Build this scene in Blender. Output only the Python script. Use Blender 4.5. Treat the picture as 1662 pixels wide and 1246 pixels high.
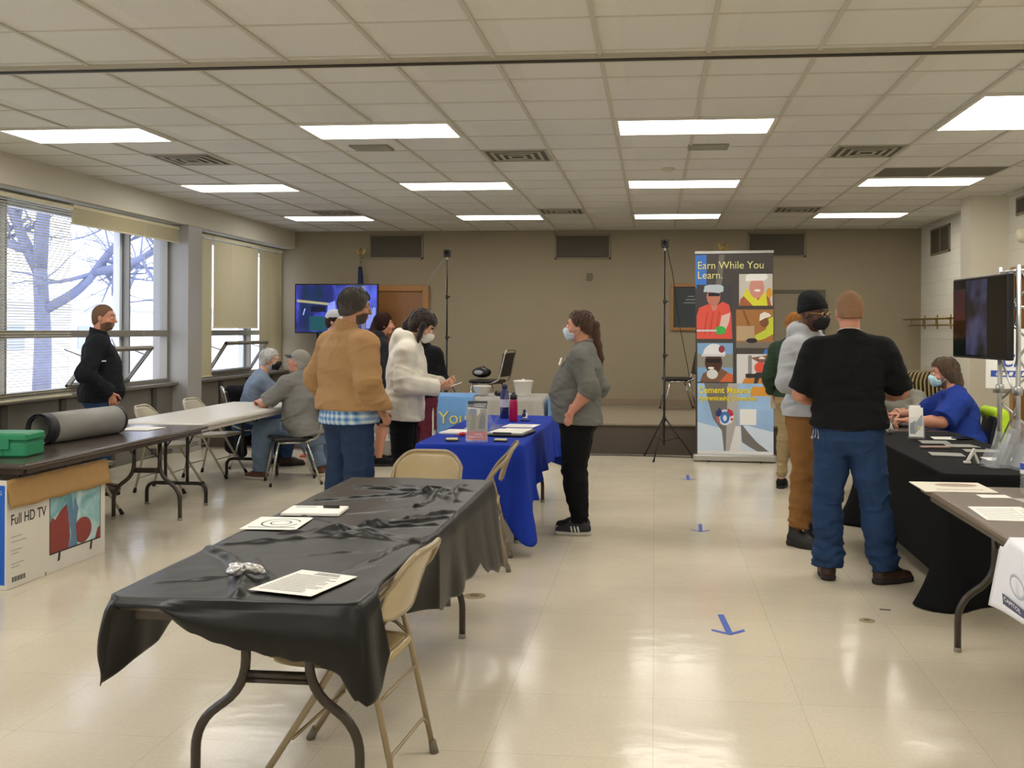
import bpy, math, random
import numpy as np
from mathutils import Vector, Matrix, Euler
random.seed(7)
for o in list(bpy.data.objects): bpy.data.objects.remove(o)
S = bpy.context.scene
COL = S.collection
PI = math.pi
def R(d): return math.radians(d)

# ------------------------------------------------------------------ camera
FOC, CX, CY, YAW, ROLL, EYE = 1640.0, 900.0, 534.2, math.atan(163/1640), .0048, 1.55
cam_d = bpy.data.cameras.new('camera'); cam = bpy.data.objects.new('camera', cam_d); COL.objects.link(cam)
cam_d.sensor_width = 36; cam_d.sensor_fit = 'HORIZONTAL'; cam_d.lens = 36*FOC/1662
cam_d.shift_x = (831-CX)/1662; cam_d.shift_y = -(623-CY)/1662
cam_d.clip_start = .05; cam_d.clip_end = 300
cam.matrix_world = Matrix.Translation((0, 0, EYE)) @ Matrix.Rotation(YAW, 4, 'Z') @ Matrix.Rotation(PI/2, 4, 'X') @ Matrix.Rotation(ROLL, 4, 'Z')
S.camera = cam
S.view_settings.view_transform = 'Standard'; S.view_settings.look = 'None'
S.view_settings.gamma = 1; S.view_settings.exposure = 0.44
S.view_settings.use_curve_mapping = False

# ------------------------------------------------------------------ sky and daylight
w = bpy.data.worlds.new('World'); S.world = w; w.use_nodes = True
bg = w.node_tree.nodes['Background']
bg.inputs[0].default_value = (.84, .88, 1.0, 1); bg.inputs[1].default_value = 2.5
LAMP_E = 9.0       # strength of each ceiling troffer's diffuser

# ------------------------------------------------------------------ materials
MATS = {}
def lin(c):
    if isinstance(c, str):
        c = c.lstrip('#'); c = [int(c[i:i+2], 16)/255 for i in (0, 2, 4)]
    return tuple((x/12.92 if x <= .04045 else ((x+.055)/1.055)**2.4) for x in c)+(1,)
def mat(name, col, rough=.6, metal=0, var=.08, nscale=30, bump=0, fold=0, bscale=80, spec=.5, trans=0, alpha=1, emit=None, estr=0, coat=0, sheen=0, ior=1.45, stretch=None):
    """procedural principled material; col is an sRGB hex string"""
    if name in MATS: return MATS[name]
    m = bpy.data.materials.new(name); m.use_nodes = True; MATS[name] = m
    nt = m.node_tree; N = nt.nodes; L = nt.links; b = N['Principled BSDF']
    c = lin(col)
    b.inputs['Base Color'].default_value = c; b.inputs['Roughness'].default_value = rough
    b.inputs['Metallic'].default_value = metal; b.inputs['Specular IOR Level'].default_value = spec
    b.inputs['Transmission Weight'].default_value = trans; b.inputs['Alpha'].default_value = alpha
    b.inputs['Coat Weight'].default_value = coat; b.inputs['Sheen Weight'].default_value = sheen; b.inputs['IOR'].default_value = ior
    if emit:
        b.inputs['Emission Color'].default_value = lin(emit); b.inputs['Emission Strength'].default_value = estr
    if var or bump:
        tc = N.new('ShaderNodeTexCoord'); mp = N.new('ShaderNodeMapping'); L.new(tc.outputs['Object'], mp.inputs[0])
        if stretch: mp.inputs['Scale'].default_value = stretch
    if var:
        n = N.new('ShaderNodeTexNoise'); n.inputs['Scale'].default_value = nscale; n.inputs['Detail'].default_value = 4
        L.new(mp.outputs[0], n.inputs[0])
        mx = N.new('ShaderNodeMix'); mx.data_type = 'RGBA'
        mx.inputs[6].default_value = tuple(x*(1-var) for x in c[:3])+(1,); mx.inputs[7].default_value = tuple(min(1, x*(1+var)) for x in c[:3])+(1,)
        L.new(n.outputs[0], mx.inputs[0]); L.new(mx.outputs[2], b.inputs['Base Color'])
    if bump:
        n2 = N.new('ShaderNodeTexNoise'); n2.inputs['Scale'].default_value = bscale; n2.inputs['Detail'].default_value = 6
        L.new(mp.outputs[0], n2.inputs[0])
        bp = N.new('ShaderNodeBump'); bp.inputs['Strength'].default_value = bump; bp.inputs['Distance'].default_value = .01
        L.new(n2.outputs[0], bp.inputs['Height']); L.new(bp.outputs[0], b.inputs['Normal'])
    if fold:      # cloth creases
        tc2 = N.new('ShaderNodeTexCoord'); mp2 = N.new('ShaderNodeMapping'); mp2.inputs['Scale'].default_value = (1, 1, .75); mp2.inputs['Rotation'].default_value = (.3, .5, .2); L.new(tc2.outputs['Object'], mp2.inputs[0])
        n3 = N.new('ShaderNodeTexNoise'); n3.noise_type = 'RIDGED_MULTIFRACTAL'; n3.inputs['Scale'].default_value = fold; n3.inputs['Detail'].default_value = 2; n3.inputs['Distortion'].default_value = .6; L.new(mp2.outputs[0], n3.inputs[0])
        b3 = N.new('ShaderNodeBump'); b3.inputs['Strength'].default_value = .8; b3.inputs['Distance'].default_value = .022; L.new(n3.outputs[0], b3.inputs['Height'])
        if bump: L.new(b3.outputs[0], bp.inputs['Normal'])
        else: L.new(b3.outputs[0], b.inputs['Normal'])
    return m

# ------------------------------------------------------------------ mesh building
class MB:
    """collects shapes; build() links them as ONE mesh object"""
    def __init__(s): s.v = []; s.f = []; s.m = []; s.sm = []
    def raw(s, vs, fs, mi=0, smooth=False):
        k = len(s.v); s.v += [tuple(map(float, v)) for v in vs]
        s.f += [tuple(int(i)+k for i in f) for f in fs]; s.m += [mi]*len(fs); s.sm += [smooth]*len(fs); return s
    def box(s, lo, hi, mi=0, M=None):
        (x0, y0, z0), (x1, y1, z1) = lo, hi
        v = [(x0,y0,z0),(x1,y0,z0),(x1,y1,z0),(x0,y1,z0),(x0,y0,z1),(x1,y0,z1),(x1,y1,z1),(x0,y1,z1)]
        if M is not None: v = [M @ Vector(p) for p in v]
        return s.raw(v, [(0,3,2,1),(4,5,6,7),(0,1,5,4),(1,2,6,5),(2,3,7,6),(3,0,4,7)], mi)
    def rbox(s, lo, hi, r=.01, mi=0, M=None, seg=3):
        """box with rounded vertical edges and chamfered rims"""
        (x0, y0, z0), (x1, y1, z1) = lo, hi
        def ring(ins, z):
            o = []; rr = max(r-ins, 1e-4)
            for cx, cy, a0 in ((x1-r, y1-r, 0), (x0+r, y1-r, 90), (x0+r, y0+r, 180), (x1-r, y0+r, 270)):
                for i in range(seg+1):
                    a = R(a0+90*i/seg); o.append((cx+rr*math.cos(a), cy+rr*math.sin(a), z))
            return o
        c = min(r*.5, (z1-z0)*.3)
        rings = [ring(c, z0), ring(0, z0+c), ring(0, z1-c), ring(c, z1)]
        return s.loft(rings, mi=mi, M=M, smooth=False)
    def loft(s, rings, mi=0, M=None, cap=True, smooth=True, closed=True):
        n = len(rings[0]); vs = [p for r_ in rings for p in r_]; fs = []
        for i in range(len(rings)-1):
            for j in range(n if closed else n-1):
                a, b = i*n+j, i*n+(j+1) % n
                fs.append((a, b, b+n, a+n))
        if cap:
            fs.append(tuple(range(n))[::-1]); fs.append(tuple((len(rings)-1)*n+j for j in range(n)))
        if M is not None: vs = [M @ Vector(p) for p in vs]
        return s.raw(vs, fs, mi, smooth)
    def tube(s, pts, r, n=10, mi=0, M=None, cap=True, sy=1.0):
        P = [Vector(p) for p in pts]
        if M is not None: P = [M @ p for p in P]
        rr = r if isinstance(r, (list, tuple)) else [r]*len(P)
        rings = []; up = None
        for i, p in enumerate(P):
            if i == 0: t = P[1]-P[0]
            elif i == len(P)-1: t = P[-1]-P[-2]
            else: t = (P[i+1]-p).normalized()+(p-P[i-1]).normalized()
            t = t.normalized() if t.length > 1e-9 else Vector((0, 0, 1))
            if up is None:
                up = Vector((0, 0, 1)) if abs(t.z) < .9 else Vector((1, 0, 0))
            a = t.cross(up); a = a.normalized() if a.length > 1e-6 else t.orthogonal().normalized()
            up = a.cross(t).normalized()
            rings.append([p+(a*math.cos(2*PI*k/n)+up*sy*math.sin(2*PI*k/n))*rr[i] for k in range(n)])
        return s.loft(rings, mi=mi, cap=cap)
    def lathe(s, prof, c=(0, 0, 0), n=24, mi=0, M=None, cap=True):
        rings = [[(c[0]+r*math.cos(2*PI*k/n), c[1]+r*math.sin(2*PI*k/n), c[2]+z) for k in range(n)] for r, z in prof]
        return s.loft(rings, mi=mi, M=M, cap=cap)
    def ball(s, c, r, n=14, mi=0, M=None):
        rx, ry, rz = r if isinstance(r, (tuple, list)) else (r, r, r)
        m = n//2+1; rings = []
        for i in range(m+1):
            a = -PI/2+PI*i/m; cr = max(math.cos(a), .02)
            rings.append([(c[0]+rx*cr*math.cos(2*PI*k/n), c[1]+ry*cr*math.sin(2*PI*k/n), c[2]+rz*math.sin(a)) for k in range(n)])
        return s.loft(rings, mi=mi, M=M)
    def prism(s, poly, z0, z1, mi=0, M=None):
        n = len(poly)
        return s.loft([[(x, y, z0) for x, y in poly], [(x, y, z1) for x, y in poly]], mi=mi, M=M, smooth=False)
    def grid(s, fn, nu, nv, mi=0, thick=0, smooth=True, M=None):
        """sheet fn(u,v)->point for u,v in 0..1, with real thickness if thick>0"""
        P = [[Vector(fn(i/nu, j/nv)) for j in range(nv+1)] for i in range(nu+1)]
        vs = [p for r_ in P for p in r_]; W = nv+1
        fs = [(i*W+j, (i+1)*W+j, (i+1)*W+j+1, i*W+j+1) for i in range(nu) for j in range(nv)]
        if thick:
            nn = []
            for i in range(nu+1):
                for j in range(nv+1):
                    du = P[min(i+1, nu)][j]-P[max(i-1, 0)][j]; dv = P[i][min(j+1, nv)]-P[i][max(j-1, 0)]
                    q = du.cross(dv); nn.append(q.normalized() if q.length > 1e-12 else Vector((0, 0, 1)))
            K = len(vs); vs += [v-q*thick for v, q in zip(vs, nn)]
            fs += [tuple(K+a for a in f[::-1]) for f in fs]
            for i in range(nu):
                for a, b in ((i*W, (i+1)*W), ((i+1)*W+nv, i*W+nv)): fs.append((b, a, K+a, K+b))
            for j in range(nv):
                for a, b in ((j+1, j), (nu*W+j, nu*W+j+1)): fs.append((b, a, K+a, K+b))
        if M is not None: vs = [M @ v for v in vs]
        return s.raw(vs, fs, mi, smooth)
    def build(s, name, mats, parent=None, bevel=0, seg=2, loc=None, subsurf=0):
        me = bpy.data.meshes.new(name); me.from_pydata(s.v, [], s.f)
        if not isinstance(mats, (list, tuple)): mats = [mats]
        for m in mats: me.materials.append(m)
        me.polygons.foreach_set('material_index', s.m); me.polygons.foreach_set('use_smooth', s.sm)
        me.update()
        o = bpy.data.objects.new(name, me); COL.objects.link(o)
        if parent: o.parent = parent
        if loc: o.location = loc
        if bevel:
            b = o.modifiers.new('bevel', 'BEVEL'); b.width = bevel; b.segments = seg; b.limit_method = 'ANGLE'; b.angle_limit = R(40)
        if subsurf:
            b = o.modifiers.new('sub', 'SUBSURF'); b.levels = b.render_levels = subsurf
        return o
def tag(o, label=None, cat=None, group=None, kind=None):
    if label: o['label'] = label
    if cat: o['category'] = cat
    if group: o['group'] = group
    if kind: o['kind'] = kind
    return o
def thing(name, label, cat, loc=(0, 0, 0), rz=0, group=None):
    o = bpy.data.objects.new(name, None); COL.objects.link(o); o.empty_display_size = .1
    o.location = loc; o.rotation_euler = (0, 0, rz); return tag(o, label, cat, group)
def struct(name, mb, m, **k): return tag(mb.build(name, m, **k), kind='structure')
def copy_tree(o, parent=None):
    c = o.copy(); COL.objects.link(c)
    if parent: c.parent = parent
    for ch in o.children: copy_tree(ch, c)
    return c
def dup(o, loc, rz, label, group=None):
    c = copy_tree(o); c.location = loc; c.rotation_euler = (0, 0, rz); c['label'] = label
    if group: c['group'] = group
    return c
def fillet(pts, rad, n=5):
    """round the corners of a polyline"""
    P = [Vector(p) for p in pts]; out = [P[0]]
    for i in range(1, len(P)-1):
        a, b, c = P[i-1], P[i], P[i+1]; u = (a-b); v = (c-b); r = min(rad, u.length*.45, v.length*.45)
        p0 = b+u.normalized()*r; p1 = b+v.normalized()*r
        for k in range(n+1):
            t = k/n; out.append(p0*(1-t)**2+b*2*t*(1-t)+p1*t*t)
    out.append(P[-1]); return out
def text_mesh(name, s, size, m, parent, M, extrude=.0004, align='LEFT', sx=1.0, shear=0, bold=0):
    c = bpy.data.curves.new(name, 'FONT'); c.body = s; c.size = size; c.extrude = extrude; c.align_x = align; c.shear = shear; c.offset = bold
    t = bpy.data.objects.new(name+'_tmp', c); COL.objects.link(t)
    bpy.context.view_layer.update()
    me = bpy.data.meshes.new_from_object(t.evaluated_get(bpy.context.evaluated_depsgraph_get()))
    bpy.data.objects.remove(t)
    me.transform(M @ Matrix.Diagonal((sx, 1, 1, 1)))
    me.materials.clear(); me.materials.append(m)
    o = bpy.data.objects.new(name, me); COL.objects.link(o)
    if parent: o.parent = parent
    return o
def frame(o, xa, ya):
    """matrix whose local x/y/z axes are xa, ya, xa x ya at origin o"""
    x = Vector(xa).normalized(); y = Vector(ya); y = (y-x*y.dot(x)).normalized(); z = x.cross(y)
    return Matrix(((x.x, y.x, z.x, o[0]), (x.y, y.y, z.y, o[1]), (x.z, y.z, z.z, o[2]), (0, 0, 0, 1)))
# ================================================================== IMPLICIT-SURFACE MODELLER
def snoise(P, seed, f=10., o=2, stretch=(1, 1, 1)):
    r = np.random.RandomState(seed); x = P*np.array(stretch); v = 0; a = 1.; tot = 0
    for i in range(o):
        for k in range(3):
            d = r.normal(size=3); d /= np.linalg.norm(d); e = r.normal(size=3); e /= np.linalg.norm(e)
            v = v+a*np.sin(f*(x@d)+r.uniform(0, 6.28)+1.4*np.sin(f*.6*(x@e)+r.uniform(0, 6.28))); tot += a
        a *= .5; f *= 2.1
    return v/tot*1.5
class Vol:
    def __init__(s, lo, hi, h):
        s.lo = np.array(lo, float); s.h = h; s.n = np.ceil((np.array(hi, float)-s.lo)/h).astype(int)+1
        s.D = np.full(s.n, 1.0, np.float32)
    def sub(s, lo, hi):
        a = np.maximum(0, np.floor((np.array(lo)-s.lo)/s.h).astype(int)); b = np.minimum(s.n, np.ceil((np.array(hi)-s.lo)/s.h).astype(int)+1)
        if (b <= a).any(): return None, None
        sl = tuple(slice(a[i], b[i]) for i in range(3))
        ax = [s.lo[i]+s.h*np.arange(a[i], b[i]) for i in range(3)]
        G_ = np.meshgrid(*ax, indexing='ij'); return sl, np.stack(G_, -1)
    def put(s, d, sl, k, op):
        A = s.D[sl]
        if op == 'u':
            if k > 0:
                h = np.maximum(k-np.abs(A-d), 0)/k; s.D[sl] = np.minimum(A, d)-h*h*k*.25
            else: s.D[sl] = np.minimum(A, d)
        elif op == 's':
            d = -d
            if k > 0:
                h = np.maximum(k-np.abs(A-d), 0)/k; s.D[sl] = np.maximum(A, d)+h*h*k*.25
            else: s.D[sl] = np.maximum(A, d)
    def cone(s, a, b, ra, rb, k=.02, op='u', sq=None):
        """tapered capsule; sq=(axis, factor) flattens the section along that world axis"""
        a = np.array(a, float); b = np.array(b, float); m = max(ra, rb)*1.6+k+3*s.h
        sl, P = s.sub(np.minimum(a, b)-m, np.maximum(a, b)+m)
        if sl is None: return s
        ba = b-a; L2 = max(ba@ba, 1e-9); pa = P-a; t = np.clip((pa@ba)/L2, 0, 1)
        q = pa-t[..., None]*ba
        if sq is not None:
            ax = np.array(sq[0], float); ax /= np.linalg.norm(ax); c = q@ax; q = q+(c*(1/sq[1]-1))[..., None]*ax
        d = np.linalg.norm(q, axis=-1)-(ra+(rb-ra)*t)
        s.put(d, sl, k, op); return s
    def ell(s, c, r, k=.02, op='u', M=None):
        c = np.array(c, float); r = np.array(r, float); m = r.max()+k+3*s.h
        sl, P = s.sub(c-m, c+m)
        if sl is None: return s
        q = P-c
        if M is not None: q = q@M     # M columns = local axes
        k0 = np.linalg.norm(q/r, axis=-1); k1 = np.linalg.norm(q/(r*r), axis=-1)
        d = k0*(k0-1)/np.maximum(k1, 1e-6)
        s.put(d, sl, k, op); return s
    def loft(s, o, A, secs, k=.02, op='u', p=2.3):
        """stack of superelliptic sections (z, cx, cy, rx, ry) in the frame with origin o and axes A (columns)"""
        o = np.array(o, float); z0, z1 = secs[0][0], secs[-1][0]; m = max(max(q[3], q[4])+abs(q[1])+abs(q[2]) for q in secs)+k+3*s.h
        e = np.array([o+A@np.array([0, 0, z0]), o+A@np.array([0, 0, z1])])
        sl, P = s.sub(e.min(0)-m, e.max(0)+m)
        if sl is None: return s
        q = (P-o)@A; z = q[..., 2]; zz = np.array([a[0] for a in secs])
        zc = np.clip(z, z0, z1); I = [np.interp(zc, zz, np.array([a[i] for a in secs])) for i in range(1, 5)]
        x = (q[..., 0]-I[0])/I[2]; y = (q[..., 1]-I[1])/I[3]
        rr = (np.abs(x)**p+np.abs(y)**p)**(1/p); mn = np.minimum(I[2], I[3])
        d2 = (rr-1)*mn*.9; dz = np.maximum(z-z1, z0-z)
        d = np.where(dz > 0, np.sqrt(np.maximum(d2, 0)**2+dz**2)+np.minimum(np.maximum(d2, dz), 0), np.maximum(d2, dz))
        s.put(d, sl, k, op); return s
    def cut(s, p, n, k=0):
        """remove everything on the side n points to"""
        sl, P = s.sub(s.lo, s.lo+s.h*s.n); n = np.array(n, float); n /= np.linalg.norm(n)
        d = (P-np.array(p, float))@n; s.D = np.maximum(s.D, d.astype(np.float32)); return s
    def field(s, fn, band=.03):
        m = np.abs(s.D) < band; idx = np.argwhere(m); P = s.lo+idx*s.h
        s.D[m] += fn(P).astype(np.float32); return s
    def mesh(s, relax=1):
        D = s.D; s_ = D < 0
        for ax in range(3):
            for e in (0, -1):
                sl = [slice(None)]*3; sl[ax] = e; s_[tuple(sl)] = False; D[tuple(sl)] = np.maximum(D[tuple(sl)], 1e-4)
        nx, ny, nz = D.shape; c = np.zeros((nx-1, ny-1, nz-1), np.int8); cor = [(i, j, k) for i in (0, 1) for j in (0, 1) for k in (0, 1)]
        for i, j, k in cor: c += s_[i:nx-1+i, j:ny-1+j, k:nz-1+k]
        act = np.argwhere((c > 0) & (c < 8)); idm = np.full(c.shape, -1, np.int64); idm[tuple(act.T)] = np.arange(len(act))
        vals = np.stack([D[act[:, 0]+i, act[:, 1]+j, act[:, 2]+k] for i, j, k in cor], 1).astype(float)
        pos = np.zeros((len(act), 3)); cnt = np.zeros(len(act)); C_ = np.array(cor, float)
        for a in range(8):
            for b in range(a+1, 8):
                if np.abs(C_[a]-C_[b]).sum() == 1:
                    va, vb = vals[:, a], vals[:, b]; m = (va < 0) != (vb < 0)
                    t = np.where(m, va/np.where(va-vb == 0, 1, va-vb), 0)
                    pos += np.where(m[:, None], C_[a]+(C_[b]-C_[a])*t[:, None], 0); cnt += m
        V = s.lo+s.h*(act+pos/np.maximum(cnt, 1)[:, None]); F = []
        for ax in range(3):
            u, v = [(1, 2), (2, 0), (0, 1)][ax]
            sa = [slice(None)]*3; sb = [slice(None)]*3; sa[ax] = slice(0, -1); sb[ax] = slice(1, None)
            A_, B_ = s_[tuple(sa)], s_[tuple(sb)]
            for flip, e in ((0, np.argwhere(A_ & ~B_)), (1, np.argwhere(~A_ & B_))):
                if not len(e): continue
                e = e[(e[:, u] > 0) & (e[:, v] > 0)]
                du = np.zeros(3, int); du[u] = 1; dv = np.zeros(3, int); dv[v] = 1
                q = [idm[tuple((e-du-dv).T)], idm[tuple((e-dv).T)], idm[tuple(e.T)], idm[tuple((e-du).T)]]
                q = np.stack(q if not flip else q[::-1], 1); F.append(q)
        F = np.concatenate(F) if F else np.zeros((0, 4), int); F = F[(F >= 0).all(1)]
        for _ in range(relax):
            S_ = np.zeros_like(V); n = np.zeros(len(V))
            for a, b in ((0, 1), (1, 2), (2, 3), (3, 0)):
                np.add.at(S_, F[:, a], V[F[:, b]]); np.add.at(S_, F[:, b], V[F[:, a]])
                n += np.bincount(F[:, a], minlength=len(V))+np.bincount(F[:, b], minlength=len(V))
            V = V*.5+.5*S_/np.maximum(n, 1)[:, None]
        return V, F
def link_mesh(name, VF, mats, parent=None, mi=None):
    V = np.concatenate([a for a, b in VF]); off = 0; FF = []
    for a, b in VF: FF.append(b+off); off += len(a)
    F = np.concatenate(FF); me = bpy.data.meshes.new(name)
    me.vertices.add(len(V)); me.vertices.foreach_set('co', V.astype(np.float32).ravel())
    me.loops.add(len(F)*4); me.loops.foreach_set('vertex_index', F.astype(np.int32).ravel())
    me.polygons.add(len(F)); me.polygons.foreach_set('loop_start', np.arange(0, len(F)*4, 4, dtype=np.int32))
    me.polygons.foreach_set('loop_total', np.full(len(F), 4, np.int32)); me.polygons.foreach_set('use_smooth', np.ones(len(F), bool))
    if not isinstance(mats, (list, tuple)): mats = [mats]
    for m in mats: me.materials.append(m)
    if mi is not None: me.polygons.foreach_set('material_index', mi(V[F].mean(1)).astype(np.int32))
    me.update(); me.validate()
    o = bpy.data.objects.new(name, me); COL.objects.link(o)
    if parent: o.parent = parent
    return o

# ================================================================== PEOPLE
def V3(*a): return np.array(a, float)
def unit(v): v = np.array(v, float); return v/max(np.linalg.norm(v), 1e-9)
def rotz(a): c, s = math.cos(a), math.sin(a); return np.array([[c, -s, 0], [s, c, 0], [0, 0, 1.]])
def rotx(a): c, s = math.cos(a), math.sin(a); return np.array([[1, 0, 0], [0, c, -s], [0, s, c.real]])
def roty(a): c, s = math.cos(a), math.sin(a); return np.array([[c, 0, s], [0, 1, 0], [-s, 0, c]])
def skin_mat(name, c): return mat(name, c, rough=.5, var=.07, nscale=25, spec=.4)
STAND = dict(pelvis=(0, 0, .96), neck=(0, -.01, 1.46), lean_side=0, tyaw=0, head=(0, .03, 1.625), hyaw=0, hpitch=0, hroll=0,
             elR=(.27, -.04, 1.13), wrR=(.27, .05, .88), elL=(-.27, -.04, 1.13), wrL=(-.27, .05, .88),
             hpR=(.09, 0, .92), knR=(.105, .02, .50), anR=(.115, -.03, .09), hpL=(-.09, 0, .92), knL=(-.105, .02, .50), anL=(-.115, -.03, .09),
             toeR=8, toeL=8)
class Body:
    """figure facing +Y, right hand on +X, feet on z=0; g = girth, sc = overall scale"""
    def __init__(s, sc=1.0, g=1.0, belly=0.0, **kw):
        J = dict(STAND); J.update(kw); s.J = J; s.sc = sc; s.g = g; s.belly = belly
        for k in list(J):
            if isinstance(J[k], tuple): J[k] = np.array(J[k], float)*sc
        up = unit(J['neck']-J['pelvis']); x = rotz(R(J['tyaw']))@V3(1, 0, 0); x = unit(x-up*(x@up)); y = np.cross(up, x)
        s.A = np.stack([x, y, up], 1); s.L = np.linalg.norm(J['neck']-J['pelvis'])
        s.HM = rotz(R(J['hyaw']))@rotx(R(-J['hpitch']))@roty(R(J['hroll'])); s.H = J['head']
        w = .185*sc*(1+(g-1)*.45)
        s.shR = J['neck']+s.A@V3(w, 0, -.078*sc); s.shL = J['neck']+s.A@V3(-w, 0, -.078*sc)
    def hp(s, x, y, z): return s.H+s.HM@(V3(x, y, z)*s.sc)
    def box(s, pad=.25):
        J = s.J; P = np.array([J[k] for k in ('pelvis', 'neck', 'head', 'elR', 'wrR', 'elL', 'wrL', 'knR', 'knL', 'anR', 'anL')])
        lo, hi = P.min(0)-pad, P.max(0)+pad; lo[2] = -.02; return lo, hi
    def secs(s, e=0., bel=0, z0=-.1, ztop=None, hem=0):
        sc, g, L = s.sc, s.g, s.L; b = s.belly
        S_ = [(-.22, 0, -.0, .150*g, .112*g), (-.10, 0, -.005, .172*g, .125*g), (.0, 0, .0+b*.35, .172*g, .118*g+b*.35), (.12, 0, .005+b*.75, .152*g+b*.35, .104*g+b*.6), (.26, 0, .0+b*.35, .160*(1+(g-1)*.8), .113*g+b*.3), (.36, 0, -.005, .170*(1+(g-1)*.6), .115*(1+(g-1)*.7)), (.415, 0, -.012, .150*(1+(g-1)*.5), .096*(1+(g-1)*.6)), (.455, 0, -.016, .105*(1+(g-1)*.4), .076), (.49, 0, -.018, .07, .062)]
        out = []
        for z, cx, cy, rx, ry in S_:
            z = z*sc if z < 0 else z/.49*(L-.012)
            out.append((z, cx*sc, cy*sc, rx*sc+e, ry*sc+e))
        out = [q for q in out if q[0] >= z0*sc-1e-6]; return out
    def head_vol(s, v, e=0., detail=True, k=.02):
        c = s.sc; M = s.HM
        v.ell(s.hp(0, -.012, .028), V3(.076, .096, .094)*c+e, k, M=M)
        v.ell(s.hp(0, .028, -.035), V3(.060, .066, .072)*c+e, k+.01, M=M)
        v.ell(s.hp(0, .058, -.088), V3(.030, .028, .022)*c+e, k, M=M)
        v.ell(s.hp(0, .062, .03), V3(.052, .032, .028)*c+e, k, M=M)
        if detail:
            v.cone(s.hp(0, .092, .012), s.hp(0, .112, -.026), .008*c+e, .0135*c+e, .012); v.ell(s.hp(0, .104, -.030), V3(.017, .012, .008)*c+e, .006, M=M)
            for sx in (-1, 1):
                v.ell(s.hp(sx*.031, .098, .008), V3(.017, .012, .010)*c, .01, 's', M=M)
                v.ell(s.hp(sx*.031, .083, .006), V3(.013, .012, .012)*c+e, .003, M=M)
                v.cone(s.hp(sx*.014, .094, .030), s.hp(sx*.045, .082, .032), .006*c+e, .005*c+e, .012)
                v.ell(s.hp(sx*.045, .062, -.028), V3(.022, .02, .022)*c+e, .02, M=M)
                v.ell(s.hp(sx*.076, -.006, -.006), V3(.009, .019, .032)*c+e, .006, M=M)
                v.ell(s.hp(sx*.086, .002, -.004), V3(.006, .010, .018)*c, .004, 's', M=M)
            v.ell(s.hp(0, .092, -.056), V3(.022, .011, .0055)*c+e, .005, M=M); v.ell(s.hp(0, .090, -.067), V3(.019, .011, .006)*c+e, .005, M=M)
        return v
    def hand(s, side, h=.0036, curl=(35, 40, 25), spread=.5, palm=None, grip=0, dirv=None, size=1.0):
        """separate palm, four fingers of unequal length with three phalanges and a thumb"""
        J = s.J; W = J['wr'+side]; E = J['el'+side]; d = unit(W-E) if dirv is None else unit(dirv); c = s.sc*size
        n = unit(palm) if palm is not None else (unit(V3(-1, 0, 0)) if side == 'R' else unit(V3(1, 0, 0)))
        n = unit(n-d*(n@d)); lat = np.cross(d, n)*(1 if side == 'R' else -1)      # towards the thumb
        v = Vol(W-.17, W+.17, h)
        v.cone(W-d*.045*c, W+d*.015*c, .027*c, .025*c, .01, sq=(n, .75))
        P0 = W+d*.045*c
        v.cone(W+d*.01*c, W+d*.075*c+lat*.006*c, .026*c, .034*c, .012, sq=(n, .42))
        for i, (lt, ln) in enumerate(((.027, .92), (.009, 1.0), (-.009, .95), (-.026, .76))):
            b = W+d*(.082-.004*abs(i-1))*c+lat*lt*c; dd = unit(d+lat*(lt*spread*6)); rr = .0088*c; ang = 0
            for seg, (l_, cu) in enumerate(zip((.042, .026, .021), curl)):
                ang += R(cu*(1+.08*i)); q = dd*math.cos(ang)+n*math.sin(ang)
                e_ = b+q*l_*ln*c; v.cone(b, e_, rr, rr*.9, .004); b = e_; rr *= .9
        b = W+d*.022*c+lat*.026*c+n*.006*c; q = unit(d*.62+lat*.75+n*.30); e_ = b+q*.042*c; v.cone(b, e_, .0135*c, .0105*c, .012)
        q = unit(d*.88+lat*(.25-.3*grip)+n*(.35+.3*grip)); b = e_; e_ = b+q*.030*c; v.cone(b, e_, .0105*c, .0095*c, .004); v.cone(e_, e_+unit(q+n*.2)*.022*c, .0095*c, .008*c, .004)
        return v.mesh(1)
    def body(s, root, skin, hands=('R', 'L'), hkw={}, h=.0065, bare_arm=1.0, eyes=True, beard=None, eyecol='#2b1d14', brow='#3a2a1e'):
        J = s.J; c = s.sc; g = s.g; lo, hi = s.box(.22); v = Vol(lo, hi, h)
        v.loft(J['pelvis'], s.A, s.secs(-.006), .03)
        for sd, sh in (('R', s.shR), ('L', s.shL)):
            e_, w_ = J['el'+sd], J['wr'+sd]
            v.cone(J['neck']+s.A@V3(0, -.01, -.01)*c, sh, .05*c, .055*c*g, .04); v.cone(sh, e_, .052*c*g, .040*c*g, .02)
            m = e_+(w_-e_)*.3; v.cone(e_, m, .040*c*g, .041*c*g, .02); v.cone(m, w_, .041*c*g, .026*c, .02)
            hp_, k_, a_ = J['hp'+sd], J['kn'+sd], J['an'+sd]
            v.cone(hp_, k_, .082*c*g, .053*c*g, .04); m = k_+(a_-k_)*.3+0; v.cone(k_, m, .050*c*g, .053*c*g, .02); v.cone(m, a_, .053*c*g, .034*c, .02)
            ty = R(J['toe'+sd])*(-1 if sd == 'R' else 1); td = V3(math.sin(-ty), math.cos(ty), 0)
            v.cone(a_+V3(0, 0, -.035)*c-td*.02, a_+td*.14*c+V3(0, 0, -.055)*c, .034*c, .022*c, .02)
        nb = J['neck']+s.A@V3(0, -.02, -.06)*c
        v.cone(nb, s.hp(0, -.02, -.05), .062*c*(1+(g-1)*.4), .054*c*(1+(g-1)*.5), .025)
        s.head_vol(v)
        VF = [v.mesh(1)]
        for sd in hands: VF.append(s.hand(sd, **hkw.get(sd, {})))
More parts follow.
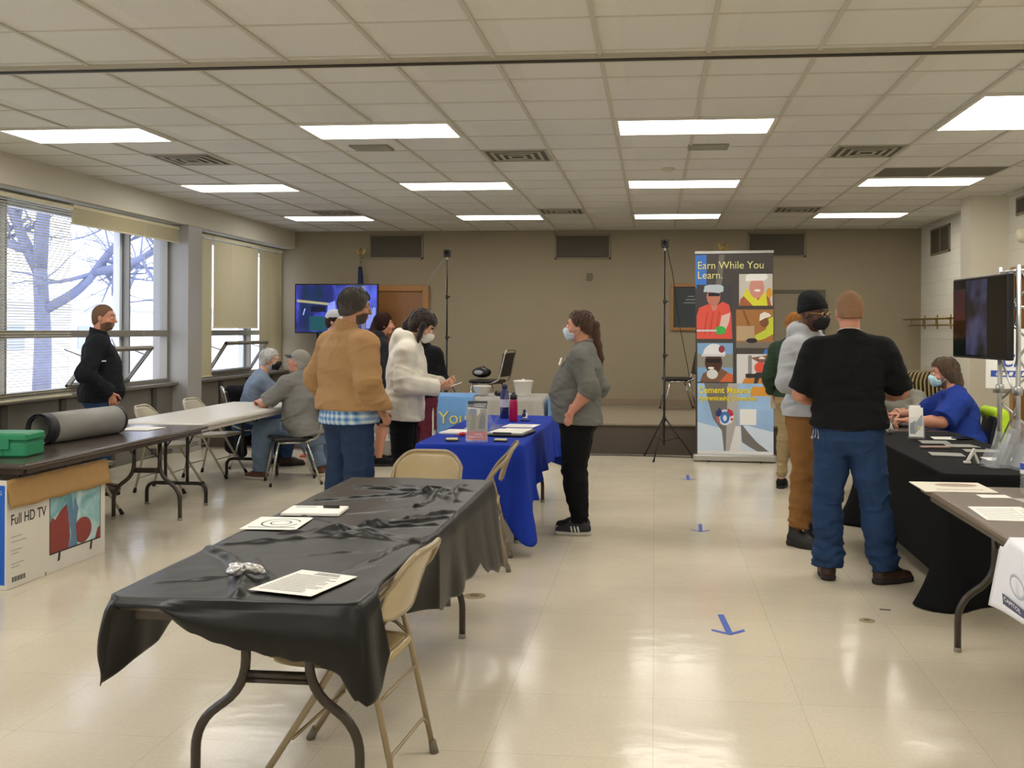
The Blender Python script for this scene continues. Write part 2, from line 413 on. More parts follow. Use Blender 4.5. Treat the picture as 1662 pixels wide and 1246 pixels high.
        mats = [skin, mat('brow_'+brow, brow, rough=.8, var=.1), mat('lips_'+skin.name, '#a8645a' if 'dark' not in skin.name else '#5b3a34', rough=.45, var=.05)]
        iH = np.linalg.inv(s.HM)
        def mi(Cn):
            q = (Cn-s.H)@iH.T/c; o = np.zeros(len(Cn))
            o[(q[:, 1] > .07) & (np.abs(q[:, 2]-.034-.10*np.abs(q[:, 0])*(np.abs(q[:, 0]) < .04)) < .006) & (np.abs(q[:, 0]) > .012) & (np.abs(q[:, 0]) < .05)] = 1
            o[(q[:, 1] > .088) & (np.abs(q[:, 2]+.061) < .008) & (np.abs(q[:, 0]) < .022)] = 2
            if beard:
                b = (q[:, 2] < np.where(q[:, 1] < .04, -.055+.4*np.maximum(0, q[:, 1]), -.034)) & (q[:, 2] > -.13) & (q[:, 1] > -.005) & ~((np.abs(q[:, 0]) < .022) & (np.abs(q[:, 2]+.061) < .008)) & ~((q[:, 2] > -.045) & (np.abs(q[:, 0]) < .035) & (q[:, 2] > -.040))
                o[b] = 1
            return o
        o = link_mesh('body', VF, mats, root, mi)
        if eyes:
            for sx in (-1, 1):
                mb = MB(); p = s.hp(sx*.031, .0885, .007); mb.ball(p-s.HM@V3(0, .0018, 0)*c, .0105*c, 12)
                f = s.HM@V3(0, 1, 0); mb.ball(p+f*.0038*c, .0062*c, 10, 1)
                mb.build('eye', [mat('eye_white', '#e6e0d8', rough=.3, var=0), mat('iris_'+eyecol, eyecol, rough=.2, var=0)], root)
        return o
    # ---------------------------------------------------------------- clothes
    def top(s, root, name, m, loose=.018, sleeve='long', hem=-.08, hood=False, collar=None, seed=1, wr=.006, h=.0075, cuff=None, sr=(.066, .056, .044), hemin=0., openneck=.055, mi=None, wf=16, roll=0, bulge=0):
        """jacket / shirt / hoodie grown over the torso with sleeves; hem is below the pelvis point along the spine"""
        J = s.J; c = s.sc; g = s.g; lo, hi = s.box(.26); lo[2] = max(lo[2], J['pelvis'][2]-.55); v = Vol(lo, hi, h)
        S_ = [list(q) for q in s.secs(loose, z0=-.25)]
        for q in S_[:3]: q[3] += bulge-hemin*(q[0] < -.05); q[4] += bulge-hemin*(q[0] < -.05)
        if bulge:
            for q in S_[3:5]: q[3] += bulge*.8; q[4] += bulge*.8
        v.loft(J['pelvis'], s.A, [tuple(q) for q in S_], .03)
        sleeves = []
        for sd, sh in (('R', s.shR), ('L', s.shL)):
            e_, w_ = J['el'+sd], J['wr'+sd]; q = np.array([sh, e_, w_]); u = Vol(q.min(0)-.14, q.max(0)+.14, h)
            u.lo = v.lo+np.round((u.lo-v.lo)/h)*h
            v.cone(J['neck']+s.A@V3(0, -.012, -.012)*c, sh, .058*c+loose*.5, .060*c*g+loose*.6, .05)
            r0, r1, r2 = [q_*c*g+loose*.35 for q_ in sr]
            if sleeve == 'long':
                u.cone(sh, e_, r0, r1, .03); u.cone(e_, w_, r1, r2, .02)
                if cuff: u.cone(w_-(w_-e_)*.12, w_-(w_-e_)*.02, r2*.84, r2*.80, .004)
                else: u.cone(w_-(w_-e_)*.16, w_, r2*1.05, r2*.9, .01)
                a, b, t_ = e_, w_, .97
            elif sleeve == 'push':
                w2 = e_+(w_-e_)*.25; u.cone(sh, e_, r0, r1*1.05, .03); u.cone(e_, w2, r1*1.1, r1*.98, .02); a, b, t_ = e_, w_, .22
                for q_ in range(2): u.ell(e_+(w_-e_)*(.05+.12*q_), V3(1, 1, 1)*r1*1.08, .01)
            else:
                w2 = sh+(e_-sh)*.95; u.cone(sh, w2, r0*1.02, r1*1.05, .03); a, b, t_ = sh, e_, .90
            d = unit(b-a); p = a+(b-a)*t_; sl, P = u.sub(u.lo, u.lo+h*u.n); q_ = P-p; ax = q_@d; rad = np.linalg.norm(q_-ax[..., None]*d, axis=-1)
            msk = (rad < .17) & (ax > -.03); u.D[msk] = np.maximum(u.D[msk], ax[msk]); sleeves.append(u)
        for u in sleeves:
            o0 = np.round((u.lo-v.lo)/h).astype(int); a0 = np.maximum(o0, 0); b0 = np.minimum(o0+u.n, v.n)
            sv_ = tuple(slice(a0[i], b0[i]) for i in range(3)); su = tuple(slice(a0[i]-o0[i], b0[i]-o0[i]) for i in range(3))
            v.put(u.D[su], sv_, .03, 'u')
        # wrinkles
        pv = J['pelvis']; A = s.A
        def fld(P):
            q = (P-pv)@A; low = np.exp(-((q[:, 2]-.02)/.13)**2)
            n = snoise(q, seed, wf, 3, (1, 1, 1.9)); n2 = np.abs(snoise(q, seed+9, wf*.6, 2, (1.6, 1.6, .45))); n = n-.9*np.maximum(0, .25-np.abs(snoise(q, seed+5, wf*.8, 2, (.8, .8, 2.2))))*2
            el = np.exp(-(np.minimum(np.linalg.norm(P-J['elR'], axis=1), np.linalg.norm(P-J['elL'], axis=1))/.12)**2)
            return np.minimum(1.35*(wr*(.8+.8*low+1.0*el)*n*.95-wr*.8*n2), .0065)
        v.field(fld)
        v.cut(J['pelvis']+s.A@V3(0, 0, hem)*c, s.A@V3(0, 0, -1))
        # neck opening
        nb = J['neck']+s.A@V3(0, .012, .035)*c
        v.ell(nb, V3(openneck, openneck, .05)*c, .012, 's', M=s.A)
        if hood:
            hv = [(J['neck']+s.A@V3(0, -.085, .04)*c, (.115, .062, .075)), (J['neck']+s.A@V3(.082, -.03, .045)*c, (.042, .08, .055)), (J['neck']+s.A@V3(-.082, -.03, .045)*c, (.042, .08, .055)), (J['neck']+s.A@V3(0, -.115, -.04)*c, (.085, .05, .09)), (J['neck']+s.A@V3(0, .045, .005)*c, (.075, .04, .035))]
            for p, r_ in hv: v.ell(p, V3(*r_)*c, .03, M=s.A)
            v.ell(J['neck']+s.A@V3(0, .01, .09)*c, V3(.070, .075, .085)*c, .012, 's', M=s.A)
        if collar:
            ct, ch = collar
            cvv = Vol(J['neck']-.18, J['neck']+.2, .005)
            cvv.cone(J['neck']+s.A@V3(0, -.012, -.035)*c, J['neck']+s.A@V3(0, -.006, ch)*c, .078*c*ct, .069*c*ct, .0, sq=(s.A[:, 0], .98))
            cvv.cut(J['neck']+s.A@V3(0, 0, ch*.8)*c, s.A@V3(0, .35, 1)); cvv.cut(J['neck']+s.A@V3(0, 0, -.03)*c, s.A@V3(0, 0, -1))
            cvv.cone(J['neck']+s.A@V3(0, -.012, -.2)*c, J['neck']+s.A@V3(0, 0.0, ch+.2)*c, .061*c*ct, .061*c*ct, 0, 's')
            cvv.cone(J['neck']+s.A@V3(0, .02, ch*.2)*c, J['neck']+s.A@V3(0, .14, ch+.08)*c, .02*c, .04*c, .005, 's')
            VF = [v.mesh(1), cvv.mesh(1)]
        else: VF = [v.mesh(1)]
        return link_mesh(name, VF, m, root, mi)
    def pants(s, root, name, m, hipr=.100, kr=.074, ar=.060, seed=3, wr=.006, h=.0075, top_z=.06, cuffz=.045, stack=0., taper=0, mi=None, bulge=.0, shorts=0):
        J = s.J; c = s.sc; g = s.g; P_ = np.array([J[k] for k in ('pelvis', 'knR', 'knL', 'anR', 'anL', 'hpR', 'hpL')])
        lo, hi = P_.min(0)-.22, P_.max(0)+.22; lo[2] = max(-.01, lo[2]); v = Vol(lo, hi, h)
        v.loft(J['pelvis'], s.A, [(a, b, cc, d+bulge, e+bulge) for a, b, cc, d, e in [(-.20*c, 0, -.01*c, .125*c*g, .075*c*g), (-.155*c, 0, -.008*c, .160*c*g, .108*c*g)]+s.secs(.010, z0=-.12) if a < .2*c], .05)
        for sd in 'RL':
            hp_, k_, a_ = J['hp'+sd], J['kn'+sd], J['an'+sd]
            v.cone(hp_, k_, hipr*c*g, kr*c*g, .03); v.cone(k_, a_-V3(0, 0, .03)*c, kr*c*g, ar*c*g, .03)
            v.cone(k_+(a_-k_)*.25, k_+(a_-k_)*.5, kr*1.0*c*g, (kr+ar)*.5*c*g, .03)
        aR, aL = J['anR'], J['anL']
        def fld(P):
            n = snoise(P, seed, 14, 3, (1, 1, 1.6)); da = np.minimum(np.linalg.norm(P-aR, axis=1), np.linalg.norm(P-aL, axis=1))
            dk = np.minimum(np.linalg.norm(P-J['knR'], axis=1), np.linalg.norm(P-J['knL'], axis=1))
            w_ = np.exp(-(da/.20)**2); kk = np.exp(-(dk/.12)**2)
            n = n-1.2*np.maximum(0, .22-np.abs(snoise(P, seed+4, 12, 2, (.7, .7, 2.4))))*2
            return wr*1.75*n*(.6+w_+.9*kk)-stack*w_*np.sin(P[:, 2]*95+2.5*np.sin(P[:, 0]*30)+2*np.sin(P[:, 1]*26))
        v.field(fld)
        sl, P = v.sub(v.lo, v.lo+v.h*v.n); q = (P-J['pelvis'])@s.A       # waistline (the thighs of a seated figure stay whole)
        ct = np.where(q[..., 1] < .125*c+.1*max(0, g-1), q[..., 2]-top_z*c, -1) if J['pelvis'][2] < .8 else q[..., 2]-top_z*c
        v.D = np.maximum(v.D, ct.astype(np.float32))
        for sd in 'RL':
            k_, a_ = J['kn'+sd], J['an'+sd]; d = unit(a_-k_); p = a_+d*.0 if not shorts else k_+(J['an'+sd]-k_)*shorts
            if not shorts: p = a_-d*(cuffz-.045)*c
            sl, P = v.sub(p-.30, p+.30)
            if shorts: v.cut(p, d); continue
            if sl is not None:
                q = P-p; ax = q@d; rad = np.linalg.norm(q-ax[..., None]*d, axis=-1)
                lim = .13; msk = (rad < lim) & (ax > -.03); A_ = v.D[sl]; A_[msk] = np.maximum(A_[msk], ax[msk]); v.D[sl] = A_
        return link_mesh(name, [v.mesh(1)], m, root, mi)
    def shoes(s, root, m, sole, kind='shoe', h=.0055, stripes=None, laces=None):
        J = s.J; c = s.sc
        for sd in 'RL':
            a_ = J['an'+sd]; ty = R(J['toe'+sd])*(-1 if sd == 'R' else 1); F = rotz(ty); base = V3(a_[0], a_[1], a_[2]-.09*c)
            tilt = J.get('ft'+sd, 0); F = F@rotx(R(-tilt))
            def w(x, y, z): return base+V3(0, 0, .09*c)+F@(V3(x, y, z-.09)*c)
            v = Vol(a_-V3(.30, .30, .2)*c, a_+V3(.30, .30, .2)*c, h)
            v.cone(w(0, -.035, .045), w(0, .06, .042), .042*c, .046*c, .03); v.cone(w(0, .06, .040), w(-.004, .165, .030), .047*c, .036*c, .03)
            v.cone(w(0, -.02, .07), w(0, -.015, .13 if kind == 'boot' else .085), .042*c, .045*c if kind == 'boot' else .038*c, .03)
            v.cone(w(0, .02, .07), w(0, .09, .055), .036*c, .03*c, .03)
            up = F@V3(0, 0, 1); v.cut(w(0, 0, .018), -up)
            v.cut(w(0, 0, .155 if kind == 'boot' else .098), up)
            if kind == 'shoe': v.ell(w(0, -.012, .115), V3(.033, .045, .03)*c, .008, 's')
            o = link_mesh('boot' if kind == 'boot' else 'shoe', [v.mesh(1)], m, root)
            sv = Vol(a_-V3(.30, .30, .2)*c, a_+V3(.30, .30, .2)*c, h)
            sv.cone(w(0, -.037, .02), w(0, .06, .02), .046*c, .050*c, .02); sv.cone(w(0, .06, .02), w(-.004, .170, .02), .050*c, .040*c, .02)
            sv.cut(w(0, 0, .030), up); sv.cut(w(0, 0, .0005), -up); link_mesh('sole', [sv.mesh(0)], sole, o)
            if stripes:
                for k_ in range(3):
                    mb = MB()
                    for sx in (-1, 1):
                        pts = [w(sx*(.0575-.0035*abs(q_-1.5)), .012+.026*k_+.012*q_/2, .030+.021*q_) for q_ in range(3)]; pts = [p-F@V3(sx*(.003*i_*i_), 0, 0)*c for i_, p in enumerate(pts)]
                        mb.tube(pts, .0068*c, 6, sy=.6)
                    mb.build('stripe', stripes, o)
            if laces:
                mb = MB()
                for k_ in range(4): mb.tube([w(-.024, .04+.02*k_, .098-.008*k_), w(0, .042+.02*k_, .107-.009*k_), w(.024, .04+.02*k_, .098-.008*k_)], .0028*c, 5)
                mb.build('laces', laces, o)
    def hair(s, root, m, t=.012, front=.055, side=-.02, back=-.085, seed=5, h=.005, extra=None, amp=.003, f=60, name='hair', strands=260):
        """cap of hair over the cranium: hairline at the forehead (front), above the ears (side), at the nape (back)"""
        c = s.sc; v = Vol(s.H-.24*c, s.H+.2*c, h)
        v.ell(s.hp(0, -.014, .030), V3(.076+t, .096+t, .094+t)*c, 0, M=s.HM); v.ell(s.hp(0, -.045, -.02), V3(.066+t*.8, .06+t*.8, .075+t*.5)*c, .02, M=s.HM)
        if extra: extra(v)
        iH = np.linalg.inv(s.HM)
        sl, P = v.sub(v.lo, v.lo+v.h*v.n); q = (P-s.H)@iH.T/c
        y = q[..., 1]; z = q[..., 2]
        line = np.interp(y, [-.14, -.06, -.012, .02, .045, .062, .12], [back, back, side-.012, side+.01, side+.045, front, front])
        far = (np.abs(q[..., 0]) > 10)
        v.D = np.maximum(v.D, np.where(far, -1, (line-z)*c).astype(np.float32)) if not extra else v.D
        if extra:
            keep = extra.keep(q) if hasattr(extra, 'keep') else None
            mm = (line-z)*c
            if keep is not None: mm = np.where(keep, -1, mm)
            v.D = np.maximum(v.D, mm.astype(np.float32))
        v.field(lambda P: amp*snoise(P-s.H, seed, f, 2, (1, 1, .35)))
        o = link_mesh(name, [v.mesh(1)], m, root)
        if strands:
            rnd = random.Random(seed); mb = MB()
            for _ in range(strands):
                az = rnd.uniform(0, 2*PI); elv = math.asin(rnd.uniform(-.35, .98)); pts = []; sw = rnd.uniform(-.25, .25); k = rnd.uniform(.25, .55)
                for j in range(5):
                    e2 = elv-k*j/4*.9; a2 = az+sw*j/4; rr = 1.0+t*.1+.035*math.sin(j*1.2)+rnd.uniform(0, .012)
                    pts.append((math.cos(e2)*math.cos(a2)*(.077+t)*rr, -.014+math.cos(e2)*math.sin(a2)*(.097+t)*rr, .030+math.sin(e2)*(.095+t)*rr))
                if any(p[2] < np.interp(p[1], [-.14, -.06, -.012, .02, .045, .062, .12], [back, back, side-.012, side+.01, side+.045, front, front]) for p in pts): continue
                mb.tube([tuple(s.hp(*p)) for p in pts], [.0016, .0032, .0034, .0028, .0008], 4)
            if mb.v: so = mb.build('hair_strands', m, o); so['kind'] = 'stuff'
        return o
    def mask(s, root, m, strap=None, h=.0045, bulge=.01, kind='surgical'):
        c = s.sc; v = Vol(s.hp(0, .07, -.05)-.14, s.hp(0, .07, -.05)+.14, h); s.head_vol(v, .006, True, .03)
        if kind == 'cup': v.ell(s.hp(0, .088, -.045), V3(.048, .042, .048)*c, .03, M=s.HM)
        else: v.ell(s.hp(0, .082, -.048), V3(.052, .038, .05)*c, .03, M=s.HM)
        iH = np.linalg.inv(s.HM); sl, P = v.sub(v.lo, v.lo+v.h*v.n); q = (P-s.H)@iH.T/c; x, y, z = np.abs(q[..., 0]), q[..., 1], q[..., 2]
        top = -.002-.35*x; bot = -.108+.30*x
        r_ = np.maximum.reduce([z-top, bot-z, x-.062, .022+.25*x-y])
        v.D = np.maximum(v.D, (r_*c).astype(np.float32))
        v.field(lambda P: .0012*np.sin(((P-s.H)@iH.T)[:, 2]/c*330))
        o = link_mesh('face_mask', [v.mesh(1)], m, root)
        mb = MB()
        for sx in (-1, 1):
            for z0 in (-.018, -.082): mb.tube([s.hp(sx*.060, .05, z0), s.hp(sx*.077, .02, z0*.6-.008), s.hp(sx*.082, -.012, -.008+z0*.3)], .0016, 5)
        mb.build('ear_loop', strap or m, o)
        return o
    def glasses(s, root, m):
        mb = MB()
        for sx in (-1, 1):
            P = [s.hp(sx*(.034+.024*math.cos(a)), .106, .006+.018*math.sin(a)) for a in np.linspace(0, 2*PI, 17)]
            mb.tube(P, .0018, 5); mb.tube([s.hp(sx*.058, .104, .010), s.hp(sx*.079, .06, .008), s.hp(sx*.082, -.01, .002)], .002, 5)
        mb.tube([s.hp(-.010, .107, .008), s.hp(.010, .107, .008)], .0018, 5)
        return mb.build('glasses', m, root)
# ================================================================== THE ROOM
ZC, XL, XR, YB, YN = 3.10, -6.0, 4.0, 15.75, -3.0
GX, GY, G = -.315, 7.42, .605          # ceiling grid origin and pitch
def nodes_of(m): return m.node_tree.nodes, m.node_tree.links, m.node_tree.nodes['Principled BSDF']
# floor: waxed beige tiles
fm = mat('floor_vinyl', '#cfc0a0', rough=.16, var=0, spec=.42)
N, L, b = nodes_of(fm)
tc = N.new('ShaderNodeTexCoord')
br = N.new('ShaderNodeTexBrick'); br.offset = 0; br.inputs['Scale'].default_value = 1; br.inputs['Mortar Size'].default_value = .0016
br.inputs['Mortar Smooth'].default_value = .3; br.inputs['Brick Width'].default_value = .61; br.inputs['Row Height'].default_value = .61
br.inputs['Color1'].default_value = lin('#d6ccb6'); br.inputs['Color2'].default_value = lin('#d2c8b3'); br.inputs['Mortar'].default_value = lin('#bdb19a')
L.new(tc.outputs['Object'], br.inputs[0])
n1 = N.new('ShaderNodeTexNoise'); n1.inputs['Scale'].default_value = 1.1; n1.inputs['Detail'].default_value = 5; L.new(tc.outputs['Object'], n1.inputs[0])
n2 = N.new('ShaderNodeTexNoise'); n2.inputs['Scale'].default_value = 60; n2.inputs['Detail'].default_value = 3; L.new(tc.outputs['Object'], n2.inputs[0])
r1 = N.new('ShaderNodeMapRange'); r1.inputs[1].default_value = .3; r1.inputs[2].default_value = .7; r1.inputs[3].default_value = .93; r1.inputs[4].default_value = 1.05; L.new(n1.outputs[0], r1.inputs[0])
r2 = N.new('ShaderNodeMapRange'); r2.inputs[1].default_value = .3; r2.inputs[2].default_value = .7; r2.inputs[3].default_value = .96; r2.inputs[4].default_value = 1.04; L.new(n2.outputs[0], r2.inputs[0])
mu = N.new('ShaderNodeMath'); mu.operation = 'MULTIPLY'; L.new(r1.outputs[0], mu.inputs[0]); L.new(r2.outputs[0], mu.inputs[1])
vm = N.new('ShaderNodeVectorMath'); vm.operation = 'SCALE'; L.new(br.outputs[0], vm.inputs[0]); L.new(mu.outputs[0], vm.inputs['Scale']); L.new(vm.outputs[0], b.inputs['Base Color'])
r3 = N.new('ShaderNodeMapRange'); r3.inputs[3].default_value = .09; r3.inputs[4].default_value = .22; L.new(n1.outputs[0], r3.inputs[0]); L.new(r3.outputs[0], b.inputs['Roughness'])
n3 = N.new('ShaderNodeTexNoise'); n3.inputs['Scale'].default_value = 6; n3.inputs['Detail'].default_value = 4; L.new(tc.outputs['Object'], n3.inputs[0])
bp = N.new('ShaderNodeBump'); bp.inputs['Strength'].default_value = .12; bp.inputs['Distance'].default_value = .02; L.new(n3.outputs[0], bp.inputs['Height']); L.new(bp.outputs[0], b.inputs['Normal'])
struct('floor', MB().box((XL-.2, YN-.2, -.12), (XR+.2, YB+.2, 0)), fm)
# ceiling: mineral tiles in a T grid
cm = mat('ceiling_tile', '#d9d5c8', rough=.9, var=.0)
N, L, b = nodes_of(cm)
tc = N.new('ShaderNodeTexCoord'); mp = N.new('ShaderNodeMapping'); mp.inputs['Location'].default_value = (-GX, -GY, 0); mp.inputs['Scale'].default_value = (1/G, 1/G, 1)
L.new(tc.outputs['Object'], mp.inputs[0])
fl = N.new('ShaderNodeVectorMath'); fl.operation = 'FLOOR'; L.new(mp.outputs[0], fl.inputs[0])
wn = N.new('ShaderNodeTexWhiteNoise'); wn.noise_dimensions = '3D'; L.new(fl.outputs[0], wn.inputs[0])
nz = N.new('ShaderNodeTexNoise'); nz.inputs['Scale'].default_value = 90; nz.inputs['Detail'].default_value = 6; L.new(tc.outputs['Object'], nz.inputs[0])
a1 = N.new('ShaderNodeMapRange'); a1.inputs[3].default_value = .94; a1.inputs[4].default_value = 1.03; L.new(wn.outputs[0], a1.inputs[0])
a2 = N.new('ShaderNodeMapRange'); a2.inputs[1].default_value = .35; a2.inputs[2].default_value = .65; a2.inputs[3].default_value = .95; a2.inputs[4].default_value = 1.03; L.new(nz.outputs[0], a2.inputs[0])
mu = N.new('ShaderNodeMath'); mu.operation = 'MULTIPLY'; L.new(a1.outputs[0], mu.inputs[0]); L.new(a2.outputs[0], mu.inputs[1])
vm = N.new('ShaderNodeVectorMath'); vm.operation = 'SCALE'; vm.inputs[0].default_value = lin('#dcdad2')[:3]; L.new(mu.outputs[0], vm.inputs['Scale']); L.new(vm.outputs[0], b.inputs['Base Color'])
bp = N.new('ShaderNodeBump'); bp.inputs['Strength'].default_value = .25; bp.inputs['Distance'].default_value = .004; L.new(nz.outputs[0], bp.inputs['Height']); L.new(bp.outputs[0], b.inputs['Normal'])
struct('ceiling', MB().box((XL-.2, YN-.2, ZC), (XR+.2, YB+.2, ZC+.12)), cm)
tee = mat('ceiling_tee', '#c4bfb0', rough=.6, var=.04)
mb = MB()
YT = 5.73                                # dark track across the ceiling
x = GX-G*12
while x < XR:
    if x > XL+.25: mb.box((x-.013, YT+.06, ZC-.010), (x+.013, YB, ZC+.001)); mb.box((x-.013+.0, YN, ZC-.010), (x+.013, YT-.06, ZC+.001))
    x += G
struct('trim_1', mb, tee)
mb = MB(); k = -17
while GY+k*G < YB:
    y = GY+k*G
    if abs(y-YT) > .12: mb.box((XL+.24, y-.006, ZC-.006), (XR, y+.006, ZC+.001))
    k += 1
struct('trim_2', mb, mat('ceiling_cross_tee', '#ccc7ba', rough=.7, var=.04))
mb = MB(); mb.box((XL+.24, YT-.06, ZC-.02), (XR, YT+.06, ZC+.001)); mb.box((XL+.24, YT-.022, ZC-.028), (XR, YT-.004, ZC-.019), 1); mb.box((XL+.24, YT+.012, ZC-.026), (XR, YT+.02, ZC-.019), 1)
struct('trim_3', mb, [mat('track_painted', '#b5ae9c', rough=.45, var=.04), mat('track_slot', '#3a362f', rough=.6)])
# back wall
struct('wall_back', MB().box((XL-.2, YB, 0), (XR+.2, YB+.2, ZC)), mat('paint_taupe', '#968a72', rough=.7, var=.05, nscale=3, bump=.15, bscale=60))
struct('wall_near', MB().box((XL-.2, YN-.2, 0), (XR+.2, YN, ZC)), mat('paint_cream', '#d2cbb4', rough=.7, var=.03, nscale=3))
# right wall: painted block
wr = mat('painted_block', '#d8d2bc', rough=.55, var=0)
N, L, b = nodes_of(wr)
tc = N.new('ShaderNodeTexCoord'); sp = N.new('ShaderNodeSeparateXYZ'); cb = N.new('ShaderNodeCombineXYZ')
L.new(tc.outputs['Object'], sp.inputs[0]); L.new(sp.outputs[1], cb.inputs[0]); L.new(sp.outputs[2], cb.inputs[1])
br = N.new('ShaderNodeTexBrick'); br.inputs['Scale'].default_value = 1; br.inputs['Brick Width'].default_value = .41; br.inputs['Row Height'].default_value = .205; br.inputs['Mortar Size'].default_value = .005; br.inputs['Mortar Smooth'].default_value = .6
br.inputs['Color1'].default_value = lin('#dbd7c8'); br.inputs['Color2'].default_value = lin('#d8d3c3'); br.inputs['Mortar'].default_value = lin('#cbc5b4'); L.new(cb.outputs[0], br.inputs[0]); L.new(br.outputs[0], b.inputs['Base Color'])
bp = N.new('ShaderNodeBump'); bp.inputs['Strength'].default_value = .5; bp.inputs['Distance'].default_value = .004; bp.invert = True; L.new(br.outputs[1], bp.inputs['Height']); L.new(bp.outputs[0], b.inputs['Normal'])
mb = MB(); DY0, DY1, DZ = 10.35, 11.74, 2.17
mb.box((XR, YN, 0), (XR+.2, DY0, ZC)); mb.box((XR, DY1, 0), (XR+.2, YB, ZC)); mb.box((XR, DY0, DZ), (XR+.2, DY1, ZC))
struct('wall_right', mb, wr)
struct('wall_pier', MB().box((3.58, 11.95, 0), (XR, 12.32, ZC)), mat('paint_pier', '#d6d0bb', rough=.55, var=.03, nscale=3))
# soffit over the windows
sof = mat('paint_soffit', '#cfcabb', rough=.6, var=.03, nscale=3)
struct('trim_4', MB().box((XL-.2, YN, 2.82), (-5.76, YB, ZC)), sof)
# left wall below the sill: dark enclosure with ribs
wl = mat('sill_enclosure', '#6d6a62', rough=.45, var=.06, nscale=4)
mb = MB(); mb.box((XL-.2, YN, 0), (XL+.06, YB, .84))
y = -2.5
while y < YB-.1:
    mb.box((XL+.06, y, .02), (XL+.085, y+.09, .82), 1); y += .93
mb.box((XL-.2, YN, .84), (XL+.14, YB, .875), 0)
struct('wall_left', mb, [wl, mat('sill_rib', '#45433e', rough=.5)], bevel=.004)
struct('wall_left_pillar', MB().box((XL-.2, 11.98, .0), (-5.74, 12.36, 2.82)), mat('pillar_grey', '#a3a19c', rough=.4, var=.04, nscale=3), bevel=.006)
# windows
alu = mat('window_aluminium', '#8b877d', rough=.35, metal=.3, var=.04)
aluw = mat('window_white_frame', '#e6e6e6', rough=.4, var=.03)
glass = mat('window_glass', '#f4f8ff', rough=.0, trans=1, var=0, ior=1.01, spec=.2)
SZ, TZ, HZ = .875, 1.44, 2.82
def window(n, y0, y1, mulls, dark):
    mb = MB(); x0, x1 = XL-.09, XL+.02
    for z, t in ((SZ, .05), (TZ, .075), (HZ-.05, .05)): mb.box((x0, y0, z), (x1, y1, z+t))
    for y, q in [(y0, .05), (y1-.05, .05)]+[(a, .03) for a in mulls]: mb.box((x0+.005, y, SZ), (x1-.005, y+q, HZ))
    f = struct('window_%d' % n, mb, alu, bevel=.004)
    mb = MB()
    for y in mulls: mb.box((x0-.06, y-.055, SZ), (x0+.02, y-.004, HZ)); mb.box((x0-.06, y+.036, SZ), (x0+.02, y+.09, HZ))
    mb.box((x0-.1, y0, HZ-.12), (x0+.0, y1, HZ-.05)); mb.build('window_frame', aluw, f, bevel=.004)
    MB().box((XL-.05, y0+.02, TZ+.04), (XL-.042, y1-.02, HZ-.03)).build('window_pane', glass, f)
    return f
window(1, YN+.2, 8.1, [-1.2, .6, 2.4, 4.2, 6.2], 0)
w2 = window(2, 8.1, 11.98, [8.80, 11.02], 0)
w3 = window(3, 12.36, YB, [14.5, 12.9], 0)
def hopper(win, y0, y1, ang):
    """inward-opening vent sash hinged at the bottom"""
    mb = MB(); h = TZ-SZ-.06; s = .04
    M = Matrix.Translation((XL+.03, 0, SZ+.06)) @ Matrix.Rotation(R(ang), 4, 'Y')
    mb.box((-.02, y0, 0), (.02, y1, s), 0, M); mb.box((-.02, y0, h-s), (.02, y1, h), 0, M)
    mb.box((-.02, y0, 0), (.02, y0+s, h), 0, M); mb.box((-.02, y1-s, 0), (.02, y1, h), 0, M)
    o = mb.build('sash', alu, win, bevel=.003)
    MB().box((-.004, y0+s, s), (.004, y1-s, h-s), 0, M).build('pane', glass, o)
    top = M @ Vector((0, 0, h*.75))
    for y in (y0-.008, y1+.008): MB().tube([(XL+.02, y, TZ-.12), (top.x, y, top.z)], .008, 6).build('stay_arm', alu, o)
hopper(w2, 9.75, 10.95, 38); hopper(w3, 13.0, 14.45, 33)
# venetian blinds
bl = mat('blind_slat', '#d8d0b0', rough=.5, var=.03)
bld = mat('blind_slat_closed', '#cfc7a6', rough=.5, var=.03)
def blind(label, y0, y1, z0, tilt, gap=.026, n=None, x=XL+.13, group=None, z1=HZ-.05, wavy=0, mt=None):
    t = thing('venetian_blind', label, 'blind', (x, (y0+y1)/2, z0), 0, group); mt = mt or bl
    W = (y1-y0)/2; H = z1-z0
    MB().rbox((-.03, -W, H-.04), (.02, W, H), .004).build('headrail', mt, t)
    MB().rbox((-.014, -W, 0), (.014, W, .018), .004).build('bottom_rail', mt, t)
    mb = MB(); z = .03; i = 0; wd = .025; rnd = random.Random(int(y0*100))
    while z < H-.05:
        a = R(tilt+rnd.uniform(-2, 2)); c, s_ = math.cos(a)*wd/2, math.sin(a)*wd/2; dz = rnd.uniform(-1, 1)*wavy
        mb.raw([(-c, -W, z-s_), (0, -W, z+.002), (c, -W, z+s_), (c, W, z+s_+dz), (0, W, z+.002+dz), (-c, W, z-s_+dz),
                (-c, -W, z-s_-.0008), (c, -W, z+s_-.0008), (c, W, z+s_-.0008+dz), (-c, W, z-s_-.0008+dz)],
               [(0, 1, 4, 5), (1, 2, 3, 4), (6, 9, 8, 7), (0, 6, 7, 2, 1), (5, 4, 3, 8, 9), (0, 5, 9, 6), (2, 7, 8, 3)])
        z += gap*(1 if abs(tilt) < 50 else .82); i += 1
    o = mb.build('slats', mt, t); o['kind'] = 'stuff'
    mb = MB()
    for k in range(max(2, int(W*2/.5))+1):
        y = -W+.08+(2*W-.16)*k/max(2, int(W*2/.5)); mb.tube([(.016, y, .01), (.016, y, H-.02)], .0012, 5)
    mb.build('ladder_cord', mat('cord_white', '#e8e4d4', rough=.7), t)
    return t
blind('long open-slatted blind over the nearest window at the left edge', 6.25, 9.68, .86, 12, group=None)
blind('slatted blind on the same window wall, nearer than the photographed view', 2.3, 6.2, .86, 12)
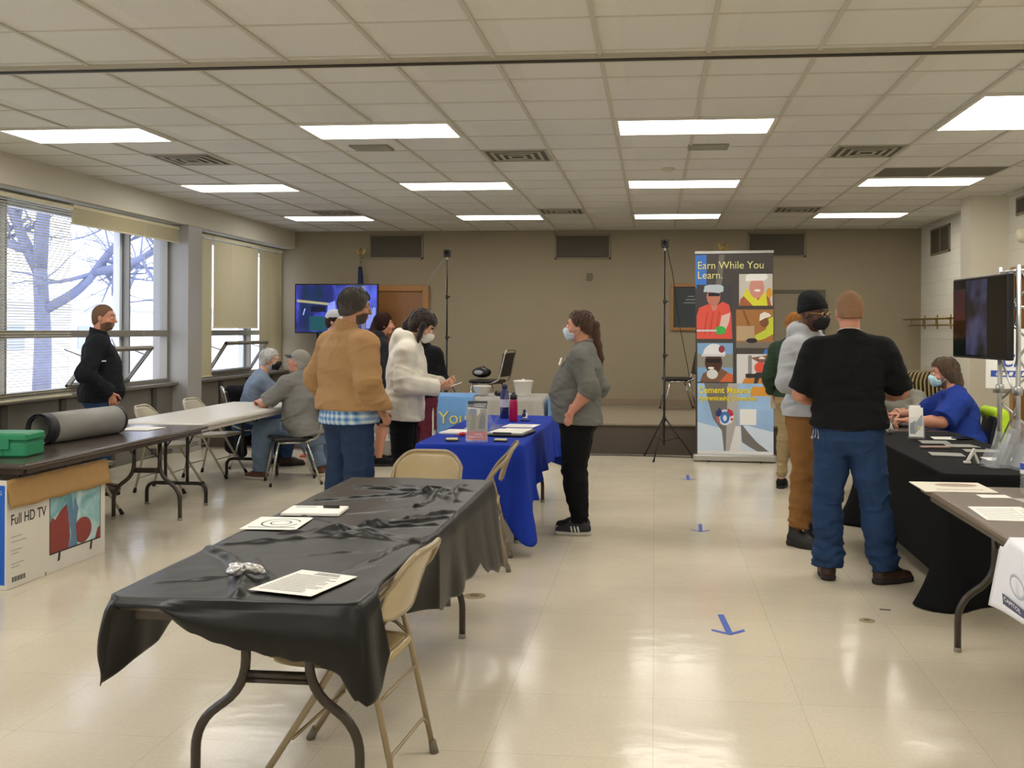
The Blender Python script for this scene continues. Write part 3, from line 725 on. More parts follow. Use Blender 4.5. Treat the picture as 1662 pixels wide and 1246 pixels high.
# raised, bunched blind: slats stacked under the head rail
t = thing('venetian_blind', 'raised blind bunched above the clear window with the tree view', 'blind', (XL+.13, 10.8, 2.61))
MB().rbox((-.03, -1.12, .14), (.02, 1.16, .18), .004).build('headrail', bld, t)
mb = MB()
for i in range(13):
    z = .0+i*.0105; mb.box((-.014, -1.12, z), (.014, 1.16, z+.0035), 0)
mb.box((-.006, -1.115, 0), (.006, 1.155, .14))
mb.build('slats', bld, t); MB().box((-.015, -1.12, -.02), (.015, 1.16, -.003)).build('bottom_rail', bld, t)
MB().tube([(.03, .28, .12), (.032, .28, -1.15)], .002, 5).build('pull_cord', mat('cord_white', '#e8e4d4'), t)
blind('narrow closed blind strip just past the grey window pillar', 12.4, 12.93, .90, 72, mt=bld)
blind('closed blind pulled halfway down over the open far hopper window', 12.98, 14.5, 1.54, 64, mt=bl)
blind('closed full-length blind in the far corner beside the taupe wall', 14.55, 15.45, .90, 72, mt=bld)
# stage
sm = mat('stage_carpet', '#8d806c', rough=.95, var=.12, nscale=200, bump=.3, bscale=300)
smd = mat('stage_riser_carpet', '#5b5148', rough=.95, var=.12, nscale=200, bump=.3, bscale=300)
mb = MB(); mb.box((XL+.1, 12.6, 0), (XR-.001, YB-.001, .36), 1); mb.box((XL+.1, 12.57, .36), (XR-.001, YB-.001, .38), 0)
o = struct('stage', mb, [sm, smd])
struct('baseboard_back', MB().box((XL+.1, YB-.02, .38), (XR, YB, .48)), mat('base_tan', '#8b7a63', rough=.5, var=.05), bevel=.004)
struct('baseboard_right', MB().box((XR-.012, YN, 0), (XR, DY0-.1, .1)).box((XR-.012, 11.86, 0), (XR, 11.94, .1)), mat('base_brown', '#4a4038', rough=.5, var=.05))
# doors
wood = mat('oak_stain', '#8d6137', rough=.35, var=.18, nscale=6, stretch=(8, 8, .6), bump=.05)
woodf = mat('oak_frame', '#a5743f', rough=.35, var=.18, nscale=6, stretch=(8, 8, .6))
d = struct('door_1', MB().box((-4.52, YB-.05, .38), (-3.66, YB-.005, 2.13)), wood, bevel=.004)
mb = MB(); mb.box((-4.62, YB-.07, .38), (-4.52, YB-.001, 2.24)); mb.box((-3.66, YB-.07, .38), (-3.56, YB-.001, 2.24)); mb.box((-4.52, YB-.07, 2.14), (-3.66, YB-.001, 2.24))
mb.build('door_frame', woodf, d, bevel=.006)
d = struct('door_2', MB().box((XR+.05, DY0+.02, 0), (XR+.1, DY1-.02, DZ-.02)), wood, bevel=.004)
mb = MB(); mb.box((XR-.02, DY1-.0, 0), (XR+.12, DY1+.11, DZ+.1)); mb.box((XR-.02, DY0-.11, 0), (XR+.12, DY0, DZ+.1)); mb.box((XR-.02, DY0, DZ), (XR+.12, DY1, DZ+.1))
mb.build('door_frame', woodf, d, bevel=.006)
MB().box((XR+.03, DY0+.35, .95), (XR+.048, DY1-.25, 1.9)).build('door_window', mat('door_glass_dark', '#3b3d33', rough=.1), d)
# painted flush door in the back wall behind the standing men
tp = mat('paint_taupe_door', '#8b806b', rough=.6, var=.03)
d = struct('door_3', MB().box((1.80, YB-.025, .38), (2.52, YB-.001, 2.12)), tp)
MB().box((1.76, YB-.045, 2.12), (2.58, YB-.001, 2.17)).box((1.76, YB-.045, .38), (1.80, YB-.001, 2.12)).box((2.52, YB-.045, .38), (2.58, YB-.001, 2.12)).build('door_frame', mat('frame_dark', '#5c5443', rough=.5), d)
# wall grilles (back wall) and right wall grilles
gf = mat('grille_frame', '#857a66', rough=.5, var=.04); gs = mat('grille_slat', '#5a5344', rough=.6, var=.05)
def grille(label, c, w_, h_, axis, group, cols=1):
    t = thing('wall_grille', label, 'vent', c, 0 if axis == 'y' else -PI/2, group)
    mb = MB(); a = .025
    mb.box((-w_/2, -.02, -h_/2), (w_/2, 0, -h_/2+a)); mb.box((-w_/2, -.02, h_/2-a), (w_/2, 0, h_/2)); mb.box((-w_/2, -.02, -h_/2), (-w_/2+a, 0, h_/2)); mb.box((w_/2-a, -.02, -h_/2), (w_/2, 0, h_/2))
    if cols > 1: mb.box((-.01, -.02, -h_/2), (.01, 0, h_/2))
    mb.build('frame', gf, t)
    mb = MB(); z = -h_/2+a
    while z < h_/2-a-.012:
        mb.box((-w_/2+a, -.012, z), (w_/2-a, -.002, z+.009)); z += .0165
    mb.box((-w_/2+a, -.003, -h_/2+a), (w_/2-a, -.0005, h_/2-a)); o = mb.build('louvres', gs, t)
    return t
grille('left taupe-framed grille high on the back wall, above the wooden door', (-4.1, YB, 2.85), .87, .39, 'y', 'grilles on the back wall')
grille('middle taupe-framed grille high on the back wall, near its centre', (-1.13, YB, 2.84), .87, .39, 'y', 'grilles on the back wall')
grille('right taupe-framed grille high on the back wall, above the man in the black polo', (1.85, YB, 2.86), .87, .38, 'y', 'grilles on the back wall')
grille('dark two-panel grille on the cream wall beside the back corner', (XR, 14.7, 2.83), .95, .38, 'x', None, 2)
grille('small dark grille high on the cream wall above the wooden door frame', (XR, 11.3, 2.93), .75, .2, 'x', None)
# ceiling fixtures
dif = mat('lamp_diffuser', '#ffffff', rough=.4, var=0, emit='#fffaf1', estr=LAMP_E)
lf = mat('lamp_frame', '#d8d4c8', rough=.4, var=.02)
LP = []
for nm, xi, ny, y0 in [(a, b_, 1, c_) for c_, rown in ((7.42, 'nearest'), (10.445, 'middle'), (13.5, 'farthest')) for a, b_ in (('leftmost panel of the %s row' % rown, -8), ('second panel from left in the %s row' % rown, -4), ('third panel from left in the %s row' % rown, 0), ('rightmost panel of the %s row' % rown, 4))]:
    LP.append((nm, GX+xi*G, y0, 2 if (y0 < 8 and xi == 4) else 1))
def troffer(label, x0, y0, rows, group):
    ya = y0-(rows-1)*G
    t = thing('ceiling_light', label, 'ceiling light', (x0+G, (ya+y0+G)/2, ZC), 0, group)
    hx, hy = G-.01, (y0+G-ya)/2-.01
    mb = MB(); a = .028; z0, z1 = -.016, .004
    mb.box((-hx, -hy, z0), (hx, -hy+a, z1)); mb.box((-hx, hy-a, z0), (hx, hy, z1)); mb.box((-hx, -hy+a, z0), (-hx+a, hy-a, z1)); mb.box((hx-a, -hy+a, z0), (hx, hy-a, z1))
    mb.build('frame', lf, t)
    MB().box((-hx+a, -hy+a, -.012), (hx-a, hy-a, .002)).build('diffuser', dif, t)
for nm, x0, y0, rows in LP:
    troffer('bright white ceiling light, '+nm+(', twice as deep as the others' if rows == 2 else ''), x0, y0, rows, 'lit ceiling panels')
for y0 in (4.395-G, 1.37-G, -1.655-G):
    for xi in (-8, -4, 0, 4):
        troffer('lit ceiling panel outside the frame, above and behind the camera', GX+xi*G, y0, 1, 'ceiling panels behind the camera')
vm_ = mat('diffuser_white', '#a9a493', rough=.5, var=.04); vdk = mat('diffuser_dark', '#5d584c', rough=.7)
def cvent(label, x0, y0):
    t = thing('ceiling_vent', label, 'vent', (x0+G/2, y0+G/2, ZC), 0, 'square ceiling diffusers')
    h = G/2-.012
    MB().box((-h, -h, -.006), (h, h, .001)).build('backing', vdk, t)
    for k in range(4):
        o_ = h*(1-k*.24); i_ = o_-.028; z = -.012-.003*k; mb = MB()
        mb.box((-o_, -o_, z), (o_, -i_, z+.006)); mb.box((-o_, i_, z), (o_, o_, z+.006)); mb.box((-o_, -i_, z), (-i_, i_, z+.006)); mb.box((i_, -i_, z), (o_, i_, z+.006))
        mb.build('louvre_ring', vm_, t)
for lb, px, py in (('left ceiling diffuser, behind the leftmost near light', -7, 2), ('middle ceiling diffuser, beside the second near light', -2, 2), ('right ceiling diffuser, behind the rightmost near light', 3, 2),
                   ('small-looking left diffuser beside the far row of lights', -7, 9), ('small-looking middle diffuser beside the far row of lights', -2, 9), ('small-looking right diffuser beside the far row of lights', 3, 9)):
    cvent(lb, GX+px*G, GY+py*G)
pg = mat('panel_grey', '#8f8b7f', rough=.7, var=.1, nscale=120)
for lb, xx, yy in (('small perforated grey panel behind the second near light', -2.42, 8.45), ('small perforated grey panel behind the third near light', .44, 8.62)):
    t = thing('ceiling_speaker', lb, 'speaker', (xx, yy, ZC), 0, 'grey ceiling panels')
    MB().rbox((-.17, -.12, -.014), (.17, .12, .001), .01).build('cover', pg, t)
    mb = MB()
    for i in range(9): mb.box((-.15, -.1+i*.0225, -.017), (.15, -.092+i*.0225, -.013))
    mb.build('slot_ridges', vm_, t)
t = thing('ceiling_patch', 'dark uncovered strip beside the rightmost middle light', 'ceiling panel', (GX+5*G+.05, 10.445-G/2, ZC))
MB().box((-G+.02, -G/2+.02, -.003), (G-.02, G/2-.02, .001)).build('strip', mat('patch_grey', '#6d685c', rough=.8, var=.1), t)
o = MB().lathe([(.0, -.03), (.045, -.03), (.06, -.012), (.062, .001)], n=24).build('smoke_detector', mat('plastic_cream', '#c9c3ae', rough=.5)); o.location = (.12, 9.75, ZC)
tag(o, 'small round smoke detector on the ceiling between two light rows', 'smoke detector')
# ================================================================== TABLES
brn = mat('laminate_dark_brown', '#4a4039', rough=.22, var=.1, nscale=40, spec=.6)
brn2 = mat('laminate_walnut', '#6c5c4b', rough=.3, var=.16, nscale=5, stretch=(3, 40, 3), spec=.5)
brn2e = mat('laminate_walnut_edge', '#5e5446', rough=.4, var=.1)
wht_t = mat('plastic_table_grey', '#d2cdc4', rough=.35, var=.04)
legm = mat('table_leg_brown', '#3b3229', rough=.28, var=.06, spec=.6)
legd = mat('table_leg_black', '#25211d', rough=.3, var=.06, spec=.6)
def ftable(label, cx, y0, y1, w=.76, top=brn, edge=None, leg=legm, style='wish', h=.735, thick=.032, cat='table', nearleg=.36, farleg=.30, group=None):
    L2 = (y1-y0)/2
    t = thing('folding_table', label, cat, (cx, (y0+y1)/2, 0), 0, group)
    MB().rbox((-w/2, -L2, h-thick), (w/2, L2, h), .03).build('tabletop', [top], t, bevel=.003)
    mb = MB(); a = .02
    for x in (-w/2+.05, w/2-.05): mb.box((x-.012, -L2+.08, h-thick-.035), (x+.012, L2-.08, h-thick))
    for y in (-L2+.06, L2-.06): mb.box((-w/2+.05, y-.012, h-thick-.035), (w/2-.05, y+.012, h-thick))
    mb.build('apron', edge or top, t)
    for y, s in ((-L2+nearleg, 1), (L2-farleg, -1)):
        zt = h-thick-.02
        for sx in (-1, 1):
            if style == 'wish': pts = [(sx*.28, y, .0), (sx*.28, y, .24), (sx*.108, y, .36), (sx*.108, y, zt)]; fr = .10
            else: pts = [(sx*.27, y, 0), (sx*.27, y, .2), (sx*.10, y, .2), (sx*.10, y, zt)]; fr = .09
            P = fillet(pts, fr, 6)
            if style != 'wish': P = fillet([(sx*.27, y, 0), (sx*.27, y, .19), (sx*.0, y, .19)], .08, 6)
            o = MB().tube(P, .0165, 10).build('leg', leg, t)
            if style != 'wish': MB().tube([(sx*.10, y, .19), (sx*.10, y, zt)], .0145, 10).build('leg_post', leg, o)
            MB().lathe([(.0175, 0), (.0185, .003), (.0185, .02), (.0168, .022)], c=(sx*(.28 if style == 'wish' else .27), y, 0), n=12).build('foot_cap', mat('cap_grey', '#8d877c', rough=.6), o)
        mb = MB()
        if style == 'wish':
            mb.tube([(-.108, y, .405), (.108, y, .405)], .0135, 8); mb.tube([(-.108, y, .385), (.108, y, .385)], .010, 8)
            mb.build('crossbar', leg, t)
        MB().tube([(-.3, y, zt), (.3, y, zt)], .011, 8).build('hinge_bar', leg, t)
        for sx in (-1, 1): MB().tube([(sx*.10, y, .50), (sx*.06, y+s*.30, zt+.008)], .0075, 6).build('brace', leg, t)
    return t
ftable('near folding table with dark legs under the black plastic cover', -1.235, 2.87, 5.30)
ftable('folding table hidden under the royal blue cloth, dark legs showing', -1.275, 6.90, 9.30)
ftable('dark brown folding table at left carrying the grey roll and green case', -4.07, 5.60, 8.08, top=brn, h=.74, w=.78)
ftable('white-topped folding table where the two older men sit', -4.16, 8.11, 10.55, top=wht_t, leg=legd, style='u', h=.75, w=.78, thick=.045, farleg=.42)
ftable('walnut-topped folding table in the near right corner with papers', 1.745, 2.92, 5.40, top=brn2, edge=brn2e, h=.75, w=.76, thick=.03, farleg=.34)
ftable('folding table beneath the black fitted cover at right', 2.0, 5.90, 8.33, w=.72, h=.733)
ftable('bare dark folding table behind the black-covered one, man in blue at it', 2.05, 8.45, 10.2, w=.68, h=.735, top=brn)
t = ftable('folding table under the grey cloth in front of the stage', -2.5, 10.86, 13.3, h=.735)
t.location = (-2.53, 12.15, 0); t.rotation_euler = (0, 0, PI/2)

# ================================================================== CLOTHS
def fbm(x, y, seed=0, o=4, f=1.0):
    r = random.Random(seed); v = 0; a = 1; s = 0
    for i in range(o):
        for k in range(3):
            th = r.uniform(0, 2*PI); ph = r.uniform(0, 2*PI)
            v += a*math.sin(f*(x*math.cos(th)+y*math.sin(th))+ph+1.3*math.sin(f*.7*(x*math.sin(th)-y*math.cos(th))+ph*2)); s += a
        a *= .55; f *= 1.9
    return v/s*1.6
def drape(name, label, cat, m, x0, x1, y0, y1, z, Lf, flare, wave, top=None, cr=.03, nper=560, nr=18, nd=24, thick=.0012, hug=.004, lab=True, pinch=None, wp=None):
    """cloth laid over a table: Lf(side, u) gives the hanging length; side 0 near, 1 right, 2 far, 3 left, u runs along it"""
    cx, cy, hx, hy = (x0+x1)/2, (y0+y1)/2, (x1-x0)/2, (y1-y0)/2
    pts = []
    per = [(0, 2*hx), (1, 2*hy), (2, 2*hx), (3, 2*hy)]; tot = 4*(hx+hy)
    for side, ln in per:
        n = max(8, int(nper*ln/tot))
        for i in range(n):
            u = (i+.5)/n; a = min(1, max(-1, 0))
            if side == 0: p = (-hx+2*hx*u, -hy); nrm = (0, -1)
            elif side == 1: p = (hx, -hy+2*hy*u); nrm = (1, 0)
            elif side == 2: p = (hx-2*hx*u, hy); nrm = (0, 1)
            else: p = (-hx, hy-2*hy*u); nrm = (-1, 0)
            # blend the normal near corners
            d = min(u, 1-u)*ln; k = max(0, 1-d/.10)**2*.5
            other = {(0, 0): (-1, 0), (0, 1): (1, 0), (1, 0): (0, -1), (1, 1): (0, 1), (2, 0): (1, 0), (2, 1): (-1, 0), (3, 0): (0, 1), (3, 1): (0, -1)}[(side, 0 if u < .5 else 1)]
            nx, ny = nrm[0]*(1-k)+other[0]*k, nrm[1]*(1-k)+other[1]*k; q = math.hypot(nx, ny)
            # pull the corner in a touch (rounded)
            c = max(0, 1-d/cr)**2*cr*.3
            p = (p[0]-c*(other[0] if abs(other[0]) else 0)-c*nrm[0], p[1]-c*other[1]-c*nrm[1])
            pts.append((p[0], p[1], nx/q, ny/q, side, u, d))
    n = len(pts); rings = []
    tf = top or (lambda x, y: 0)
    for k in range(nr+1):
        a = k/nr; a = 1-(1-a)**1.0; ring = []
        for p in pts:
            my = max(-hy+hx, min(hy-hx, p[1])) if hy > hx else 0
            mx_ = 0 if hy > hx else max(-hx+hy, min(hx-hy, p[0]))
            x, y = mx_+(p[0]-mx_)*a, my+(p[1]-my)*a
            ring.append((x, y, z+hug+max(0, tf(cx+x, cy+y))))
        rings.append(ring)
    s = 0
    for k in range(1, nd+1):
        t = k/nd; ring = []; s = 0
        for i, p in enumerate(pts):
            L = Lf(p[4], p[5]); zz = rings[nr][i][2]
            s = p[5]*(2*hx if p[4] in (0, 2) else 2*hy)+p[4]*1.7
            fl = flare(p[4], p[5], t)+hug*2*min(1, t*6)
            wv = wave(p[4], s, t)
            x = p[0]+p[2]*(fl+wv); y = p[1]+p[3]*(fl+wv)
            ring.append((x, y, max(.006, zz-hug*.5*min(1, t*5)-L*t)))
        rings.append(ring)
    mb = MB(); P = rings
    vs = [q for r_ in P for q in r_]; fs = []
    for k in range(len(P)-1):
        for i in range(n):
            a, b = k*n+i, k*n+(i+1) % n; fs.append((a, b, b+n, a+n))
    mb.raw([(x+cx, y+cy, zz) for x, y, zz in vs], [f[::-1] for f in fs], smooth=True)
    o = mb.build(name, m)
    o.location = (0, 0, 0)
    md = o.modifiers.new('thickness', 'SOLIDIFY'); md.thickness = thick; md.offset = 1
    bmw = o.modifiers.new('weld', 'WELD'); bmw.merge_threshold = .0004
    o.modifiers.move(1, 0)
    return tag(o, label, cat)
def interp(tab, u):
    for (a, va), (b, vb) in zip(tab, tab[1:]):
        if u <= b: return va+(vb-va)*max(0, (u-a))/(b-a)
    return tab[-1][1]
# ---- black plastic cover on the near table
bp_ = mat('black_plastic_film', '#0c0d0d', rough=.36, var=.04, nscale=8, spec=.36, bump=.15, bscale=12)
ridges = [  # x0,y0,x1,y1,width,height : creases in the film
    (-1.62, 3.55, -1.35, 3.22, .030, .022), (-1.35, 3.22, -1.22, 2.90, .035, .030), (-1.36, 3.35, -1.18, 3.08, .020, .018),
    (-1.58, 3.62, -.98, 3.86, .028, .018), (-1.45, 3.82, -.90, 4.05, .022, .02), (-1.30, 3.86, -.88, 3.72, .03, .018),
    (-1.30, 3.84, -1.12, 3.90, .05, .030), (-1.16, 3.92, -.88, 4.35, .03, .026), (-1.20, 3.90, -.87, 4.20, .02, .02),
    (-1.55, 4.55, -1.0, 4.90, .022, .018), (-1.45, 4.95, -.95, 4.78, .028, .022), (-1.30, 5.02, -.90, 4.90, .022, .02), (-1.02, 4.92, -1.06, 4.45, .02, .02),
    (-1.10, 4.85, -.90, 4.62, .03, .024), (-1.5, 5.05, -1.2, 4.95, .016, .012), (-1.25, 4.6, -1.05, 4.9, .018, .018), (-.98, 5.12, -.92, 4.6, .02, .014),
    (-1.60, 4.25, -1.3, 4.05, .014, .010), (-1.55, 3.05, -1.3, 3.18, .015, .008), (-1.15, 3.02, -.95, 3.35, .016, .008), (-1.3, 4.25, -1.0, 4.5, .012, .008), (-1.2, 3.45, -.95, 3.6, .014, .008), (-1.0, 3.3, -.87, 3.9, .016, .014)]
def btop(x, y):
    wx, wy = .02*fbm(x, y, 3, 2, 9), .02*fbm(x, y, 4, 2, 9)
    x2, y2 = x+wx, y+wy; h = .0025*(1+fbm(x, y, 5, 3, 10))
    for (a, b, c, d, w_, hh) in ridges:
        dx, dy = c-a, d-b; L2_ = dx*dx+dy*dy; t = max(0, min(1, ((x2-a)*dx+(y2-b)*dy)/L2_))
        q = math.hypot(x2-a-t*dx, y2-b-t*dy)/w_
        if q < 1.6: h += hh*math.exp(-q*q*2.2)*(.6+.4*math.sin(t*PI))*(.75+.35*fbm(x*1.5, y*1.5, 9, 2, 24))
    return h
near_t = [(0, .255), (.02, .17), (.05, .022), (.24, .022), (.30, .06), (.36, .085), (.5, .12), (.7, .15), (.86, .165), (.94, .20), (.985, .27), (1, .275)]
right_t = [(0, .285), (.03, .26), (.07, .16), (.13, .115), (.2, .15), (.27, .21), (.36, .27), (.45, .31), (.55, .315), (.66, .30), (.73, .29), (.78, .36), (.86, .40), (.96, .43), (1, .45)]
left_t = [(0, .25), (.3, .2), (.62, .2), (.72, .17), (.78, .20), (.85, .24), (.93, .25), (1, .265)]
def bL(side, u): return interp({0: near_t, 1: right_t, 2: [(0, .43), (.5, .25), (1, .3)], 3: left_t}[side], u)*(1+.02*math.sin(u*60))
def bfl(side, u, t):
    f = .02*t
    if side == 1:
        k = max(0, min(1, (u-.06)/.05))*max(0, min(1, (.42-u)/.07)); f = (.035*t*(1+.8*math.sin(u*9))+.01)*(1-k)-.105*t*k
    if side == 0: f = .03*math.sin(PI*min(1, t*.9))+.012*t
    return f
def bwv(side, s, t): return t**.9*(.016*fbm(s, t*.08, 11, 2, 9)+.005*fbm(s, t*.1, 12, 1, 26)*(side!=0))+.003*fbm(s, t*.5, 13, 2, 9)*min(1, t*4)
drape('plastic_table_cover', 'crumpled black plastic sheet draped over the nearest table', 'table cover', bp_, -1.617, -.855, 2.862, 5.31, .742, bL, bfl, bwv, top=btop, nper=900, nr=34, nd=30)
# ---- royal blue cloth
blu = mat('royal_blue_cloth', '#1b369c', rough=.85, var=.06, nscale=8, spec=.2, bump=.1, bscale=400)
bt0 = [(0, .42), (.1, .36), (.45, .34), (.65, .36), (.8, .45), (.9, .57), (.97, .66), (1, .675)]
bt1 = [(0, .675), (.03, .62), (.07, .5), (.14, .43), (.22, .46), (.28, .36), (.38, .31), (.6, .30), (.85, .32), (.93, .36), (.98, .46), (1, .49)]
def blL(side, u): return interp({0: bt0, 1: bt1, 2: [(0, .49), (.2, .35), (1, .4)], 3: [(0, .4), (1, .42)]}[side], u)
def blf(side, u, t):
    d = min(u, 1-u)
    return (.06*t**1.5 if side in (0, 2) else .025*t)+.09*t**1.6*max(0, 1-d/.12)
def blw(side, s, t): return t**1.2*(.022*math.sin(s*16+1.2*math.sin(s*5))+.012*fbm(s, t*.2, 21, 2, 20))
drape('table_cloth', 'royal blue cloth hanging in points over the middle table', 'tablecloth', blu, -1.655, -.895, 6.89, 9.31, .742, blL, blf, blw, top=lambda x, y: .0015*(1+fbm(x, y, 6, 2, 7)), nper=520, nd=22)
# ---- black fitted cover, right
blk = mat('black_spandex', '#111214', rough=.9, var=.05, nscale=300, spec=.2, bump=.1, bscale=500)
def fl_(side, u):
    d = min(u, 1-u)*(.74 if side in (0, 2) else 2.45)
    return .735-.10*min(1, max(0, (d-.10))/.35)**1.5*(1 if side in (1, 3) else .12)
def ff(side, u, t):
    d = min(u, 1-u)*(.74 if side in (0, 2) else 2.45)
    c = math.exp(-(d/.16)**2)
    return .17*c*t**3-.07*(1-c)*math.sin(PI*min(1, t*1.0))*(1 if side in (1, 3) else .35)-.05*(1-c)*t*(1 if side in (1, 3) else .3)
drape('fitted_table_cover', 'black stretch cover reaching the floor over the long right-hand table', 'table cover', blk, 1.62, 2.38, 5.88, 8.34, .740, fl_, ff, lambda a, s, t: .004*fbm(s, t*.6, 31, 2, 6)*t, nper=420, nd=26, cr=.05)
# ---- grey cloth with blue runner in front of the stage
gry = mat('grey_satin_cloth', '#a5a098', rough=.5, var=.05, nscale=6, sheen=.2)
def glL(side, u): return .70
drape('table_cloth', 'grey satin cloth to the floor on the table before the stage', 'tablecloth', gry, -3.76, -1.30, 11.76, 12.54, .742, glL, lambda a, u, t: .05*t+.04*t*max(0, 1-min(u, 1-u)/.06), lambda a, s, t: t*(.022*math.sin(s*24+2*math.sin(s*4))+.01*math.sin(s*57)), nper=560, nd=14)
skb = mat('runner_blue', '#6fa3dc', rough=.55, var=.06, nscale=5)
t = thing('table_runner', 'sky blue table runner printed with yellow words, hanging over the grey cloth', 'table runner', (-2.32, 11.74, 0))
def runner(u, v):
    x = -.46+.66*u; s = v*1.0
    if s < .32: return (x, .60-s*1.95, .7575+.001*math.sin(x*9))
    q = (s-.32)/.68
    return (x*(1+.03*q), -.024-.065*q+.018*q*math.sin(x*21+1)+.008*q*math.sin(x*47), .757-q*.66)
mb = MB().grid(runner, 60, 50, thick=-.002); mb.build('cloth', skb, t)
yel = mat('print_yellow', '#e9e08a', rough=.6, var=.03); drk = mat('print_dark', '#1e2a33', rough=.6)
# flag-blue end piece
o = MB().grid(lambda u, v: (-1.235+.02*math.sin(v*9)*u, 11.72+.8*v, .745-.55*u-.0*v), 16, 20, thick=.002).build('runner_end', skb)
tag(o, 'light blue cloth corner hanging at the right end of the grey-clothed table', 'cloth')
for mtr, off, dz in ((drk, .004, -.006), (yel, 0, 0)):
    text_mesh('lettering', "You '", .21, mtr, t, frame((-.20+off, -.098 if mtr is yel else -.094, .44+dz), (1, 0, 0), (0, -.08, 1)), extrude=.002)
t2 = thing('table_banner', 'white letters along the bottom of the grey cloth, behind the standing people', 'sign', (-3.1, 11.66, 0))
text_mesh('lettering', 'Rise area', .17, mat('print_white', '#eeeeee', rough=.6), t2, frame((-.42, 0, .23), (1, 0, 0), (0, -.05, 1)), extrude=.002, bold=.004)
t2.rotation_euler = (0, 0, 0)

# ================================================================== CHAIRS
tan = mat('chair_tan_enamel', '#a8946c', rough=.26, var=.05, spec=.6, coat=.3)
tanl = mat('chair_tan_tube', '#97876a', rough=.28, var=.05, spec=.6, metal=.1)
grl = mat('chair_grey_enamel', '#b0a893', rough=.3, var=.05, spec=.6)
rub = mat('rubber_grey', '#6f6858', rough=.8); rubk = mat('rubber_black', '#1f1e1c', rough=.8)
def folding_chair(label, loc, rz, pm=tan, tm=tanl, rb=rub, group=None):
    t = thing('folding_chair', label, 'chair', loc, rz, group)
    # back panel: curved pressed steel with a rolled rim
    def bpt(u, v):
        a = (u-.5)*2; W = .205*(1-.0*v); hgt = .155
        ed = max(0, abs(a)-.40)/.60; zt = .795-.085*ed**2.3; zb = .565+.03*ed**2
        z = zb+(zt-zb)*v; return (a*W, -.200-.075*(z-.6)/.2+.035*a*a-.03+.006*math.sin(PI*v), z)
    MB().grid(bpt, 26, 10, thick=.0025).build('backrest', pm, t)
    P = [(.205*a, -.0) for a in (0,)]
    rim = []
    for i in range(27): rim.append(bpt(i/26, 1.0))
    # continuous main tube: front foot, up the side, round the rim, down the other side
    left = fillet([(-.225, .235, .005), (-.215, -.02, .40), (-.209, -.165, .64), rim[0]], .08, 4)
    right = [(-p[0], p[1], p[2]) for p in left][::-1]
    rim2 = [Vector(p)+Vector((0, -.004, .004)) for p in rim[1:-1]]
    MB().tube(list(left)+rim2+list(right), .0118, 9).build('main_frame', tm, t)
    MB().grid(lambda u, v: ((u-.5)*.385*(1-.10*(1-v)**2), -.175+.375*v, .435+.012*v-.012*math.sin(PI*v)*math.sin(PI*u)), 16, 14, thick=.004).build('seat', pm, t)
    mb = MB(); sr = []
    for x, y in ((-.17, -.175), (-.195, .12), (-.17, .195), (.17, .195), (.195, .12), (.17, -.175)): sr.append((x, y, .425+.012*(y+.175)/.375))
    mb.tube(fillet(sr+[sr[0]], .04, 4), .012, 8, sy=1.3)
    mb.build('seat_rim', pm, t)
    for sx in (-1, 1):
        o = MB().tube([(sx*.19, -.125, .56), (sx*.192, -.16, .43), (sx*.197, -.255, .01)], .0108, 9).build('leg', tm, t)
        MB().tube([(sx*.197, -.250, .045), (sx*.198, -.258, .0)], [.014, .017], 10).build('foot_tip', rb, o)
        o2 = MB().tube([(sx*.222, .215, .045), (sx*.225, .238, .0)], [.014, .017], 10).build('foot_tip', rb, t)
        MB().tube([(sx*.185, -.15, .445), (sx*.2, -.11, .47), (sx*.208, -.055, .485)], .007, 6).build('hinge_link', tm, t)
    mb = MB().tube(fillet([(-.196, -.232, .10), (-.17, -.225, .135), (.17, -.225, .135), (.196, -.232, .10)], .03), .0065, 7).build('crossbar', tm, t)
    for q in ((.193, -.19, .32), (.19, -.135, .535), (.22, .10, .19)): MB().tube([(-q[0], q[1], q[2]), q], .0065, 7).build('crossbar', tm, t)
    return t
c1 = folding_chair('tan metal folding chair pushed under the near black-covered table', (-1.07, 3.46, 0), R(85))
CH = [('tan folding chair seen side-on against the hanging blue cloth', (-1.20, 6.56, 0), R(96)),
      ('tan folding chair with its wide back just past the far end of the black table', (-1.37, 5.80, 0), R(180))]
for lb, lc, rz in CH: dup(c1, lc, rz, lb)
g1 = folding_chair('pale grey folding chair behind the white table, nearer of the two side by side', (-4.60, 9.25, 0), R(-88), grl, grl, rubk)
dup(g1, (-4.58, 10.2, 0), R(-93), 'pale grey folding chair nearest the seated older man in blue-grey')
dup(g1, (-4.62, 7.75, 0), R(-90), 'pale folding chair on the window side, hidden behind the grey roll')
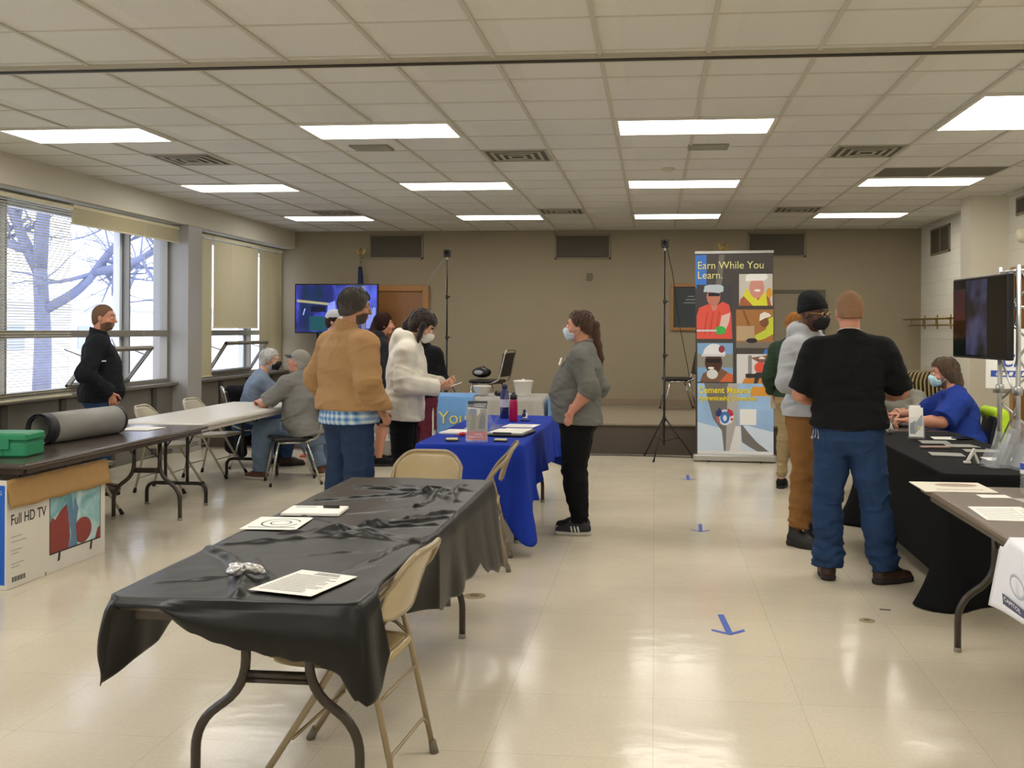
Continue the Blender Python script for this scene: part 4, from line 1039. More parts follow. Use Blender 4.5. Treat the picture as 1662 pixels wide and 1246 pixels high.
# chrome stacking chair
chrome = mat('chrome_tube', '#b9b6ae', rough=.18, metal=.9, var=.04)
vin = mat('black_vinyl', '#1c1b1a', rough=.45, var=.06, bump=.1, bscale=200)
def stack_chair(label, loc, rz, bk=.83):
    t = thing('stacking_chair', label, 'chair', loc, rz)
    MB().rbox((-.21, -.20, .43), (.21, .22, .475), .05).build('seat', vin, t, bevel=.012)
    M = Matrix.Translation((0, -.235, .50)) @ Matrix.Rotation(R(11), 4, 'X')
    MB().rbox((-.19, -.02, .02), (.19, .02, .35), .02, M=M).build('backrest', vin, t, bevel=.012)
    mb = MB()
    mb.tube(fillet([(-.21, -.10, .425), (-.21, -.235, .47), (-.20, -.33, .88), (.20, -.33, .88), (.21, -.235, .47), (.21, -.10, .425)], .06), .0115, 10)
    mb.build('back_frame', chrome, t)
    for sx in (-1, 1):
        for y0, y1 in ((.15, .23), (-.12, -.26)):
            o = MB().tube([(sx*.20, y0, .43), (sx*.225, y1, .0)], .0115, 10).build('leg', chrome, t)
            MB().tube([(sx*.2235, y1-.003, .03), (sx*.226, y1, 0)], .014, 8).build('foot_tip', rubk, o)
    MB().tube([(-.2, .15, .42), (-.2, -.12, .42), (.2, -.12, .42), (.2, .15, .42), (-.2, .15, .42)], .009, 8).build('seat_frame', chrome, t)
    return t
sc = stack_chair('chrome-legged black chair under the man in the grey shirt and cap', (-3.62, 9.82, 0), R(118))
dup(sc, (-4.50, 10.98, 0), R(-62), 'chrome-legged chair hung with a black coat at the end of the white table')
dup(sc, (-2.28, 13.75, .38), R(78), 'black stage chair seen side-on, with the virtual reality headset on its seat')
dup(sc, (.34, 14.9, .38), R(98), 'empty black chair on the stage beside the tall banner')
# folded chairs racked on a cart
cart = thing('chair_cart', 'low cart holding the row of folded tan chairs by the cream wall', 'cart', (3.24, 12.35, 0), R(-6))
mb = MB(); mb.box((-.36, -.25, .10), (.32, -.21, .14)); mb.box((-.36, .21, .10), (.32, .25, .14)); mb.box((-.36, -.25, .10), (-.32, .25, .14)); mb.box((.28, -.25, .10), (.32, .25, .14)); mb.build('deck', legm, cart)
for x in (-.32, .28):
    for y in (-.2, .2):
        MB().lathe([(.0, -.015), (.045, -.015), (.05, 0), (.045, .015), (0, .015)], n=14, M=Matrix.Translation((x, y, .05)) @ Matrix.Rotation(PI/2, 4, 'X')).build('caster', rubk, cart)
tand = mat('chair_olive_tan', '#93835c', rough=.3, var=.05, spec=.6)
def folded_chair(label, loc, rot):
    t = thing('folded_chair', label, 'chair', loc, 0, 'folded chairs on the cart'); t.rotation_euler = rot
    def f(u, v):
        a = (u-.5)*2; ed = max(0, abs(a)-.3)/.7; zt = .93-.10*ed**2.0
        return (a*.22, .012*a*a, .62+(zt-.62)*v)
    MB().grid(f, 20, 8, thick=.006).build('backrest', tand, t)
    pts = [(-.22, 0, 0), (-.22, 0, .6)]+[f(i/20, 1) for i in range(21)]+[(.22, 0, .6), (.22, 0, 0)]
    MB().tube(pts, .012, 8).build('main_frame', tand, t)
    MB().rbox((-.19, -.02, .18), (.19, -.006, .58), .004).build('seat', tand, t)
    return t
fc = folded_chair('', (0, 0, 0), (0, 0, 0)); NF = 11
for i in range(NF):
    x = -.24+i*.042; yw = 12.35+x*math.sin(R(-6)); xw = 3.24+x*math.cos(R(-6))
    lb = 'frontmost folded tan chair, leftmost on the wall cart' if i == 0 else 'last folded tan chair at the wall end of the cart' if i == NF-1 else 'tan folded chair standing within the row on the cart'
    c = fc if i == 0 else copy_tree(fc)
    c.location = (xw, yw-.02, .145); c.rotation_euler = (R(0), R(-8+i*.8), R(62)); c['label'] = lb
# ================================================================== OBJECTS
pap = mat('paper_white', '#efece4', rough=.8, var=.03); ink = mat('ink_black', '#2b2a2a', rough=.7); inkg = mat('ink_grey', '#a9a7a4', rough=.8)
acr = mat('acrylic_clear', '#e6ebf0', rough=.05, var=0, spec=.6, alpha=.13)
blkp = mat('plastic_black', '#18181a', rough=.35, var=.05); whp = mat('plastic_white', '#dcd9d0', rough=.4, var=.03)
alum = mat('aluminium_satin', '#b9b9b6', rough=.32, metal=.8, var=.05); brass = mat('brass_aged', '#8f7a45', rough=.35, metal=.6, var=.1)
def flat(mb, poly, z, mi=0, M=None, th=.0006):
    return mb.prism(poly, z, z+th, mi, M)
def rect(x0, y0, x1, y1): return [(x0, y0), (x1, y0), (x1, y1), (x0, y1)]
def circ(cx, cy, r, n=24, ry=None, a0=0, a1=360): return [(cx+r*math.cos(R(a0+(a1-a0)*i/n)), cy+(ry or r)*math.sin(R(a0+(a1-a0)*i/n))) for i in range(n if a1-a0 == 360 else n+1)]
def put(label, name, cat, mb, m, loc, rz=0, group=None, **k):
    o = mb.build(name, m, **k); o.location = loc; o.rotation_euler = (0, 0, rz); return tag(o, label, cat, group)

# ---- tall roll-up banner
t = thing('roll_up_banner', 'tall roll-up banner reading Earn While You Learn', 'banner', (.94, 12.08, 0), R(0))
W, Hb = .452, 2.40
MB().rbox((-W-.03, -.10, .012), (W+.03, .06, .085), .02).build('base', alum, t, bevel=.004)
MB().box((-W-.005, -.018, 2.455), (W+.005, .008, 2.485)).build('top_rail', alum, t)
for sx in (-1, 1): MB().tube([(sx*.3, -.05, .006), (sx*.3, -.16, .006)], .006, 6).build('foot', blkp, t)
MB().tube([(0, .03, .05), (0, .03, 2.46)], .009, 8).build('support_pole', alum, t)
P = {}
def pm(n, c, r=.45): return mat('print_'+c[1:], c, rough=r, var=.05, nscale=6)
sheet = MB().box((-W, -.006, .08), (W, -.004, 2.46)).build('sheet', pm('charcoal', '#46423f'), t)
BF = frame((-W, -.0062, 2.455), (1, 0, 0), (0, 0, 1))     # banner plane: x right, y up (negative = down)
lay = [0]
def bl_(name, poly, m, parent=sheet):
    lay[0] += 1
    return MB().prism(poly, 0, .0004+lay[0]*.00004, 0, BF).build(name, m, parent)
def bpx(x, y): return ((x-1128)/124.0*.904, -(y-413)/330.0*2.375)       # measured on the upright sheet
def bp_poly(pts): return [bpx(*q) for q in pts][::-1]
def q_(name, pts, col, parent=sheet): return bl_(name, bp_poly(pts), pm(name, col), parent)
def brect(x0, y0, x1, y1): return [(x0, y0), (x1, y0), (x1, y1), (x0, y1)]
def bell(cx, cy, rx, ry=None, a0=0, a1=360, n=22): return [(cx+rx*math.cos(R(a)), cy+(ry or rx)*math.sin(R(a))) for a in np.linspace(a0, a1, n, endpoint=(a1-a0 != 360))]
def picture(name, x0, y0, x1, y1, col): return q_(name, brect(x0, y0, x1, y1), col)
q_('blue_strip', brect(1128, 415, 1146, 470), '#3f78cc'); q_('grey_beam', [(1166, 415), (1175, 415), (1170, 470), (1160, 470)], '#6e6a66')
pic = picture('photo_left_top', 1130, 464, 1187, 553, '#3f3d42')
q_('arch_shirt', [(1130, 553), (1130, 515), (1134, 502), (1148, 496), (1160, 500), (1172, 492), (1182, 497), (1186, 516), (1187, 553)], '#dd5546', pic)
[q_('shirt_fold', [(x_, 508), (x_+1.6, 507), (x_-4, 548), (x_-6, 540)], '#c04438', pic) for x_ in (1147, 1156, 1166)]; q_('neck', [(1151, 492), (1164, 492), (1162, 504), (1156, 508)], '#c98674', pic); q_('face', bell(1157, 484, 11, 15), '#bd7862', pic); q_('glasses_bar', brect(1149, 477, 1167, 483), '#1d1a1e', pic)
q_('helmet', [(1141, 476), (1143, 466), (1150, 464), (1168, 464), (1173, 467), (1173, 475), (1166, 478), (1152, 476)], '#b9c6ce', pic)
q_('arm', [(1170, 515), (1184, 510), (1182, 525), (1176, 540), (1166, 536)], '#dcc0b4', pic); q_('glove', bell(1168, 539, 9, 7), '#3fae4c', pic); q_('tool_bar', brect(1130, 538, 1162, 541), '#c9c9cc', pic)
pic = picture('photo_right_top', 1198, 447, 1251, 499, '#c9c4ba')
q_('coat', [(1198, 499), (1200, 488), (1208, 480), (1236, 478), (1246, 486), (1249, 499)], '#a5623a', pic); q_('hood', [(1204, 482), (1210, 470), (1228, 490), (1240, 474), (1243, 499), (1220, 499)], '#d9d73a', pic)
q_('face', bell(1226, 470, 12, 17), '#cf9080', pic); q_('smile', bell(1227, 474, 5, 2), '#f1ebe6', pic); q_('helmet', [(1208, 459), (1209, 449), (1215, 447), (1241, 447), (1244, 453), (1238, 458), (1222, 458)], '#efedea', pic); q_('machine', bell(1246, 478, 5, 8), '#d79a2c', pic)
pic = picture('photo_right_middle', 1193, 505, 1252, 568, '#a5713f')
q_('blocks', brect(1194, 532, 1222, 556), '#b8a07e', pic); q_('plank', [(1203, 506), (1206, 506), (1216, 531), (1212, 532)], '#84552b', pic); q_('concrete', brect(1193, 558, 1252, 568), '#7d7468', pic)
q_('hi_vis', [(1222, 548), (1240, 538), (1245, 520), (1252, 517), (1252, 545), (1238, 553), (1226, 556)], '#c4cf3f', pic); q_('face', bell(1238, 526, 7, 8), '#7c4f33', pic); q_('helmet', [(1230, 524), (1231, 513), (1238, 509), (1246, 512), (1249, 516), (1240, 519)], '#e8e2d3', pic); q_('glove', bell(1218, 556, 9, 4), '#29292b', pic)
q_('blue_gap', [(1236, 577), (1239, 570), (1252, 570), (1252, 578)], '#3f78cc')
pic = picture('photo_left_bottom', 1131, 560, 1188, 624, '#7fa7cf')
q_('wall_strip', brect(1131, 578, 1188, 600), '#8d8d80', pic); q_('coat', [(1135, 624), (1140, 610), (1152, 604), (1170, 602), (1186, 612), (1188, 624)], '#7b5a45', pic); q_('hi_vis', [(1166, 624), (1180, 608), (1188, 612), (1188, 624)], '#d0673d', pic)
q_('face', bell(1157, 592, 14, 18), '#4a2b1f', pic); q_('glasses_bar', brect(1145, 586, 1168, 592), '#19130f', pic); q_('dust_mask', bell(1155, 611, 9, 8), '#d9d9d6', pic); q_('smile', bell(1153, 601, 5, 2), '#efe9e4', pic)
q_('helmet', bell(1158, 580, 18, 19, 180, 360), '#e6e6ea', pic); q_('helmet_brim', brect(1138, 578, 1175, 582), '#d4d4da', pic); q_('helmet_patch', bell(1170, 570, 5, 6), '#93374a', pic)
pic = picture('photo_right_bottom', 1194, 578, 1253, 632, '#d9d7d6')
q_('beam', brect(1212, 580, 1218, 632), '#8f8f90', pic); q_('roof', [(1216, 584), (1253, 578), (1253, 592), (1230, 592)], '#8a5b4f', pic); q_('machine', [(1200, 632), (1206, 618), (1252, 616), (1253, 634)], '#d2852c', pic); q_('machine_dark', brect(1208, 610, 1248, 617), '#34302d', pic)
q_('shirt', bell(1231, 600, 9, 9), '#e2553f', pic); q_('legs', [(1224, 608), (1241, 608), (1244, 626), (1238, 627), (1232, 612), (1226, 628), (1221, 626)], '#2f3540', pic); q_('helmet', bell(1234, 586, 5, 4, 180, 360), '#eeeae2', pic)
bl_('sky_low', bp_poly(brect(1131, 626, 1252, 741)), mat('print_sky', '#9cbfe8', rough=.45, var=.28, nscale=4)); q_('sky_haze', [(1131, 690), (1170, 700), (1210, 695), (1252, 705), (1252, 741), (1131, 741)], '#d3e2f2')
q_('pillar_dark', [(1142, 626), (1180, 626), (1180, 741), (1174, 741), (1170, 704), (1156, 684), (1148, 655)], '#75716d'); q_('pillar_light', [(1180, 626), (1196, 626), (1196, 741), (1176, 741)], '#b3b0ad')
q_('pillar_white', [(1181, 741), (1192, 696), (1198, 696), (1201, 741)], '#e5e4e2'); q_('arch_curve', [(1200, 690), (1212, 706), (1226, 722), (1246, 738), (1229, 738), (1214, 730), (1202, 722)], '#77736f')
q_('pavers', brect(1131, 737, 1252, 743), '#ece9e6')
q_('machine_low', [(1218, 632), (1246, 630), (1248, 646), (1216, 647)], '#dd9a3c'); q_('blank_square', brect(1199, 668, 1225, 694), '#f1f1ef')
em = q_('emblem', bell(1175, 682, 10.5, 13), '#dfe5ee'); q_('flag_left', [(1160, 673), (1167, 666), (1172, 676), (1166, 681), (1161, 680)], '#2f3f73', em); q_('flag_left_stripes', [(1161, 680), (1166, 681), (1168, 694), (1163, 688)], '#c66b70', em); q_('flag_right', [(1180, 667), (1187, 671), (1189, 678), (1183, 681), (1178, 674)], '#b33b47', em); q_('flag_right_white', [(1183, 681), (1189, 678), (1188, 688), (1183, 693)], '#ecdfe0', em); q_('flag_leaf', bell(1186, 685, 1.8, 2.4), '#c0392f', em); q_('emblem_ring', bell(1175, 682, 7.5, 10), '#3a76bd', em); q_('emblem_figure', bell(1175, 683, 3, 5), '#dfe9f2', em)
def btext(s, x, y, size, col, sx=1., bold=0, dark=True):
    p = bpx(x, y)
    for k, (mm, dx, dz) in enumerate(((mat('print_shadow', '#222018', rough=.6), .0035, .0034), (mat(col[0], col[1], rough=.5), 0, .0048))):
        M = BF @ Matrix.Translation((p[0]+dx, p[1]-dx*.7, dz)); text_mesh('lettering', s, size, mm, sheet, M, extrude=.0002, sx=sx, bold=bold)
YL = ('print_pale_yellow', '#e6e39a'); YS = ('print_yellow_strong', '#f0dc2f')
btext('Earn While You', 1131, 438, .125, YL, .96); btext('Learn.', 1131, 454, .125, YL, .96)
btext("Cement Masons'", 1133, 642, .105, YS, .88, .002); btext('Apprenticeship Committee', 1133, 654, .080, YS, .76, .0015)
t.rotation_euler = (0, R(-.35), R(-4))
for o_ in list(t.children): pass
# eagle-topped flag pole behind the banner and flag at left
def eagle(t, z):
    mb = MB(); mb.tube([(0, 0, z-.12), (0, 0, z)], .012, 8); mb.ball((0, 0, z+.02), .028, 12); mb.ball((0, 0, z+.09), (.022, .022, .05), 12); mb.ball((.0, -.02, z+.145), .016, 10)
    mb.build('finial', brass, t)
    for sx in (-1, 1):
        MB().prism([(sx*.01, z+.06), (sx*.05, z+.13), (sx*.085, z+.155), (sx*.078, z+.11), (sx*.06, z+.07), (sx*.03, z+.045)][::(1 if sx > 0 else -1)], -.006, .006, M=Matrix.Rotation(PI/2, 4, 'X')).build('eagle_wing', brass, t)
t = thing('flag_pole', 'eagle-topped flag pole standing behind the tall banner', 'flag pole', (1.0, 15.1, .38)); MB().tube([(0, 0, .05), (0, 0, 2.23)], .014, 10).build('pole', wood, t); MB().lathe([(.14, 0), (.14, .02), (.05, .05), (.02, .09)], n=24).build('base', brass, t); eagle(t, 2.30)
t = thing('flag_pole', 'flag pole with furled dark blue flag behind the wall television', 'flag pole', (-4.62, 15.55, .38)); MB().tube([(0, 0, .05), (0, 0, 2.28)], .014, 10).build('pole', alum, t); MB().lathe([(.14, 0), (.14, .02), (.05, .05), (.02, .09)], n=24).build('base', brass, t); eagle(t, 2.28)
v = Vol((-.2, -.2, .5), (.2, .2, 2.3), .011); v.cone((.0, -.02, 2.12), (.02, -.03, .9), .025, .085, .02); v.field(lambda P: .013*np.sin(np.arctan2(P[:, 1]+.02, P[:, 0])*6+P[:, 2]*2)); link_mesh('flag', [v.mesh(1)], mat('flag_navy', '#22254a', rough=.8, var=.15), t)
# wall-side television with a blue picture
t = thing('television', 'wide flat television showing a blue picture, left of the wooden door', 'television', (-4.86, 15.1, .38))
MB().rbox((-.655, -.03, 1.09), (.655, .02, 1.85), .01).build('case', blkp, t, bevel=.004)
scr = mat('screen_blue', '#16224f', rough=.15, var=0, emit='#26358c', estr=.34)
N, L, b = nodes_of(scr); tc = N.new('ShaderNodeTexCoord'); mp = N.new('ShaderNodeMapping'); mp.inputs['Scale'].default_value = (2.2, 1, .9); mp.inputs['Location'].default_value = (.3, 0, .2)
ns = N.new('ShaderNodeTexNoise'); ns.inputs['Scale'].default_value = 1.6; ns.inputs['Detail'].default_value = 3; cr = N.new('ShaderNodeValToRGB'); L.new(tc.outputs['Object'], mp.inputs[0]); L.new(mp.outputs[0], ns.inputs[0]); L.new(ns.outputs[0], cr.inputs[0])
e = cr.color_ramp.elements; e[0].position = .38; e[0].color = lin('#14304a'); e[1].position = .66; e[1].color = lin('#4a5ae0'); x_ = e.new(.5); x_.color = lin('#232a72'); L.new(cr.outputs[0], b.inputs['Emission Color']); L.new(cr.outputs[0], b.inputs['Base Color'])
s_ = MB().box((-.635, -.032, 1.11), (.635, -.0305, 1.83)).build('screen', scr, t)
def se(n, c, st=.4): return mat('scr_'+n, c, rough=.2, var=0, emit=c, estr=st*.6)
SF = frame((0, -.0325, 1.47), (1, 0, 0), (0, 0, 1))
for n, poly, c, st in (('bar', [(-.62, .14), (-.05, .08), (-.05, .045), (-.62, .10)], '#a5a583', .6), ('glow', [(-.14, -.1), (-.13, .08), (-.02, .12), (.0, -.1)], '#7f8cf5', .9), ('window_blue', rect(.47, -.30, .62, .02), '#7c8be0', .6), ('post', rect(.40, -.36, .46, .35), '#6f7390', .5), ('table_dark', rect(-.40, -.05, -.16, .04), '#0e1836', .4), ('panel_teal', rect(-.42, -.34, -.16, -.12), '#1d5560', .5), ('streak', [(-.53, -.10), (-.50, .0), (-.48, .0), (-.51, -.1)], '#9aa2e8', .7)):
    MB().prism(poly, 0, .001, 0, SF).build('picture_'+n, se(n, c, st), s_)
MB().tube([(-.3, .0, 0.02), (-.3, .0, 1.12)], .02, 10).tube([(.3, .0, 0.02), (.3, .0, 1.12)], .02, 10).tube([(-.3, 0, .5), (.3, 0, .5)], .015, 8).build('stand_frame', blkp, t)
for sx in (-.3, .3): MB().rbox((sx-.03, -.3, 0), (sx+.03, .3, .03), .01).build('stand_foot', blkp, t)
# framed letter board
t = thing('letter_board', 'wood-framed dark letter board beside the banner', 'notice board', (.62, YB-.005, 1.90))
mb = MB(); w_, h_, a = .38, .36, .045
mb.box((-w_, -.04, -h_), (w_, 0, -h_+a)); mb.box((-w_, -.04, h_-a), (w_, 0, h_)); mb.box((-w_, -.04, -h_+a), (-w_+a, 0, h_-a)); mb.box((w_-a, -.04, -h_+a), (w_, 0, h_-a)); mb.build('frame', woodf, t, bevel=.004)
MB().box((-w_+a, -.02, -h_+a), (w_-a, -.002, h_-a)).build('panel', mat('felt_dark', '#3c4244', rough=.6), t)
mb = MB(); 
for i in range(3): mb.box((-.12-i*.03, -.0215, .16-i*.05), (-.02+i*.03, -.0203, .175-i*.05))
mb.build('letters', mat('letters_pale', '#8e9493', rough=.6), t)
put('small beige thermostat on the back wall under the middle grille', 'thermostat', 'thermostat', MB().rbox((-.035, -.03, -.055), (.035, 0, .055), .006), mat('plastic_putty', '#6f6654', rough=.5), (-1.02, YB, 2.37))
# light stands (tripods with a boxy head)
def tripod(label, x, y, z, h, spread, foot=.0):
    t = thing('tripod_stand', label, 'tripod', (x, y, z)); sb = blkp
    MB().tube([(0, 0, .16), (0, 0, h*.48)], .014, 10).build('lower_tube', sb, t); MB().tube([(0, 0, h*.46), (0, 0, h*.73)], .011, 10).build('middle_tube', sb, t); MB().tube([(0, 0, h*.72), (0, 0, h-.05)], .008, 10).build('upper_tube', sb, t)
    for zz in (h*.48, h*.73): 
        o = MB().lathe([(.019, -.025), (.021, -.02), (.021, .02), (.015, .025)], c=(0, 0, zz), n=14).build('clamp_collar', sb, t); MB().tube([(.018, 0, zz), (.045, 0, zz)], .008, 8).build('clamp_knob', sb, o)
    MB().lathe([(.02, -.03), (.024, -.02), (.024, .02), (.018, .03)], c=(0, 0, .48), n=14).build('leg_collar', sb, t); MB().lathe([(.018, -.02), (.018, .02)], c=(0, 0, .22), n=12).build('brace_collar', sb, t)
    for k in range(3):
        a = R(90+120*k+25+foot); d = Vector((math.cos(a), math.sin(a), 0))
        o = MB().tube([d*.02+Vector((0, 0, .48)), d*spread+Vector((0, 0, .012))], .0085, 8).build('leg', sb, t)
        MB().tube([d*(spread-.02)+Vector((0, 0, .03)), d*(spread+.01)+Vector((0, 0, .002))], .012, 8).build('foot_tip', rubk, o)
        MB().tube([d*.018+Vector((0, 0, .22)), d*spread*.5+Vector((0, 0, .25))], .005, 6).build('leg_brace', sb, t)
    M = Matrix.Translation((0, 0, h))
    o = MB().rbox((-.045, -.04, -.055), (.045, .04, .045), .012, M=M).build('sensor_box', sb, t, bevel=.006)
    MB().lathe([(.0, 0), (.026, 0), (.026, .012), (0, .012)], n=16, M=Matrix.Translation((0, -.04, h)) @ Matrix.Rotation(PI/2, 4, 'X')).build('sensor_window', mat('lens_dark', '#0c0c10', rough=.1), o)
    MB().tube([(0, 0, h-.09), (0, 0, h-.05)], .014, 8).build('head_mount', mat('mount_white', '#c9c9c6', rough=.4), t)
    return t
tripod('tall black tripod with a small sensor box, standing left of the banner', .115, 12.22, 0, 2.59, .36, 15)
tripod('thin black tripod with a sensor box on the stage behind the grey table', -2.82, 13.55, .38, 2.20, .30)
mb = MB(); c0 = [(.135, 12.24, 2.55), (.22, 12.34, 2.2), (.28, 12.4, 1.7), (.38, 12.38, 1.2), (.45, 12.4, .8), (.55, 12.45, .35), (.62, 12.35, .012), (.4, 12.3, .008), (.1, 12.38, .008), (-.3, 12.44, .008), (-.9, 12.40, .008), (-1.3, 12.56, .008)]
put('thin black cable hanging from the banner-side tripod and trailing along the floor', 'power_cable', 'cable', MB().tube(fillet(c0, .2, 5), .005, 6), blkp, (0, 0, 0))
put('thin grey cable running from the stage tripod head to the wooden door', 'power_cable', 'cable', MB().tube([(-2.84, 13.6, 2.55), (-3.2, 14.3, 2.3), (-3.55, 15.2, 2.02), (-3.75, 15.66, 1.6), (-3.78, 15.66, .4)], .005, 6), inkg, (0, 0, 0))
# virtual reality headset on the stage chair
t = thing('virtual_reality_headset', 'black and grey virtual reality headset resting on the stage chair', 'headset', (-2.36, 13.72, .857))
v = Vol((-.16, -.14, -.01), (.16, .14, .2), .006); v.ell((0, -.03, .07), (.095, .055, .052), .02); v.ell((0, .03, .075), (.085, .09, .035), .02); v.ell((0, .03, .075), (.062, .066, .08), .01, 's'); v.cone((-.0, -.05, .11), (0, .10, .12), .012, .012, .02)
v.cut((0, 0, .003), (0, 0, -1)); link_mesh('visor', [v.mesh(1)], blkp, t); MB().ball((-.02, -.078, .07), (.05, .010, .022)).build('front_plate', mat('visor_grey', '#a7abb0', rough=.25), t)
t.scale = (1.4, 1.4, 1.4)
# things on the grey-clothed table
t = thing('lidded_bucket', 'white plastic bucket with a lid on the grey-clothed table', 'bucket', (-1.57, 12.04, .747)); MB().lathe([(.0, .0), (.088, 0), (.092, .01), (.105, .155), (.110, .16), (.110, .172)], n=32).build('pail', whp, t)
MB().lathe([(.118, .168), (.122, .172), (.122, .185), (.10, .190), (.02, .195), (.012, .205), (.0, .208)], n=32).build('lid', whp, t); MB().tube([(-.115, 0, .16)]+[(.118*math.cos(a), -.1*math.sin(a)*.35-.0, .16-.11*math.sin(a)) for a in np.linspace(PI, 0, 9)]+[(.115, 0, .16)], .0022, 5).build('handle', whp, t)
t = thing('serving_bowl', 'white bowl on the grey-clothed table, holding red and dark bits', 'bowl', (-2.06, 11.98, .757)); MB().lathe([(.0, .0), (.06, 0), (.075, .01), (.108, .105), (.114, .11), (.108, .112), (.072, .016), (.0, .012)], n=32, cap=False).build('shell', whp, t)
for k, (dx, dy, c_) in enumerate(((-.02, -.02, '#b5463a'), (.03, .0, '#5a4a42'), (.0, .035, '#b5463a'))):
    tag(MB().ball((0, 0, 0), (.032, .03, .028)).build('snack_packet', mat('snack_'+c_[1:], c_, rough=.5, var=.2)), ['red snack packet at the front of the white bowl', 'dark brown snack packet at the right inside the white bowl', 'red snack packet at the back of the white bowl'][k], 'packet', 'packets in the bowl').location = (-2.06+dx, 11.98+dy, .757+.045)
put('small black rounded gadget beside the white bowl on the grey cloth', 'gadget', 'gadget', MB().ball((0, 0, .028), (.055, .045, .028)).ball((-.02, 0, .05), (.02, .02, .018)), blkp, (-1.86, 11.98, .7475))
# things on the blue table
ZB = .751
def slab(pts, th=.0025, m=pap, label='', name='paper_sheet', cat='paper', z=ZB, mark=None, group=None):
    cx = sum(p[0] for p in pts)/4; cy = sum(p[1] for p in pts)/4
    a = pts; area = sum(a[i][0]*a[(i+1) % 4][1]-a[(i+1) % 4][0]*a[i][1] for i in range(4))
    if area < 0: pts = pts[::-1]
    o = MB().prism([(x-cx, y-cy) for x, y in pts], 0, th).build(name, m); o.location = (cx, cy, z)
    tag(o, label, cat, group)
    if mark: mark(o, th)
    return o
def lines(o, pts, th, n=8, m=inkg, name='printed_lines', w0=.08, w1=.92, h0=.12, h1=.8):
    """printed text lines on the sheet whose corners are pts: [bottom-left, bottom-right, top-right, top-left] relative to the sheet"""
    a, b, c, d = [Vector((p[0], p[1], 0)) for p in pts]; mb = MB(); r = random.Random(len(o.name)+n)
    for i in range(n):
        v_ = h0+(h1-h0)*i/max(1, n-1); u1 = w1-r.random()*.25*(w1-w0)
        def P2(u, v): return (a*(1-u)+b*u)*(1-v)+(d*(1-u)+c*u)*v
        q = [P2(w0, v_), P2(u1, v_), P2(u1, v_+.018), P2(w0, v_+.018)]; mb.prism([(p.x, p.y) for p in q], th, th+.0003)
    mb.build(name, m, o)
def sheet4(pts, label, n=8, **k):
    cx = sum(p[0] for p in pts)/4; cy = sum(p[1] for p in pts)/4
    return slab(list(pts), label=label, mark=(lambda o, th: lines(o, [(p[0]-cx, p[1]-cy) for p in pts], th, n)) if n else None, **k)
redp = mat('print_red', '#c23b3a', rough=.5, var=.04); navy = mat('print_navy', '#2b3541', rough=.5, var=.04)
t = thing('brochure_holder', 'clear upright holder with a navy, photo and red brochure on the blue cloth', 'brochure holder', (-1.25, 7.07, ZB), R(4))
put('small cream fixture high on the right wall above the door, cut by the frame edge', 'wall_fixture', 'wall fixture', MB().lathe([(.0, .12), (.05, .115), (.075, .09), (.085, .04), (.085, .0)], n=24, M=Matrix.Rotation(-PI/2, 4, 'Y')), mat('fixture_cream', '#cfc8ac', rough=.4), (XR, 11.36, 2.59))
LM = Matrix.Rotation(R(-14), 4, 'X')
MB().box((-.075, -.052, 0), (.075, .045, .003)).box((-.075, -.040, .003), (-.0725, .02, .045)).box((.0725, -.040, .003), (.075, .02, .045)).box((-.078, -.0425, .0), (.078, -.040, .262), M=LM).build('acrylic_stand', acr, t)
MB().box((-.07, -.036, .006), (.07, -.030, .285), M=LM).build('brochure', pap, t)
BR = LM @ frame((-.07, -.0362, .006), (1, 0, 0), (0, 0, 1))
MB().prism(rect(.0, .0, .14, .062), 0, .0006, 0, BR).build('red_band', redp, t); MB().prism([(0, .235), (.14, .222), (.14, .279), (0, .279)], 0, .0006, 0, BR).build('navy_band', navy, t)
phm = mat('print_photo_mix', '#8a8170', rough=.5, var=.55, nscale=38); MB().prism(rect(0, .062, .14, .222), 0, .0004, 0, BR).build('photo', phm, t)
for n_, poly, c_ in (('worker_figure', [(.02, .07), (.055, .075), (.06, .15), (.045, .19), (.03, .18)], '#6b6a3f'), ('worker_figure', [(.08, .08), (.125, .08), (.13, .15), (.11, .20), (.09, .17)], '#4b4a3c'), ('sky_patch', [(.02, .19), (.07, .185), (.07, .22), (.02, .225)], '#4a6ca0'), ('wall_patch', [(.07, .17), (.09, .2), (.09, .22), (.06, .22)], '#d9d3c4')):
    MB().prism(poly, 0, .0009, 0, BR).build(n_, mat('print_'+c_[1:], c_, rough=.5, var=.3, nscale=60), t)
text_mesh('lettering', 'CARPENTER', .016, pap, t, BR @ Matrix.Translation((.045, .252, .001)), extrude=.0002); text_mesh('lettering', 'TRAINING', .016, pap, t, BR @ Matrix.Translation((.045, .237, .001)), extrude=.0002)
text_mesh('lettering', 'CAREER', .016, pap, t, BR @ Matrix.Translation((.05, .036, .001)), extrude=.0002); text_mesh('lettering', 'SKILLED TRADES', .013, pap, t, BR @ Matrix.Translation((.02, .018, .001)), extrude=.0002)
t = thing('acrylic_stand', 'clear tent-shaped sign holder standing open on the blue table', 'sign holder', (-1.30, 8.25, ZB), R(0))
MB().box((-.002, -.10, 0), (.002, .10, .30), M=Matrix.Translation((-.02, 0, 0)) @ Matrix.Rotation(R(24), 4, 'Y')).build('leaning_panel', acr, t)
MB().box((-.002, -.10, 0), (.002, .10, .30), M=Matrix.Translation((.04, -.35, 0)) @ Matrix.Rotation(R(-24), 4, 'Y')).build('leaning_panel', acr, t)
MB().box((-.03, -.45, 0), (.06, .10, .003)).build('foot_plate', acr, t)
